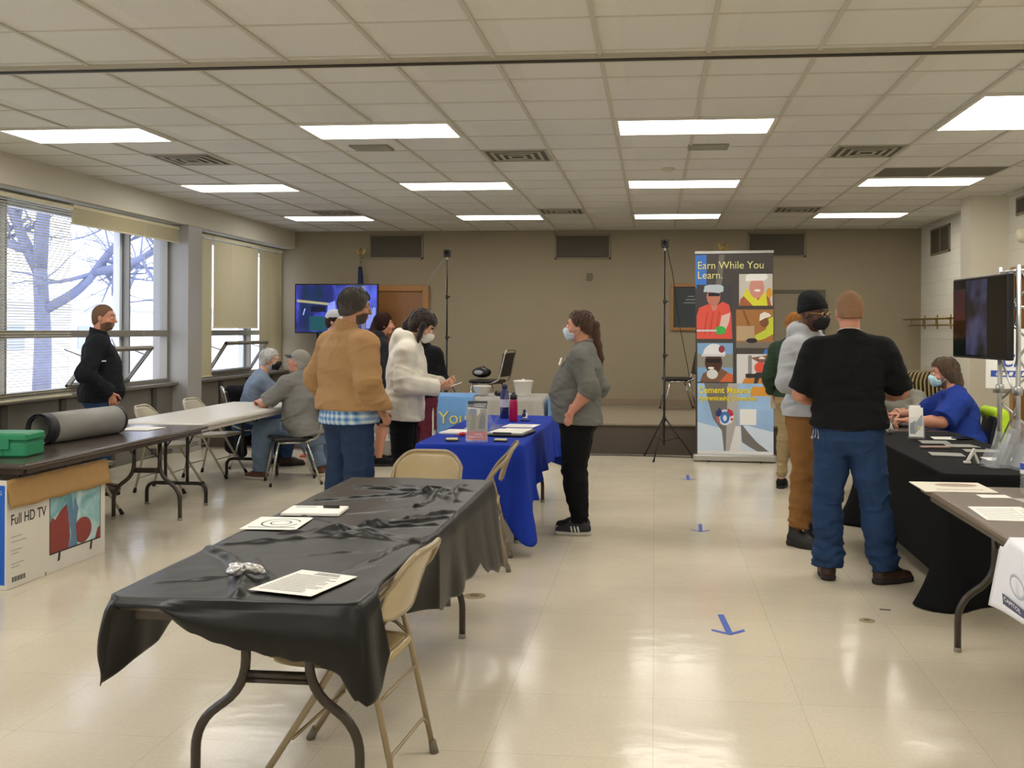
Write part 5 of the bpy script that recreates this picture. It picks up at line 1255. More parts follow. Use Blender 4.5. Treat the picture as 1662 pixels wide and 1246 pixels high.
t = thing('water_bottle', 'bright pink water bottle with a dark cap on the blue table', 'bottle', (-1.22, 8.70, ZB)); MB().lathe([(.0, 0), (.034, 0), (.037, .01), (.036, .12), (.034, .17), (.030, .19), (0, .19)], n=24).build('body', mat('bottle_pink', '#b3164f', rough=.15, var=.05, trans=.2), t); MB().lathe([(.030, .188), (.032, .19), (.032, .225), (.018, .235), (.016, .25), (0, .25)], n=24).build('cap', blkp, t)
t = thing('water_bottle', 'navy blue bottle with pale label just behind the pink bottle', 'bottle', (-1.34, 8.98, ZB)); MB().lathe([(.0, 0), (.038, 0), (.040, .01), (.040, .20), (.034, .235), (.022, .255), (.020, .27)], n=24).build('body', mat('bottle_navy', '#20265c', rough=.25, var=.05), t); MB().lathe([(.024, .265), (.026, .27), (.026, .30), (.0, .305)], n=20).build('cap', mat('cap_navy', '#15193a', rough=.4), t); MB().lathe([(.0405, .10), (.0405, .17)], n=24, cap=False).build('label', mat('label_pale', '#b6b8c6', rough=.5, var=.3, nscale=50), t)
t = thing('key_fob', 'small navy and white tagged key fob near the right edge of the blue table', 'key fob', (-1.13, 8.75, ZB)); MB().ball((0, 0, .045), (.022, .018, .03)).ball((0, 0, .085), (.014, .012, .014)).rbox((-.035, -.03, 0), (.05, .03, .012), .006).build('fob', mat('fob_navy', '#1f2a5e', rough=.5), t); MB().box((-.01, -.022, .02), (.028, -.020, .065), M=Matrix.Rotation(R(-12), 4, 'X')).build('tag', pap, t)
t = thing('padfolio', 'open black padfolio with white paper on the blue table', 'folder', (-1.10, 7.62, ZB), R(-8)); MB().rbox((-.16, -.21, 0), (.16, .21, .018), .015).build('cover', mat('leather_black', '#17171a', rough=.4, var=.1), t, bevel=.003); MB().box((-.13, -.12, .018), (.13, .19, .022)).build('pad', pap, t); MB().tube([(-.07, -.19, .026), (.07, -.19, .026)], .007, 6).build('clip', blkp, t)
sheet4([(-1.24, 8.14), (-.98, 8.14), (-.95, 8.40), (-1.21, 8.42)], 'white printed sheet on the right half of the blue table', 7)
sheet4([(-1.20, 7.90), (-.98, 7.92), (-.97, 8.06), (-1.18, 8.06)], 'white sheet half under the black padfolio', 5)
sheet4([(-1.63, 7.55), (-1.44, 7.55), (-1.42, 7.80), (-1.60, 7.82)], 'white paper stack at the left edge of the blue table', 6, th=.012)
sheet4([(-1.52, 7.98), (-1.38, 7.98), (-1.38, 8.16), (-1.50, 8.18)], 'small white paper behind the brochure holder', 4)
t = thing('business_card_tray', 'small dark oval tray of cards at the left on the blue table', 'card tray', (-1.44, 7.12, ZB), R(10)); MB().lathe([(.0, 0), (.05, 0), (.055, .005), (.0, .007)], n=20).build('tray', blkp, t); MB().rbox((-.042, -.022, .006), (.042, .022, .018), .003).build('cards', mat('card_cream', '#d9cf9c', rough=.6), t)
t = thing('business_card_tray', 'little stack of cream cards near the front right of the blue table', 'card tray', (-1.09, 7.12, ZB), R(-4)); MB().rbox((-.048, -.028, 0), (.048, .028, .008), .004).build('tray', blkp, t); MB().rbox((-.043, -.024, .008), (.043, .024, .018), .003).build('cards', mat('card_cream', '#d9cf9c', rough=.6), t)
put('small glossy red item half hidden left of the brochure holder', 'red_keychain', 'keychain', MB().ball((0, 0, .016), (.03, .025, .016)).tube([(-.02, 0, .008), (-.06, .01, .006)], .005, 6), mat('gloss_red', '#c22a33', rough=.25), (-1.42, 7.42, ZB))
# things on the black plastic
ZK = .7505
sheet4([(-1.008, 2.902), (-.942, 3.151), (-1.149, 3.218), (-1.222, 2.955)], 'large white form lying on the front of the black plastic cover', 0, z=.7565, th=.0012)
o = [x for x in COL.objects if x.get('label', '').startswith('large white form')][0]
a_ = [(-1.008, 2.902), (-.942, 3.151), (-1.149, 3.218), (-1.222, 2.955)]; cx_ = sum(p[0] for p in a_)/4; cy_ = sum(p[1] for p in a_)/4; rel = [(p[0]-cx_, p[1]-cy_) for p in a_]
lines(o, [rel[3], rel[0], rel[1], rel[2]], .002, 12, h0=.1, h1=.78); lines(o, [rel[3], rel[0], rel[1], rel[2]], .002, 2, ink, 'printed_heading', .35, .85, .86, .92)
t = thing('notepad', 'white notepad stack with a black marker clip, on the black plastic', 'notepad', (-1.46, 4.25, .7525), R(4)); MB().box((-.125, -.085, 0), (.125, .095, .012)).build('pages', pap, t, bevel=.002); MB().box((-.12, -.08, .0121), (.12, .09, .0132)).build('top_sheet', pap, t)
mb = MB()
for k in range(3): mb.box((-.10, .045+.012*k, .0132), (-.01, .049+.012*k, .0138))
mb.build('handwriting', inkg, t)
put('short black marker pen lying on the white notepad', 'marker_pen', 'pen', MB().tube([(-.035, 0, 0), (.035, 0, 0)], .007, 10), blkp, (-1.40, 4.29, .773))
t = thing('logo_sheet', 'white sheet with a drawn grey emblem, lying before the notepad', 'paper', (-1.53, 3.995, .7535), R(3)); MB().box((-.11, -.135, 0), (.115, .125, .0012)).build('sheet', pap, t); mb = MB(); mb.tube([(.015+.075*math.cos(a), .0+.085*math.sin(a), .0014) for a in np.linspace(R(20), R(345), 26)], .0035, 4, sy=.15); mb.tube([(.015+.04*math.cos(a), .0+.045*math.sin(a), .0014) for a in np.linspace(0, 2*PI, 22)], .003, 4, sy=.15); mb.build('emblem', mat('ink_blueblack', '#33343c', rough=.7), t)
MB().prism([(-.09, -.10), (.10, -.10), (.10, -.085), (-.09, -.085)], .0012, .0016).build('caption_line', inkg, t)
v = Vol((-.07, -.05, -.01), (.07, .05, .06), .0035)
for i in range(9):
    r_ = random.Random(i); v.ell((r_.uniform(-.045, .045), r_.uniform(-.025, .025), .014+r_.uniform(0, .018)), (.022, .012, .011), .01)
v.field(lambda P: .009*np.abs(snoise(P, 5, 150, 3))-.005); v.cut((0, 0, .001), (0, 0, -1))
o = link_mesh('crumpled_wrapper', [v.mesh(0)], mat('foil_wrap', '#c8c8c6', rough=.22, metal=.55, var=.2, nscale=60)); o.location = (-1.305, 3.115, .755); tag(o, 'crumpled clear silvery wrapper on the black plastic cover', 'wrapper')
# left table: roll, case, television box
t = thing('rolled_mat', 'grey rubber floor mat rolled up on the dark left table', 'rolled mat', (-4.14, 6.93, .742), R(0))
mg = mat('mat_grey', '#8d8c86', rough=.45, var=.08, nscale=12, bump=.1); mk = mat('mat_black_edge', '#232325', rough=.5)
ax = Vector((.10, .82, 0)); 
def roll(name, y0, y1, r0, r1, turns, m, thk=.006):
    pr = []
    n = int(turns*28); M = frame((-ax.x/2+ax.x*y0, -ax.y/2+ax.y*y0, .108), ax.cross(Vector((0, 0, 1))).normalized(), (0, 0, 1)); ln = ax.length*(y1-y0)
    def f(u, v_): a = -PI/2+u*turns*2*PI; r = r0+(r1-r0)*u; return M @ Vector((r*math.cos(a), r*math.sin(a), -ln*v_))
    return MB().grid(f, n, 2, thick=thk).build(name, m, t)
roll('mat_sheet', .04, .97, .105, .070, 2.4, mg); roll('black_border', 0, .10, .1085, .074, 2.4, mk, .004); roll('end_border', .965, 1.0, .1085, .08, 2, mk, .004)
t = thing('plastic_case', 'green plastic tool case at the left edge of the dark table', 'case', (-4.12, 5.99, .741), R(6))
gr = mat('plastic_green', '#2f8f63', rough=.4, var=.06)
MB().rbox((-.24, -.12, 0), (.24, .12, .095), .02).build('tray', gr, t, bevel=.003); MB().rbox((-.243, -.123, .098), (.243, .123, .148), .02).build('lid', gr, t, bevel=.003); MB().box((-.24, -.12, .09), (.24, .12, .1)).build('rim', mat('plastic_green_dark', '#226e4b', rough=.4), t)
for x in (-.14, .08): MB().rbox((x, -.135, .05), (x+.06, -.121, .115), .004).build('latch', gr, t)
mb = MB()
for k in range(5): mb.box((.10+.012*k-.05, -.124, .01), (.104+.012*k-.05, -.1195, .05))
mb.build('ribs', gr, t)
t = thing('television_box', 'white cardboard television box with open brown flap under the left table', 'box', (-3.86, 6.10, 0), R(-1.5))
card = mat('cardboard_brown', '#a58252', rough=.85, var=.12, nscale=20); cw = mat('cardboard_white', '#d8d3c8', rough=.6, var=.05, nscale=8); cb_ = mat('cardboard_blue', '#1c5fc4', rough=.5, var=.05)
mb = MB(); a = .006; x0, x1, y0, y1, z1 = -.09, .09, -.51, .51, .645
mb.box((x0, y0, .002), (x1, y1, .010)); mb.box((x0, y0, .01), (x0+a, y1, z1)); mb.box((x1-a, y0, .01), (x1, y1, z1)); mb.box((x0+a, y0, .01), (x1-a, y0+a, z1)); mb.box((x0+a, y1-a, .01), (x1-a, y1, z1)); mb.build('carton', cw, t)
MB().grid(lambda u, v_: (x1+.002+.030*v_**1.3+.004*math.sin(u*9), y0-.005+(1.04*u), z1-.165*v_+.004*math.sin(u*23)), 30, 6, thick=.005).build('side_flap', card, t)
MB().grid(lambda u, v_: (x0-.16*v_, y0+1.02*u, z1+.015*math.sin(v_*2)), 12, 3, thick=.005).build('inner_flap', card, t)
MB().box((x0+.012, y0-.0012, .03), (x1-.012, y0+.002, z1-.03)).build('blue_panel', cb_, t)
EF = frame((x0+.012, y0-.0014, .03), (1, 0, 0), (0, 0, 1)); text_mesh('lettering', 'SAMSUNG', .032, cw, t, EF @ Matrix.Translation((.0, .53, 0)), sx=.95); text_mesh('lettering', 'Full HD TV', .03, cw, t, EF @ Matrix.Translation((.0, .46, 0)), sx=.9)
text_mesh('lettering', '43', .15, cw, t, EF @ Matrix.Translation((.0, .28, 0)), sx=.8)
SFc = frame((x1+.0008, y0, 0), (0, 1, 0), (0, 0, 1))
text_mesh('lettering', 'Full HD TV', .088, mat('ink_box', '#2a2a2c', rough=.6), t, SFc @ Matrix.Translation((.035, .375, 0)), sx=.82, bold=.0006)
tvp = mat('box_picture_teal', '#86b3b8', rough=.35, var=.0)
N, L, b = nodes_of(tvp); tc = N.new('ShaderNodeTexCoord'); ns = N.new('ShaderNodeTexNoise'); ns.inputs['Scale'].default_value = 4; ns.inputs['Detail'].default_value = 6; ns.inputs['Distortion'].default_value = 1.2; cr = N.new('ShaderNodeValToRGB'); L.new(tc.outputs['Object'], ns.inputs[0]); L.new(ns.outputs[0], cr.inputs[0]); L.new(cr.outputs[0], b.inputs['Base Color'])
e = cr.color_ramp.elements; e[0].position = .35; e[0].color = lin('#4f8a94'); e[1].position = .68; e[1].color = lin('#cfe0dd'); x_ = e.new(.5); x_.color = lin('#8fbcc0')
MB().prism(rect(.405, .115, .965, .61), 0, .0004, 0, SFc).build('pictured_frame', mat('ink_box', '#2a2a2c'), t); pc = MB().prism(rect(.412, .125, .958, .62), 0, .0007, 0, SFc).build('pictured_screen', tvp, t)
brr = mat('print_brick', '#8c3b36', rough=.4, var=.18, nscale=20); bb_ = mat('print_blue_grey', '#5d7f9c', rough=.4, var=.2, nscale=20)
MB().prism([(.412, .125), (.60, .125), (.62, .20), (.60, .33), (.62, .37), (.58, .41), (.52, .38), (.46, .33), (.43, .35), (.412, .32)], 0, .0009, 0, SFc).build('red_shape', brr, pc); MB().prism(circ(.76, .21, .10, 20, .085), 0, .0010, 0, SFc).build('red_shape', brr, pc); MB().prism([(.90, .125), (.958, .125), (.958, .20), (.93, .19)], 0, .001, 0, SFc).build('red_shape', brr, pc)
MB().prism([(.60, .125), (.70, .125), (.68, .25), (.71, .36), (.67, .45), (.655, .35), (.63, .46), (.60, .38), (.57, .44), (.61, .3), (.63, .2)], 0, .0011, 0, SFc).build('blue_shape', bb_, pc)
for yy in (.50, .85): MB().prism([(yy, .115), (yy+.02, .115), (yy+.012, .065), (yy-.01, .06)], 0, .0008, 0, SFc).build('pictured_foot', mat('ink_box', '#2a2a2c'), t)
mb = MB()
for k in range(14): mb.prism(rect(.05+.009*k, .035, .05+.009*k+.003+.003*(k % 3 == 0), .065), 0, .0006, 0, SFc)
mb.build('bar_code', mat('ink_box', '#2a2a2c'), t)
mb = MB()
for k, (yy, ln) in enumerate(((.30, .1), (.27, .14), (.22, .1), (.20, .07), (.14, .12), (.12, .08))): mb.prism(rect(.04, yy, .04+ln, yy+.006), 0, .0006, 0, SFc)
mb.build('small_print', inkg, t)
sheet4([(-4.22, 7.55), (-3.95, 7.55), (-3.92, 7.80), (-4.20, 7.84)], 'white printed sheet at the far end of the dark left table', 6, z=.742)
put('red plastic tray lying on the floor under the far end of the tables', 'floor_tray', 'tray', MB().rbox((-.5, -.12, 0), (.5, .12, .02), .04).rbox((-.46, -.09, .02), (.46, .09, .035), .03), mat('tray_red', '#c4463c', rough=.4, var=.1), (-3.75, 11.9, 0), R(4))
# items on the black fitted cover
ZR = .7485
t = thing('brochure_holder', 'clear holder with white brochures at the middle of the black cover', 'brochure holder', (1.95, 7.80, ZR), R(-8))
MB().box((-.06, -.055, 0), (.06, .04, .003)).box((-.058, -.0425, .0), (.058, -.040, .15), M=LM).box((.056, -.04, .003), (.058, .03, .13)).build('acrylic_stand', acr, t)
MB().box((-.05, -.036, .005), (.05, -.022, .225), M=LM).build('brochure', pap, t); MB().box((-.045, -.014, .01), (.035, -.010, .245), M=LM).build('brochure', pap, t)
BR2 = LM @ frame((-.05, -.0362, .005), (1, 0, 0), (0, 0, 1)); MB().prism([(.005, .02), (.045, .02), (.045, .12), (.005, .10)], 0, .0005, 0, BR2).build('photo_panel', mat('print_grey_photo', '#6f7478', rough=.5, var=.4, nscale=60), t); MB().prism([(.04, .10), (.095, .17), (.095, .09), (.05, .03), (.03, .06)], 0, .0006, 0, BR2).build('photo_panel', mat('print_steel_photo', '#8f969b', rough=.5, var=.4, nscale=60), t); MB().prism(rect(.055, .05, .08, .08), 0, .0008, 0, BR2).build('photo_panel', mat('print_gold', '#c9b45c', rough=.5), t)
for lb, pts, n in (('grey leaflet lying right of the brochure holder', [(1.90, 7.42), (2.10, 7.42), (2.12, 7.62), (1.92, 7.62)], 5), ('white leaflet near the black phone', [(2.06, 7.72), (2.22, 7.72), (2.24, 7.90), (2.08, 7.90)], 4), ('pale grey leaflet nearer than the phone', [(2.02, 7.22), (2.24, 7.22), (2.22, 7.40), (2.04, 7.40)], 4), ('dark grey leaflet with torn-looking print, front left', [(1.78, 6.72), (1.98, 6.68), (2.0, 6.86), (1.80, 6.9)], 4), ('beige leaflet reaching to the right edge of the cover', [(2.06, 6.94), (2.34, 6.94), (2.34, 7.08), (2.08, 7.1)], 4), ('white card behind the tent-shaped clip', [(2.06, 6.50), (2.30, 6.50), (2.30, 6.64), (2.06, 6.66)], 0)):
    sheet4(pts, lb+' on the black cover', n, z=ZR, m=pap if 'white' in lb else mat('leaflet_grey', '#8d8c84', rough=.6, var=.25, nscale=30))
t = thing('mobile_phone', 'black phone lying near the right edge of the black cover', 'phone', (2.28, 7.78, ZR), R(20)); MB().rbox((-.075, -.04, 0), (.075, .04, .012), .012).build('case', blkp, t, bevel=.002); MB().rbox((-.07, -.036, .012), (.07, .036, .0125), .01).build('screen', mat('screen_off', '#0e0f16', rough=.08), t)
put('rose-gold pen lying across the black cover in front of the holder', 'pen_box', 'pen', MB().rbox((-.11, -.018, 0), (.09, .018, .014), .004).tube([(.08, 0, .008), (.125, 0, .008)], .006, 8), mat('rose_metal', '#a58a80', rough=.35, metal=.3), (1.92, 7.15, ZR), R(6))
t = thing('plastic_clip', 'white plastic tent-shaped clip standing on the black cover', 'clip', (1.92, 6.36, ZR), R(10)); MB().box((-.006, -.012, 0), (.006, .012, .085), M=Matrix.Rotation(R(30), 4, 'Y') @ Matrix.Translation((-.03, 0, 0))).build('arm', whp, t); MB().box((-.006, -.012, 0), (.006, .012, .085), M=Matrix.Translation((.04, 0, 0)) @ Matrix.Rotation(R(-24), 4, 'Y')).build('arm', whp, t); MB().rbox((-.05, -.014, 0), (-.01, .014, .014), .005).build('foot', whp, t)
for i, (x, y, hh, a) in enumerate(((1.985, 6.20, .22, 14), (2.05, 6.22, .30, 16), (2.10, 6.12, .33, 17))):
    t = thing('acrylic_holder', ('shortest and leftmost', 'middle', 'tallest and rightmost')[i]+' of the leaning clear holders on the near edge of the black cover', 'sign holder', (x, y, ZR), R(-74)); lm = Matrix.Rotation(R(-a-8), 4, 'X')
    MB().box((-.07, -.003, 0), (.07, 0, hh), M=lm).build('back_panel', acr, t); MB().box((-.07, -.035, 0), (.07, -.032, hh*.45), M=lm).build('pocket_panel', acr, t); MB().box((-.07, -.035, 0), (.07, .03, .003)).build('foot_plate', acr, t)
    MB().box((-.07, -.03, .0), (-.067, -.003, hh*.45), M=lm).build('side_panel', acr, t)
    if i > 0: MB().box((-.06, -.012, .01), (.06, -.006, hh*.8), M=lm).build('insert', mat('insert_grey', '#9b9a99', rough=.5, var=.2, nscale=20), t)
# bare table behind: cup, laptop, roll
t = thing('paper_cup', 'brown paper coffee cup on the bare table beyond the black cover', 'cup', (2.02, 9.25, .737)); MB().lathe([(.0, 0), (.026, 0), (.036, .09), (.0, .092)], n=20).build('sleeve', mat('cup_kraft', '#b08a5a', rough=.7), t); MB().lathe([(.0375, .088), (.039, .092), (.037, .1), (0, .1)], n=20).build('rim', whp, t)
t = thing('laptop', 'dark closed laptop in front of the man in royal blue', 'laptop', (2.15, 8.92, .737), R(5)); MB().rbox((-.16, -.11, 0), (.16, .11, .012), .012).build('base', blkp, t, bevel=.002); MB().rbox((-.16, -.11, .0125), (.16, .11, .020), .012).build('lid', mat('lid_dark', '#2b2b2e', rough=.35, metal=.3), t)
t = thing('tape_roll', 'pale roll of tape standing on the black cover behind the polo man', 'tape roll', (1.82, 8.1, .749)); MB().lathe([(.03, -.02), (.05, -.02), (.05, .02), (.03, .02), (.03, -.02)], n=24, cap=False, M=Matrix.Translation((0, 0, .05)) @ Matrix.Rotation(R(70), 4, 'Y')).build('roll', mat('tape_pale', '#bdbcb6', rough=.4), t)
# near right table
ZN = .751
t = thing('cardboard_sign', 'cream printed card with a brown oval, overhanging the walnut table corner', 'card', (1.53, 5.30, ZN), R(0)); MB().box((-.19, -.12, 0), (.16, .20, .004)).build('card', mat('card_ivory', '#e3ddcb', rough=.6, var=.04), t); MB().prism(circ(.02, .10, .105, 28, .055), .004, .0046).build('oval_print', mat('print_brown', '#a68c78', rough=.6, var=.3, nscale=40), t); MB().prism(rect(-.12, -.06, .11, -.045), .004, .0046).build('printed_line', mat('print_tan', '#b89a86', rough=.6, var=.2), t)
put('small white strip of paper behind the papers on the walnut table', 'paper_strip', 'paper', MB().box((-.07, -.045, 0), (.07, .045, .002)), pap, (1.635, 5.075, ZN), R(2))
sheet4([(1.40, 4.43), (1.60, 4.42), (1.66, 4.78), (1.42, 4.76)], 'white sheet nearest the left edge of the walnut table', 7, z=ZN)
sheet4([(1.56, 4.32), (1.80, 4.38), (1.84, 4.72), (1.60, 4.74)], 'second white sheet overlapping the left one on the walnut table', 7, z=ZN+.0028)
sheet4([(1.72, 4.84), (1.96, 4.84), (1.96, 5.06), (1.70, 5.02)], 'translucent plastic sheet protector at the frame edge on the walnut table', 0, z=ZN, m=mat('plastic_film', '#c6c2b8', rough=.15))
t = thing('water_bottle', 'clear plastic water bottle with a blue and white label on the walnut table', 'bottle', (1.835, 5.20, ZN), 0)
prof = [(.0, .0), (.028, 0), (.033, .008)]+[(.0325+.0018*math.cos(i*PI), .015+.010*i) for i in range(8)]+[(.033, .10), (.033, .155), (.030, .165), (.018, .19), (.0135, .198), (.0135, .21)]
MB().lathe(prof, n=28).build('bottle_body', acr, t); MB().lathe([(.0335, .098), (.0335, .152)], n=28, cap=False).build('label', whp, t); MB().lathe([(.0338, .118), (.0338, .150)], n=28, cap=False).build('label_band', mat('label_blue', '#2f4fae', rough=.4, var=.1), t); MB().lathe([(.0155, .205), (.0155, .222), (.0, .224)], n=20).build('cap', whp, t)
t = thing('white_poster', 'upright white poster at the right frame edge behind the water bottle', 'poster', (1.93, 4.98, ZN), R(-12)); MB().box((-.07, -.003, 0), (.20, .0, .30), M=Matrix.Rotation(R(-10), 4, 'X')).build('sheet', pap, t); MB().box((-.07, .0, .0), (.2, .06, .003)).build('foot', acr, t); MB().prism(rect(.0, .08, .04, .2), 0, .001, 0, Matrix.Rotation(R(-10), 4, 'X') @ frame((-.05, -.0035, 0), (1, 0, 0), (0, 0, 1))).build('grey_print', mat('print_faint', '#b5b5bd', rough=.6, var=.1), t)
# hanging paper with dark lettering
t = thing('hanging_poster', 'white poster with dark block lettering hanging off the walnut table side', 'poster', (1.352, 3.80, 0))
def hp_(u, v_): return (-.012-.03*v_*(1+.5*math.sin(u*5))+.012*math.sin(u*7)*v_, .24-.74*u, .755-.30*v_-.02*math.sin(u*3)*v_+(-.075)*max(0, .3-u)*0)
MB().grid(lambda u, v_: ((.12-.12*min(1, v_*5) if v_ < .2 else 0)+(-.012-.05*max(0, v_-.2)), .26-.74*u+.03*v_, (.7535 if v_ < .2 else .7535-(.27-.07*u)*(v_-.2)/.8-.05*max(0, .12-u)/.12*(v_ < .3))+.004*math.sin(u*8)), 24, 20, thick=.0015).build('sheet', mat('paper_glossy', '#e9e9ee', rough=.4, var=.02), t)
HF = frame((-.047, .135, .515), (0, -1, -.02), (-.08, 0, 1)); MB().prism(rect(0, 0, .55, .055), 0, .0012, 0, HF @ Matrix.Translation((0, 0, 0))).build('navy_block', mat('print_ink_navy', '#3d4566', rough=.5), t)
for s__, yy in (('CAPITOL', .034), ('MADISON', .003)): text_mesh('lettering', s__, .022, pap, t, HF @ Matrix.Translation((.015, yy, .0022)), sx=2.0)
MB().tube([(HF @ Vector((.17+.07*math.cos(a), .125+.038*math.sin(a), .001))) for a in np.linspace(0, 2*PI, 26)], .006, 6, sy=.25).build('ring_print', mat('print_pale_grey', '#b7b9c4', rough=.6), t)
# television on the truss tower
t = thing('truss_tower', 'silver truss tower carrying the tilted television at the right', 'truss', (2.55, 7.56, 0), 0)
pts3 = [(-.02, .17), (-.0, -.15), (.27, .02)]
for x, y in pts3:
    o = MB().tube([(x, y, .03), (x, y, 2.02)], .0175, 12).build('upright_tube', alum, t); MB().lathe([(.03, 1.10), (.03, 1.16)], c=(x, y, 0), n=12).build('joint_sleeve', alum, o)
for i in range(3):
    (xa, ya), (xb, yb) = pts3[i], pts3[(i+1) % 3]; mb = MB(); z = .1; k = 0
    for k in range(6):
        z0, z1_ = .08+k*.32, .08+(k+1)*.32
        (p0, p1) = ((xa, ya, z0), (xb, yb, z1_)) if k % 2 == 0 else ((xb, yb, z0), (xa, ya, z1_)); mb = MB().tube([p0, p1], .008, 8); mb.build('diagonal_brace', alum, t)
    MB().tube([(xa, ya, 1.98), (xb, yb, 1.98)], .012, 8).build('ring_tube', alum, t); MB().tube([(xa, ya, 1.72), (xb, yb, 1.72)], .012, 8).build('ring_tube', alum, t)
MB().prism([(p[0]*1.35-.03, p[1]*1.3) for p in pts3][::-1], 0, .02).build('base_plate', mat('steel_dark', '#4b4a48', rough=.5, metal=.6), t)
t = thing('television', 'dark television mounted sideways-on to the silver truss', 'television', (2.395, 7.75, 1.652), R(-84.8))
MB().rbox((-.49, -.015, -.305), (.49, .035, .305), .012).build('case', blkp, t, bevel=.004); scr2 = mat('screen_dim', '#0d0d14', rough=.12, var=0, emit='#20213a', estr=.35)
N, L, b = nodes_of(scr2); tc = N.new('ShaderNodeTexCoord'); ns = N.new('ShaderNodeTexNoise'); ns.inputs['Scale'].default_value = 4; cr = N.new('ShaderNodeValToRGB'); L.new(tc.outputs['Object'], ns.inputs[0]); L.new(ns.outputs[0], cr.inputs[0]); e = cr.color_ramp.elements; e[0].position = .42; e[0].color = lin('#16161c'); e[1].position = .62; e[1].color = lin('#55557c'); L.new(cr.outputs[0], b.inputs['Emission Color'])
s_ = MB().box((-.475, -.0165, -.29), (.475, -.0155, .29)).build('screen', mat('screen_dark_glass', '#0b0b0e', rough=.1), t)
MB().box((-.22, -.018, -.28), (.16, -.0168, .28)).build('picture', scr2, s_); MB().box((-.45, -.018, -.02), (-.23, -.0168, .22)).build('picture_red', mat('screen_red_dim', '#1c0d12', rough=.15, var=.4, nscale=5, emit='#3a1820', estr=.4), s_)
for z in (.12, -.08): MB().tube([(.2, .035, z), (.2, .12, z)], .018, 8).build('mount_clamp', blkp, t)
# easel with a board
t = thing('easel', 'wooden easel with a white board lettered in blue, behind the truss', 'easel', (3.27, 9.0, 0), R(-20))
for x0_, x1_, y1_ in ((-.30, -.08, 0), (.30, .08, 0), (0, 0, .45)): MB().tube([(x0_, y1_, 0), (x1_, .04, 1.75)], .016, 6).build('easel_leg', mat('easel_wood', '#7c5b38', rough=.5, var=.15), t)
MB().box((-.36, -.09, 1.02), (.36, -.0, 1.05)).build('ledge', mat('easel_grey', '#77716a', rough=.5), t)
t2 = thing('presentation_board', 'white board with blue lettering resting on the easel ledge', 'board', (3.27, 9.0, 1.051), R(-20)); PM = Matrix.Rotation(R(-8), 4, 'X'); MB().box((-.42, -.055, 0), (.42, -.045, .52), M=PM).build('board', pap, t2)
PF = PM @ frame((-.40, -.0555, 0), (1, 0, 0), (0, 0, 1)); text_mesh('lettering', 'ICI', .16, mat('print_blue', '#3553a8', rough=.5), t2, PF @ Matrix.Translation((.07, .19, 0)), sx=.8, bold=.002, shear=.3); text_mesh('lettering', 'NN', .19, mat('print_blue', '#3553a8', rough=.5), t2, PF @ Matrix.Translation((.36, .19, 0)), sx=.95, bold=.006, shear=.3); MB().prism(rect(.02, .10, .74, .155), 0, .001, 0, PF).build('blue_band', mat('print_blue', '#3553a8', rough=.5), t2); [MB().prism([(.06+.05*k, .112), (.09+.05*k, .112), (.10+.05*k, .143), (.07+.05*k, .143)], .001, .0016, 0, PF).build('print_mark', pap, t2) for k in range(9)]
# coat rack on the right wall
t = thing('coat_rack', 'brassy wall coat rack shelf on the cream wall near the back corner', 'coat rack', (XR, 14.5, 1.72), -PI/2)
for dy in (0, .10, .20): MB().tube([(-1.15, -.08-dy, 0), (1.15, -.08-dy, 0)], .011, 8).build('rail', brass, t)
MB().tube([(-1.15, -.20, -.09), (1.15, -.20, -.09)], .011, 8).build('hanger_rail', brass, t)
for x in (-1.0, -.33, .33, 1.0): MB().box((x-.01, -.30, -.01), (x+.01, 0, .01)).box((x-.01, -.21, -.09), (x+.01, -.19, 0)).box((x-.012, -.012, -.14), (x+.012, 0, .06)).build('bracket', brass, t)
# blue tape arrows on the floor
tp = mat('tape_blue', '#3f5cb4', rough=.5, var=.06)
for i, (x, y, s_, a, lb) in enumerate(((.375, 5.40, 1., 4, 'nearest and largest-looking'), (.362, 8.0, .85, -2, 'middle'), (.352, 10.72, .95, 0, 'farthest'))):
    t = thing('tape_arrow', lb+' of the three blue tape arrows on the floor', 'tape arrow', (x, y, .0008), R(a), 'floor arrows')
    MB().box((-.017*s_, -.17*s_, 0), (.017*s_, .17*s_, .0007)).build('shaft', tp, t)
    for sx in (-1, 1): MB().prism([(0, -.205*s_), (sx*.085*s_, -.135*s_), (sx*.085*s_, -.10*s_), (0, -.17*s_)][::(1 if sx > 0 else -1)], 0, .0007+.0002*sx).build('head_strip', tp, t)
for lb, x, y, r_, c_ in (('round brass floor plug beside the black table leg', -1.035, 5.79, .065, '#9b8b68'), ('small round floor plug in the open aisle at right', 1.135, 5.545, .04, '#a3946f')):
    t = thing('floor_plug', lb, 'floor plug', (x, y, 0)); MB().lathe([(r_, .0), (r_, .002), (r_*.9, .004), (0, .004)], n=24).build('plate', mat('plug_'+c_[1:], c_, rough=.35, metal=.2), t); MB().lathe([(r_*.45, .004), (r_*.4, .0052), (0, .0052)], n=18).build('screw_cap', mat('plug_dark', '#6f6248', rough=.4), t)
put('thin dark scrap lying on the floor near the walnut table', 'floor_scrap', 'scrap', MB().rbox((-.03, -.006, 0), (.03, .006, .003), .003), mat('scrap_dark', '#3b342a', rough=.8), (1.28, 5.77, .0), R(-8))
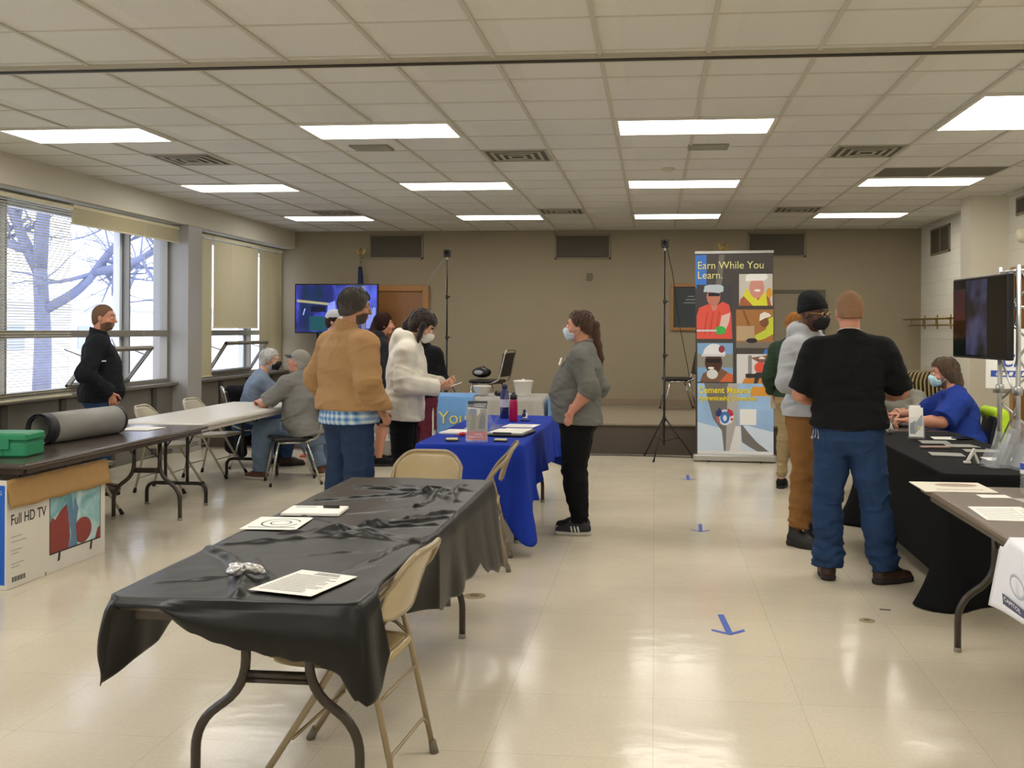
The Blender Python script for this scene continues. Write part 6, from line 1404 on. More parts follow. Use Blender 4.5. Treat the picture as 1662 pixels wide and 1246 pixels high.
# ---------------------------------------------------------------- the people
sk1 = skin_mat('skin_light', '#c99a80'); sk2 = skin_mat('skin_ruddy', '#c58a70'); sk3 = skin_mat('skin_dark', '#5a3b2c'); sk4 = skin_mat('skin_tan', '#b58466')
def fab(n, c, **k):
    d = dict(rough=.88, var=.09, nscale=60, bump=.12, bscale=400, spec=.22, fold=7 if not n.startswith(('hair', 'cap', 'lanyard')) else 0); d.update(k); return mat(n, c, **d)
denim = fab('denim_blue', '#30476a', var=.22, nscale=22); denimd = fab('denim_dark', '#2a3a55', var=.2, nscale=22); denimp = fab('denim_pale', '#71849c', var=.15, nscale=22)
blackf = fab('black_knit', '#17181a'); blackp = fab('black_trouser', '#0f1012'); blkj = fab('black_softshell', '#1a1c21')
leather = mat('brown_leather', '#3c2a22', rough=.5, var=.15, nscale=40); soled = mat('sole_dark', '#2a2521', rough=.8); solew = mat('sole_white', '#c9c2b2', rough=.7)
def person(label, x, y, rz, z=0, **k):
    t = thing('person', label, 'person', (x, y, z), rz); return t, Body(**k)
def long_hair(pts, radii, sq=None):
    def ex(v, B=None):
        for (a, b), (ra, rb) in zip(zip(pts, pts[1:]), zip(radii, radii[1:])): v.cone(a, b, ra, rb, .02)
    return ex
def hair_tail(B, root, m, pts, radii, name='ponytail', seed=3, raw=False):
    P = np.array([B.H+V3(*p)*B.sc if raw else B.hp(*p) for p in pts]); v = Vol(P.min(0)-.09, P.max(0)+.09, .005)
    for i in range(len(P)-1): v.cone(P[i], P[i+1], radii[i]*B.sc, radii[i+1]*B.sc, .02)
    v.field(lambda Q: .003*snoise(Q, seed, 110, 1, (1, 1, .2)))
    return link_mesh(name, [v.mesh(1)], m, root)
def beanie(B, root, m):
    c = B.sc; v = Vol(B.H-.2*c, B.H+.24*c, .005); v.ell(B.hp(0, -.02, .040), V3(.088, .108, .108)*c, 0, M=B.HM); v.ell(B.hp(0, -.05, .10), V3(.07, .075, .055)*c, .04, M=B.HM)
    v.cut(B.hp(0, .07, .040), B.HM@V3(0, .30, -1)); v.field(lambda P: .0022*snoise(P, 8, 40, 2))
    o = link_mesh('beanie', [v.mesh(1)], m, root)
    v = Vol(B.H-.2*c, B.H+.24*c, .005); v.ell(B.hp(0, -.018, .034), V3(.093, .113, .108)*c, 0, M=B.HM); v.cut(B.hp(0, .07, .036), B.HM@V3(0, .30, -1)); v.cut(B.hp(0, .07, .078), B.HM@V3(0, -.25, 1))
    link_mesh('beanie_cuff', [v.mesh(1)], m, o); return o
def cap(B, root, m, m2=None):
    c = B.sc; v = Vol(B.H-.2*c, B.H+.26*c, .005); v.ell(B.hp(0, -.014, .040), V3(.086, .106, .096)*c, 0, M=B.HM); v.cut(B.hp(0, .07, .045), B.HM@V3(0, .12, -1))
    o = link_mesh('baseball_cap', [v.mesh(1)], m, root)
    mb = MB().grid(lambda u, w_: tuple(B.hp((u-.5)*.155*(1-.25*w_**2), .078+.095*w_*(1-.55*(2*u-1)**2)+.0-.02*(2*u-1)**2, .058-.018*w_-.020*(2*u-1)**2)), 18, 8, thick=.003)
    mb.build('cap_brim', m2 or m, o); return o

# 1 man in black jacket at the windows, hands in pockets, looking right
t, B = person('bearded man in black jacket and jeans standing by the windows, hands in pockets', -5.14, 8.95, R(-62), sc=1.0, g=1.16, belly=.03,
              elR=(.32, -.11, 1.12), wrR=(.235, .09, .95), elL=(-.32, -.11, 1.12), wrL=(-.235, .09, .95), head=(0, .03, 1.635), hyaw=-22, hpitch=4)
B.body(t, sk2, beard=True, brow='#6b4f3a', hkw={s_: dict(curl=(15, 15, 10), dirv=(-.2*sg, .25, -1)) for s_, sg in (('R', 1), ('L', -1))})
B.hair(t, fab('hair_cropped_brown', '#6e5542'), strands=0, t=.004, front=.072, side=.0, amp=.001)
B.top(t, 'jacket', blkj, loose=.026, hem=-.10, collar=(1.1, .085), seed=11, wr=.008, bulge=.01)
B.pants(t, 'jeans', denim, seed=12, top_z=-.04); B.shoes(t, leather, soled, 'boot')
mb = MB(); mb.tube([tuple(B.J['neck']+B.A@V3(.0, .135, -.10)), tuple(B.J['neck']+B.A@V3(.0, .105, -.02))], .004, 6); mb.build('zip', mat('zip_grey', '#777777', rough=.3, metal=.8), t)
_e = B.J['pelvis']+B.A@V3(-.085, .178, .325)
MB().lathe([(.0, .0), (.026, .002), (.030, .0), (.030, -.004)], M=frame(tuple(_e), tuple(B.A[:, 0]), tuple(B.A[:, 2])) @ Matrix.Rotation(PI, 4, 'X'), n=18).build('chest_emblem', mat('emblem_pale', '#c8ccd0', rough=.6), t)
MB().box((-.045, -.006, -.002), (.045, .006, .002), M=frame(tuple(B.shR+V3(.075, 0.02, -.14)), (0, 1, 0), (0, 0, 1))).build('sleeve_stripe', mat('reflective_grey', '#d5d6d8', rough=.4), t)

# 2 older man with grey hair, black mask, at the end of the white table
t, B = person('grey-haired seated man in a blue-grey shirt and black face mask', -4.50, 10.95, R(-58), z=0, sc=1.0, g=1.06,
              pelvis=(0, -.05, .55), neck=(0, .12, 1.02), head=(.0, .20, 1.185), hyaw=-22, hpitch=4,
              hpR=(.10, -.02, .53), knR=(.14, .40, .50), anR=(.14, .36, .09), hpL=(-.10, -.02, .53), knL=(-.14, .40, .50), anL=(-.14, .32, .09),
              elR=(.31, .26, .80), wrR=(.08, .46, .80), elL=(-.27, .12, .80), wrL=(-.36, -.02, .81))
B.body(t, sk1, beard=True, brow='#b9b4ac', hkw=dict(L=dict(curl=(70, 70, 50), dirv=(-.7, -.5, 0), palm=(0, 0, -1)), R=dict(palm=(0, 0, -1))))
B.hair(t, fab('hair_silver', '#b5b3ae', sheen=.4), t=.012, front=.06, side=-.01, seed=4)
shb = fab('shirt_blue_grey', '#727e8f', var=.10, nscale=90, stretch=(12, 1, 1)); B.top(t, 'shirt', shb, loose=.016, hem=-.06, collar=(1.0, .03), seed=22, wr=.008)
B.pants(t, 'jeans', denim, seed=23, top_z=.02, kr=.08); B.shoes(t, leather, soled); B.mask(t, mat('mask_black', '#1b1a1c', rough=.8))
# black coat hung on his chair
v = Vol((-5.05, 10.62, .05), (-4.25, 11.35, 1.0), .010)
v.cone((-4.80, 11.06, .84), (-4.66, 11.32, .84), .055, .055, .03); v.cone((-4.80, 11.04, .80), (-4.72, 10.98, .22), .06, .10, .05); v.cone((-4.74, 11.12, .78), (-4.72, 11.12, .30), .08, .10, .05); v.cone((-4.66, 11.28, .80), (-4.62, 11.22, .28), .06, .09, .05)
v.cone((-4.66, 10.93, .60), (-4.58, 10.88, .16), .05, .065, .05)
v.field(lambda P: .010*snoise(P, 77, 15, 3, (1, 1, .4)))
o = link_mesh('coat', [v.mesh(1)], fab('coat_black', '#15151a')); tag(o, 'black coat hung over the chair of the grey-haired seated man', 'coat')

# 3 heavy man in grey shirt and cap, back to us, arm on table
t, B = person('heavyset seated man in a grey shirt and ball cap, seen from behind', -3.50, 9.95, R(62), sc=1.0, g=1.20, belly=.05,
              pelvis=(0, -.04, .56), neck=(.0, .10, 1.05), head=(.0, .135, 1.20), hyaw=22, hpitch=-14,
              hpR=(.10, 0, .53), knR=(.30, .36, .50), anR=(.34, .18, .09), hpL=(-.10, 0, .53), knL=(-.20, .42, .50), anL=(-.20, .46, .09),
              elR=(.36, .02, .80), wrR=(.25, .30, .82), elL=(-.33, .25, .80), wrL=(-.20, .50, .795), toeR=30, toeL=10)
B.body(t, sk2, brow='#9c8a78', hkw=dict(L=dict(curl=(60, 60, 40), palm=(0, 0, -1)), R=dict(curl=(30, 30, 20), palm=(0, 0, -1))))
B.hair(t, fab('hair_grey_short', '#9a958d'), t=.008, front=.05, side=-.02, seed=31, amp=.002, strands=0)
cap(B, t, fab('cap_grey', '#5f6468'), fab('cap_brim_grey', '#43484c'))
B.top(t, 'shirt', fab('polo_grey', '#7c7b76'), loose=.026, sleeve='short', hem=-.12, seed=33, wr=.010, collar=(1.03, .05), bulge=.02, wf=13)
MB().tube([tuple(B.J['neck']+B.A@V3(.074*math.cos(a), -.012+.072*math.sin(a), .030)) for a in np.linspace(0, 2*PI, 20)], .006, 6).build('lanyard', fab('lanyard_blue', '#2f49b5'), t)
B.pants(t, 'jeans', denimp, seed=34, top_z=.0, kr=.088, hipr=.115, ar=.076); B.shoes(t, mat('suede_brown', '#6b4a36', rough=.8, var=.1), solew)

# 4 person in grey cap and jeans, mostly hidden behind the tan coat
t, B = person('person in a pale grey cap and jeans, mostly hidden behind the tan coat', -3.50, 10.75, R(-100), sc=1.0, g=1.05)
B.body(t, sk1, hkw={}); B.hair(t, fab('hair_brown_dark', '#33271f'), t=.008, strands=0); cap(B, t, fab('cap_pale', '#b6b8bc'))
B.top(t, 'jacket', fab('jacket_slate', '#3b4048'), hem=-.1, seed=41); B.pants(t, 'jeans', denimp, seed=42); B.shoes(t, mat('suede_ochre', '#6f5434', rough=.8, var=.1), mat('sole_tan', '#a58c62', rough=.7), 'boot')

# 5 person in black shorts
t, B = person('long-haired person in black shorts and black shoes, nearly all hidden', -3.10, 11.25, R(-70), sc=.98)
B.body(t, sk2, hands=('R',)); B.hair(t, fab('hair_dark_red', '#2e1d18'), t=.014, side=-.06, back=-.11)
hair_tail(B, t, fab('hair_dark_red', '#2e1d18'), [(0, -.10, .0), (.02, -.12, -.10), (.03, -.11, -.22)], [.05, .06, .05], 'long_hair')
B.top(t, 'hoodie', fab('hoodie_dark', '#26262b'), hem=-.1, hood=True, seed=51); B.pants(t, 'shorts', blackp, shorts=.10, seed=52); B.shoes(t, blackf, soled)

# 6 man in tan coat
t, B = person('man in a tan work jacket over a plaid shirt, glasses, back turned', -2.24, 7.25, R(-38), sc=1.035, g=1.22, belly=.03,
              elR=(.31, -.06, 1.14), wrR=(.29, .08, .91), elL=(-.31, -.05, 1.14), wrL=(-.28, .12, .90), head=(0, .055, 1.645), hyaw=-20, hpitch=6)
B.body(t, sk4, beard=True, brow='#4a3f38'); B.hair(t, fab('hair_salt_pepper', '#4b4742', var=.3, nscale=90), t=.022, front=.062, side=-.03, back=-.07, seed=61, amp=.006, f=45)
B.glasses(t, mat('glasses_dark', '#241d1a', rough=.3))
coat = fab('canvas_tan', '#a9845a', var=.09); B.top(t, 'jacket', coat, loose=.034, hem=-.03, collar=(1.12, .10), seed=62, wr=.009, wf=12, sr=(.072, .066, .056), bulge=.022)
pl = fab('plaid_shirt', '#7fa6cf', var=0)
N_, L_, b_ = nodes_of(pl) if 'nodes_of' in globals() else (None, None, None)
if N_:
    tcx = N_.new('ShaderNodeTexCoord'); w1 = N_.new('ShaderNodeTexWave'); w2_ = N_.new('ShaderNodeTexWave'); w1.bands_direction = 'Z'; w2_.bands_direction = 'X'
    for w_ in (w1, w2_): w_.inputs['Scale'].default_value = 7; w_.inputs['Distortion'].default_value = .4; L_.new(tcx.outputs['Object'], w_.inputs[0])
    ad = N_.new('ShaderNodeMath'); ad.operation = 'ADD'; L_.new(w1.outputs[1], ad.inputs[0]); L_.new(w2_.outputs[1], ad.inputs[1])
    cr_ = N_.new('ShaderNodeValToRGB'); cr_.color_ramp.elements[0].color = lin('#3c6aa5'); cr_.color_ramp.elements[1].color = lin('#d9dfd9'); e2 = cr_.color_ramp.elements.new(.5); e2.color = lin('#8fb2d2')
    hf = N_.new('ShaderNodeMath'); hf.operation = 'MULTIPLY'; hf.inputs[1].default_value = .5; L_.new(ad.outputs[0], hf.inputs[0]); L_.new(hf.outputs[0], cr_.inputs[0]); L_.new(cr_.outputs[0], b_.inputs['Base Color'])
B.top(t, 'shirt_tail', pl, loose=.022, hem=-.13, sleeve='short', seed=63, wr=.005, bulge=.008, sr=(.055, .045, .04))
B.pants(t, 'jeans', denimd, seed=64, top_z=-.03, hipr=.108, kr=.082, ar=.07); B.shoes(t, leather, soled, 'boot')
MB().box((-.022, -.003, -.075), (.022, .003, .0), M=frame(tuple(B.J['pelvis']+B.A@V3(.16, -.17, -.01)), (.9, .45, 0), (0, .1, 1)) @ Matrix.Rotation(PI/2, 4, 'X')).build('belt_tab', coat, t, bevel=.002)

# 7 person in white hoodie, mask, looking down at hands
t, B = person('person in a white hoodie and white mask looking down at papers in hand', -2.02, 8.0, R(-84), sc=.99, g=1.0,
              neck=(0, .05, 1.45), head=(0, .15, 1.585), hpitch=34, elR=(.25, .03, 1.12), wrR=(.12, .30, 1.09), elL=(-.25, .05, 1.13), wrL=(-.06, .31, 1.11))
B.body(t, sk1, brow='#2d2018', hkw=dict(R=dict(curl=(45, 50, 25), palm=(-.5, 0, .8), dirv=(-.25, 1, .0), grip=.6), L=dict(curl=(45, 50, 25), palm=(.5, 0, .8), dirv=(.25, 1, -.05), grip=.6)))
dh = fab('hair_dark_brown', '#2a1e19', var=.25, nscale=60, sheen=.3)
B.hair(t, dh, t=.018, front=.055, side=-.055, back=-.09, seed=71)
hair_tail(B, t, dh, [(0, -.085, .06), (0, -.125, .01), (.01, -.150, -.08), (.0, -.175, -.18), (.0, -.185, -.28)], [.035, .036, .034, .028, .014], raw=True)
hair_tail(B, t, dh, [(.05, .03, .06), (.078, .015, -.0), (.080, -.01, -.08), (.07, -.03, -.14)], [.028, .028, .024, .012], 'loose_hair', raw=True)
wh = fab('fleece_white', '#d8d3c6', var=.04); B.top(t, 'hoodie', wh, loose=.034, hem=-.13, hood=True, seed=72, wr=.0065, cuff=1, wf=14, sr=(.07, .062, .05), bulge=.016)
B.pants(t, 'trousers', blackp, seed=73, hipr=.11, kr=.085, ar=.07, wr=.008); B.shoes(t, blackf, soled); B.mask(t, mat('mask_white', '#e3ded2', rough=.7), kind='cup')
P_ = B.J['wrR']+V3(-.05, .12, .02); MB().box((-.05, -.04, -.002), (.05, .06, .002), M=Matrix.Translation(tuple(P_)) @ Matrix.Rotation(R(20), 4, 'X')).build('note_card', mat('paper_white', '#efece4', rough=.8, var=.03), t)

# 8 person in black hoodie and maroon striped track pants
t, B = person('person in black hoodie and beanie with maroon striped track pants', -2.30, 9.75, R(-18), sc=.94, g=1.0, elR=(.24, .04, 1.13), wrR=(.10, .26, 1.10), elL=(-.24, .04, 1.13), wrL=(-.10, .26, 1.10), hyaw=-6, hpitch=8)
B.body(t, sk1, hkw=dict(R=dict(palm=(-1, 0, .3)), L=dict(palm=(1, 0, .3)))); B.hair(t, blackf, t=.008, side=-.03)
beanie(B, t, blackf); B.top(t, 'hoodie', blackf, loose=.028, hem=-.02, hood=True, seed=81, wr=.007, cuff=1)
mar = fab('maroon_jersey', '#5d2330', rough=.6); B.pants(t, 'track_pants', mar, seed=82, top_z=.06, hipr=.11, kr=.085, ar=.07, wr=.006); B.shoes(t, blackf, solew)
for sx in (1, -1):
    for dy in (-.012, .018):
        mb = MB(); pts = []
        for q in np.linspace(0, 1, 14):
            hp_, k_, a_ = B.J['hp'+('R' if sx > 0 else 'L')], B.J['kn'+('R' if sx > 0 else 'L')], B.J['an'+('R' if sx > 0 else 'L')]
            if q < .5: c_ = hp_+(k_-hp_)*q*2; r_ = .11+(.085-.11)*q*2
            else: c_ = k_+(a_-k_)*(q*2-1); r_ = .085+(.07-.085)*(q*2-1)
            pts.append(tuple(c_+V3(sx*(r_*.84), dy-.03, 0)*np.array([.985, 1, 1])))
        mb.tube(pts, .009, 6); mb.build('leg_stripe', mat('stripe_white', '#d9d4cc', rough=.7), t)

# 9 woman in the centre
t, B = person('woman with ponytail and mask in a grey pullover and black trousers', -.575, 7.72, R(84), sc=.975, g=1.20, belly=.055,
              pelvis=(0, 0, .96), neck=(0, -.035, 1.445), head=(0, .0, 1.61), elR=(.29, -.10, 1.13), wrR=(.25, .02, .96), elL=(-.285, -.13, 1.14), wrL=(-.27, .015, .955), hpitch=2,
              anR=(.09, .0, .09), knR=(.10, .05, .50), anL=(-.11, -.04, .09), knL=(-.11, .02, .50), toeR=4, toeL=4)
B.body(t, sk2, brow='#4a3527', hkw=dict(L=dict(curl=(75, 80, 50), palm=(.7, 0, -.6), dirv=(.15, .25, -.85)), R=dict(curl=(60, 60, 40), palm=(-1, 0, 0))))
br_ = fab('hair_chestnut', '#493325', var=.22, nscale=60, sheen=.3); B.hair(t, br_, t=.010, front=.068, side=-.01, back=-.06, seed=91, amp=.0015)
hair_tail(B, t, br_, [(0, -.10, .03), (0, -.125, .01), (0, -.128, -.06), (0, -.14, -.15), (0, -.16, -.25), (.0, -.165, -.32)], [.02, .034, .036, .034, .024, .008])
MB().tube([B.hp(.022*math.cos(a), -.118, .018+.022*math.sin(a)) for a in np.linspace(0, 2*PI, 14)], .006, 6).build('hair_tie', mat('tie_white', '#ccc', rough=.6) if False else mat('tie_white', '#cfcbc4', rough=.6), t)
gp = fab('pullover_grey', '#686862', var=.08, nscale=90); B.top(t, 'pullover', gp, loose=.022, hem=-.10, sleeve='push', collar=(1.06, .075), seed=92, wr=.008, bulge=.012, wf=13, sr=(.062, .056, .05))
B.pants(t, 'trousers', blackp, seed=93, top_z=0, hipr=.112, kr=.078, ar=.050, wr=.006, stack=.003, cuffz=.05); B.shoes(t, mat('sneaker_black', '#26272a', rough=.7, var=.06), mat('sole_white2', '#b8b3a6', rough=.7), stripes=mat('stripe_shoe', '#dedbd2', rough=.6), laces=mat('lace_white', '#d8d4ca', rough=.7))
B.mask(t, mat('mask_pale_blue', '#c3ccd6', rough=.8))
MB().box((-.04, -.0015, -.028), (.04, .0015, .028), M=frame(tuple(B.J['pelvis']+B.A@V3(-.085, .158, .36)), tuple(B.A@V3(1, .35, -.1)), tuple(B.A@V3(0, 1, 0.2)))).build('name_sticker', mat('paper_white', '#efece4', rough=.8, var=.03), t)

# 10 man in grey hoodie, beanie, glasses, black mask
t, B = person('man in a light grey hoodie, black beanie and mask with brown trousers', 1.12, 7.48, R(-128), sc=1.03, g=1.06, hyaw=-4, hpitch=8,
              elR=(.30, .0, 1.15), wrR=(.16, .20, 1.02), elL=(-.30, 0, 1.15), wrL=(-.14, .20, 1.02))
B.body(t, sk3, brow='#17110e', hkw=dict(R=dict(palm=(-1, 0, 0), curl=(50, 50, 30)), L=dict(palm=(1, 0, 0), curl=(50, 50, 30)))); beanie(B, t, blackf); B.glasses(t, mat('glasses_gold', '#b79a63', rough=.3, metal=.8)); B.mask(t, mat('mask_black', '#1b1a1c', rough=.8))
gh = fab('fleece_grey', '#a9abae', var=.06, nscale=90); B.top(t, 'hoodie', gh, loose=.030, hem=-.05, hood=True, bulge=.01, seed=101, wr=.0075, cuff=1, sr=(.068, .062, .05), wf=12)
B.pants(t, 'trousers', fab('canvas_brown', '#8a6238', var=.1), seed=102, top_z=.03, hipr=.102, kr=.082, ar=.062, wr=.009, stack=.006, cuffz=.09); B.shoes(t, mat('boot_black', '#28282a', rough=.55, var=.1), soled, 'boot', laces=mat('lace_black', '#151515', rough=.7))
for sd in 'RL': B.J['an'+sd] = B.J['an'+sd]

# 11 man in black polo, back to the camera
t, B = person('man in black polo and blue jeans with his back to the camera', 1.205, 6.45, R(-8), sc=1.025, g=1.10, belly=.0,
              head=(0.0, .02, 1.625), hyaw=10, hpitch=4, elR=(.31, .09, 1.14), wrR=(.17, .27, 1.10), elL=(-.29, .03, 1.12), wrL=(-.17, .24, 1.05),
              knR=(.15, .0, .50), anR=(.21, -.04, .09), knL=(-.12, .02, .50), anL=(-.12, .0, .09), toeR=55, toeL=5)
B.body(t, sk2, brow='#6a4a35', hkw=dict(R=dict(palm=(-1, 0, 0)), L=dict(palm=(1, 0, 0)))); B.hair(t, fab('hair_light_brown', '#8a6a50', var=.15), strands=0, t=.006, front=.06, side=.0, back=-.045, seed=111, amp=.001)
po = fab('polo_black', '#141517'); B.top(t, 'polo_shirt', po, loose=.022, sleeve='short', hem=-.03, collar=(1.04, .055), seed=112, wr=.008, bulge=.012, wf=13, sr=(.068, .064, .05))
MB().tube([tuple(B.J['neck']+B.A@V3(.0745*math.cos(a), -.008+.0745*math.sin(a), .0445-.35*(-.008+.0745*math.sin(a)))) for a in np.linspace(PI*.95, 2.05*PI, 20)], .0022, 5).build('collar_piping', mat('piping_white', '#c8c8c8', rough=.7), t)
B.pants(t, 'jeans', fab('denim_mid', '#273c5e', var=.28, nscale=18), seed=113, top_z=.045, hipr=.108, kr=.085, ar=.078, wr=.009, stack=.007, cuffz=.03); B.shoes(t, leather, soled, 'boot')
MB().tube([tuple(B.J['pelvis']+B.A@V3(.205*math.cos(a), .145*math.sin(a), -.025)) for a in np.linspace(0, 2*PI, 40)], .016, 8, sy=1.3).build('belt', mat('belt_black', '#17130f', rough=.5), t)
for sx in (-1, 1):
    mb = MB(); pts = [(sx*.17, -.02), (sx*.045, -.0), (sx*.05, -.12), (sx*.10, -.155), (sx*.155, -.13), (sx*.17, -.02)]
    mb.tube([tuple(B.J['hp'+('R' if sx > 0 else 'L')]+V3((x_-sx*.1)*.95, -.1295+.30*(abs(x_)-.10)**2*10*.35, z_+.02)) for x_, z_ in pts], .0016, 5); mb.build('pocket_seam', mat('seam_dark', '#24385c', rough=.8), t)
mb = MB(); k0 = B.J['pelvis']+B.A@V3(-.20, -.07, -.04)
for i_, (dx, dz) in enumerate(((0, 0), (-.012, -.006), (.010, -.004))): mb.tube([tuple(k0+V3(dx, -.01*i_, dz)), tuple(k0+V3(dx*1.8, -.012*i_, dz-.055))], .003, 5); mb.ball(tuple(k0+V3(dx*1.8, -.012*i_, dz-.05)), (.009, .002, .009), 8)
mb.build('key_ring', mat('steel_key', '#b5b2aa', rough=.3, metal=.9), t)

# 12 person in dark green, behind the grey hoodie
t, B = person('person in dark green top and khaki trousers behind the grey hoodie', 1.36, 10.1, R(-25), sc=.98, g=.98, elR=(.22, .03, 1.13), wrR=(.08, .22, 1.05), elL=(-.25, -.05, 1.13), wrL=(-.25, .10, .93))
B.body(t, sk1, hkw={}); B.hair(t, fab('hair_ginger', '#a3713d'), t=.016, side=-.05, back=-.10); B.top(t, 'sweater', fab('sweater_green', '#2f4030'), loose=.022, hem=-.04, seed=121)
B.pants(t, 'trousers', fab('khaki', '#9a8763'), seed=122, top_z=.02, hipr=.09, kr=.062, ar=.045, cuffz=.07); B.shoes(t, blackf, soled)
_p = B.J['wrL']+V3(0, .08, -.06)
MB().box((-.06, -.002, -.09), (.06, .002, .09), M=Matrix.Translation(tuple(_p)) @ Matrix.Rotation(R(50), 4, 'Z')).build('leaflet', mat('paper_white', '#efece4', rough=.8, var=.03), t)

# 13 woman seated at the far end, long hair, grey sleeves
t, B = person('seated woman with long brown hair and grey sleeves, half behind the polo man', 2.50, 10.55, R(150), sc=.95, g=1.0,
              pelvis=(0, -.02, .55), neck=(0, .10, 1.0), head=(0, .16, 1.155), hpitch=22, hpR=(.10, 0, .53), knR=(.11, .40, .50), anR=(.11, .38, .095), hpL=(-.10, 0, .53), knL=(-.11, .40, .50), anL=(-.11, .38, .095),
              elR=(.26, .22, .80), wrR=(.12, .42, .82), elL=(-.26, .22, .80), wrL=(-.14, .42, .82))
B.body(t, sk1, hkw=dict(R=dict(palm=(0, 0, -1)), L=dict(palm=(0, 0, -1))))
lh = fab('hair_brown_long', '#5b4632', var=.25, nscale=60, sheen=.3); B.hair(t, lh, t=.018, side=-.06, back=-.11, seed=131)
for sx in (-1, 1): hair_tail(B, t, lh, [(sx*.07, .0, .02), (sx*.09, .02, -.08), (sx*.085, .05, -.20), (sx*.08, .05, -.32)], [.034, .038, .036, .018], 'long_hair')
B.top(t, 'sweater', fab('knit_grey', '#8d897f'), loose=.022, hem=-.04, seed=132, wr=.007); B.pants(t, 'trousers', blackp, seed=133, kr=.08); B.shoes(t, blackf, soled)
dup(sc, (2.46, 10.63, 0), R(150), 'chrome-legged chair under the seated long-haired woman')

# 14 man in royal blue polo, seated facing left
t, B = person('long-haired seated man in a royal blue polo and pale blue mask', 2.58, 8.92, R(86), sc=1.0, g=1.20, belly=.06,
              pelvis=(0, -.06, .56), neck=(0, .06, 1.03), head=(0, .12, 1.185), hpitch=4, hpR=(.11, 0, .53), knR=(.14, .40, .50), anR=(.14, .36, .09), hpL=(-.11, 0, .53), knL=(-.14, .40, .50), anL=(-.14, .36, .09),
              elR=(.34, .22, .82), wrR=(.20, .46, .82), elL=(-.33, .20, .80), wrL=(-.22, .46, .80))
B.body(t, sk2, brow='#6e5844', beard=True, hkw=dict(R=dict(palm=(0, 0, -1), curl=(50, 50, 30)), L=dict(palm=(0, 0, -1), curl=(50, 50, 30))))
lb_ = fab('hair_brown_wavy', '#4d3b2b', var=.25, nscale=60, sheen=.3); B.hair(t, lb_, t=.022, front=.065, side=-.03, back=-.10, seed=141, amp=.005, f=45)
hair_tail(B, t, lb_, [(0, -.09, -.02), (0, -.10, -.09), (0, -.105, -.13)], [.06, .055, .035], 'long_hair')
B.top(t, 'polo_shirt', fab('polo_royal', '#243c8e', var=.05), loose=.028, sleeve='short', hem=-.10, collar=(1.08, .055), seed=142, wr=.009, bulge=.02, sr=(.072, .068, .05), wf=12)
B.pants(t, 'trousers', blackp, seed=143, kr=.09, hipr=.12, top_z=0); B.shoes(t, blackf, soled); B.mask(t, mat('mask_sky', '#b9dbe4', rough=.8))
MB().tube([tuple(B.J['wrR']+.024*V3(math.cos(a), .2*math.sin(a), math.sin(a))*1.25) for a in np.linspace(0, 2*PI, 14)], .006, 6).build('wristwatch', mat('watch_steel', '#6f6a5d', rough=.3, metal=.8), t)
dup(sc, (2.54, 8.92, 0), R(86), 'chair under the man in royal blue, draped in lime green')
v = Vol((2.52, 8.55, .20), (3.20, 9.35, 1.02), .009)
v.cone((2.86, 8.74, .86), (2.86, 9.12, .86), .045, .045, .02); v.cone((2.88, 8.74, .84), (2.91, 8.70, .42), .05, .07, .04); v.cone((2.88, 8.92, .82), (2.92, 8.92, .40), .06, .08, .04); v.cone((2.88, 9.10, .84), (2.91, 9.12, .42), .05, .07, .04)
v.field(lambda P: .008*snoise(P, 79, 15, 3, (1, 1, .4)))
o = link_mesh('safety_jacket', [v.mesh(1)], fab('lime_hi_vis', '#b9dc2c', rough=.6)); tag(o, 'lime green safety jacket hung over the chair of the man in royal blue', 'jacket')
# ================================================================== OUTSIDE THE WINDOWS
snow = mat('ground_pale', '#b9bcc0', rough=.95, var=.08, nscale=.5)
struct('ground_outside', MB().box((-90, -40, -.6), (XL-.25, 90, -.3)), snow)
t = thing('building', 'long low white flat-roofed building beyond the windows', 'building', (-30, 47, -.3), R(-8)); MB().box((-22, -22, 0), (2, 14, 2.7)).build('wall', mat('siding_pale', '#e4e4e8', rough=.8, var=.03, nscale=2), t); MB().box((-22.2, -22.2, 2.7), (2.2, 14.2, 3.0)).build('roof_edge', mat('roof_pale', '#c8cad2', rough=.7), t)
for k in range(5): MB().box((2.0, -18+6*k, .8), (2.06, -15.5+6*k, 1.9)).build('window', mat('far_window', '#a5abba', rough=.2), t)
bark = mat('bark_grey', '#858aa2', rough=.95, var=.2, nscale=6)  # overexposed daylight and haze put into the colour: bark paled towards lavender
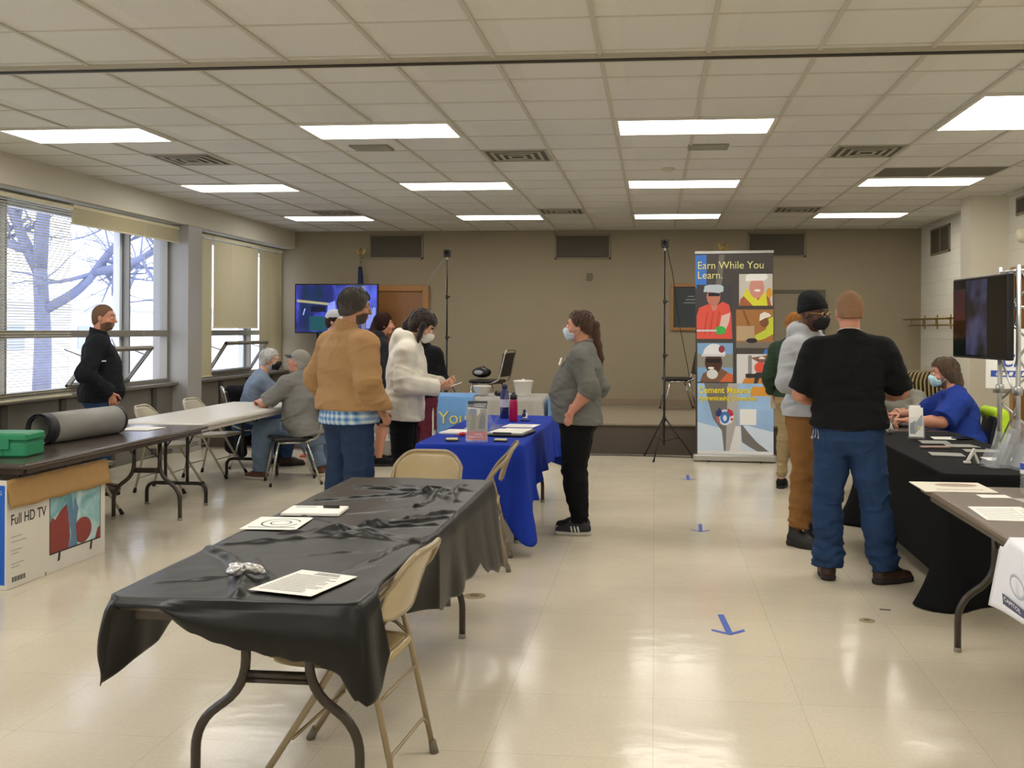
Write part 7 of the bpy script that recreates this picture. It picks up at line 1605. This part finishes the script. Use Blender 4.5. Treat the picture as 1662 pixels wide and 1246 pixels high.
def tree(label, loc, limbs, seed, depth=4, spread=1., group='bare trees outside'):
    """limbs: hand-laid (points, radius) for trunk and main boughs; finer branches grow from them"""
    rnd = random.Random(seed); t = thing('bare_tree', label, 'tree', loc, 0, group); big = MB(); tw = MB()
    def grow(p, d, L, r, dep):
        pts = [p]; rr = [r]; n = 5; q = d.copy()
        for i in range(n):
            q = (q+Vector((rnd.uniform(-1, 1), rnd.uniform(-1, 1), rnd.uniform(-.5, .6)))*.24*spread).normalized(); pts.append(pts[-1]+q*L/n); rr.append(r*(1-.45*(i+1)/n))
        tw.tube(pts, rr, 5 if r > .02 else 3, cap=False)
        if dep <= 0: return
        for k in range(rnd.choice((2, 3, 3))):
            i = rnd.choice((1, 2, 3, 4, 5)) if k else 5; s = (Vector((rnd.gauss(0, 1), rnd.gauss(0, 1), rnd.gauss(.15, .8)))).normalized(); nd = (q*.8+s*.9*spread).normalized()
            grow(pts[i], nd, L*rnd.uniform(.62, .86), rr[i]*rnd.uniform(.58, .8), dep-1)
    for pts, r0, r1, nb in limbs:
        P = fillet(pts, .6, 4); n = len(P); big.tube(P, [r0+(r1-r0)*i/(n-1) for i in range(n)], 9)
        for k in range(nb):
            i = rnd.randint(max(1, n//3), n-1); r = r0+(r1-r0)*i/(n-1); d = (P[min(i+1, n-1)]-P[i-1]).normalized(); s = Vector((rnd.gauss(0, 1), rnd.gauss(0, 1), rnd.gauss(.3, .8))).normalized()
            grow(P[i], (d*.5+s).normalized(), rnd.uniform(.9, 1.7), min(r*.6, .075), depth)
        if nb: grow(P[-1], (P[-1]-P[-2]).normalized(), 1.5, r1, depth)
    big.build('trunk', bark, t); o = tw.build('twigs', bark, t); o['kind'] = 'stuff'
    return t
tree('large bare spreading tree close outside the windows', (-14.0, 21.9, -.3), [
    ([(0, 0, 0), (.05, 0, 1.6), (-.05, 0, 3.3)], .21, .16, 0), ([(-.05, 0, 3.2), (.1, -.1, 4.6), (.5, -.2, 6.2), (.6, 0, 8.0)], .17, .07, 9), ([(-.05, 0, 3.1), (-.7, .1, 4.2), (-1.1, 0, 6.2)], .15, .06, 7),
    ([(.0, 0, 2.2), (.9, .1, 2.7), (1.7, .3, 3.9), (2.9, .4, 4.6), (4.2, .6, 4.3)], .12, .045, 16), ([(1.2, .15, 3.1), (2.2, .0, 3.3), (3.2, .1, 3.9), (4.3, .2, 4.0)], .10, .04, 14), ([(.3, 0, 5.4), (1.4, .3, 5.5), (2.6, .2, 6.3), (4.0, .3, 6.0)], .10, .03, 14),
    ([(-.3, 0, 3.6), (-1.4, .3, 3.9), (-2.6, .2, 5.0)], .12, .04, 8)], 12)
tree('thin young bare tree in front of the low white building', (-17.5, 32.0, -.3), [([(0, 0, 0), (.05, 0, 2.4), (0, 0, 3.0)], .09, .07, 0), ([(0, 0, 2.9), (.5, 0, 4.0), (.6, 0, 5.2)], .06, .03, 5), ([(0, 0, 2.9), (-.4, 0, 3.8), (-.7, 0, 5.0)], .06, .03, 5)], 5, 3)
tree('bare tree seen through the far pane of the clear window', (-13.0, 41.0, -.3), [([(0, 0, 0), (.1, 0, 3), (-.1, 0, 5.5)], .20, .12, 4), ([(0, 0, 3.0), (1.0, 0, 4.2), (1.6, 0, 5.8)], .11, .05, 6), ([(0, 0, 2.7), (-1.1, 0, 3.9), (-2.2, 0, 5.0)], .10, .04, 6)], 9, 4)
tree('bare tree at the left edge behind the slatted blind', (-14.5, 17.0, -.3), [([(0, 0, 0), (0, 0, 3), (.2, 0, 6)], .25, .12, 5), ([(0, 0, 2.6), (1.0, .2, 3.8), (2.0, .3, 5.8)], .13, .05, 7)], 3, 4)
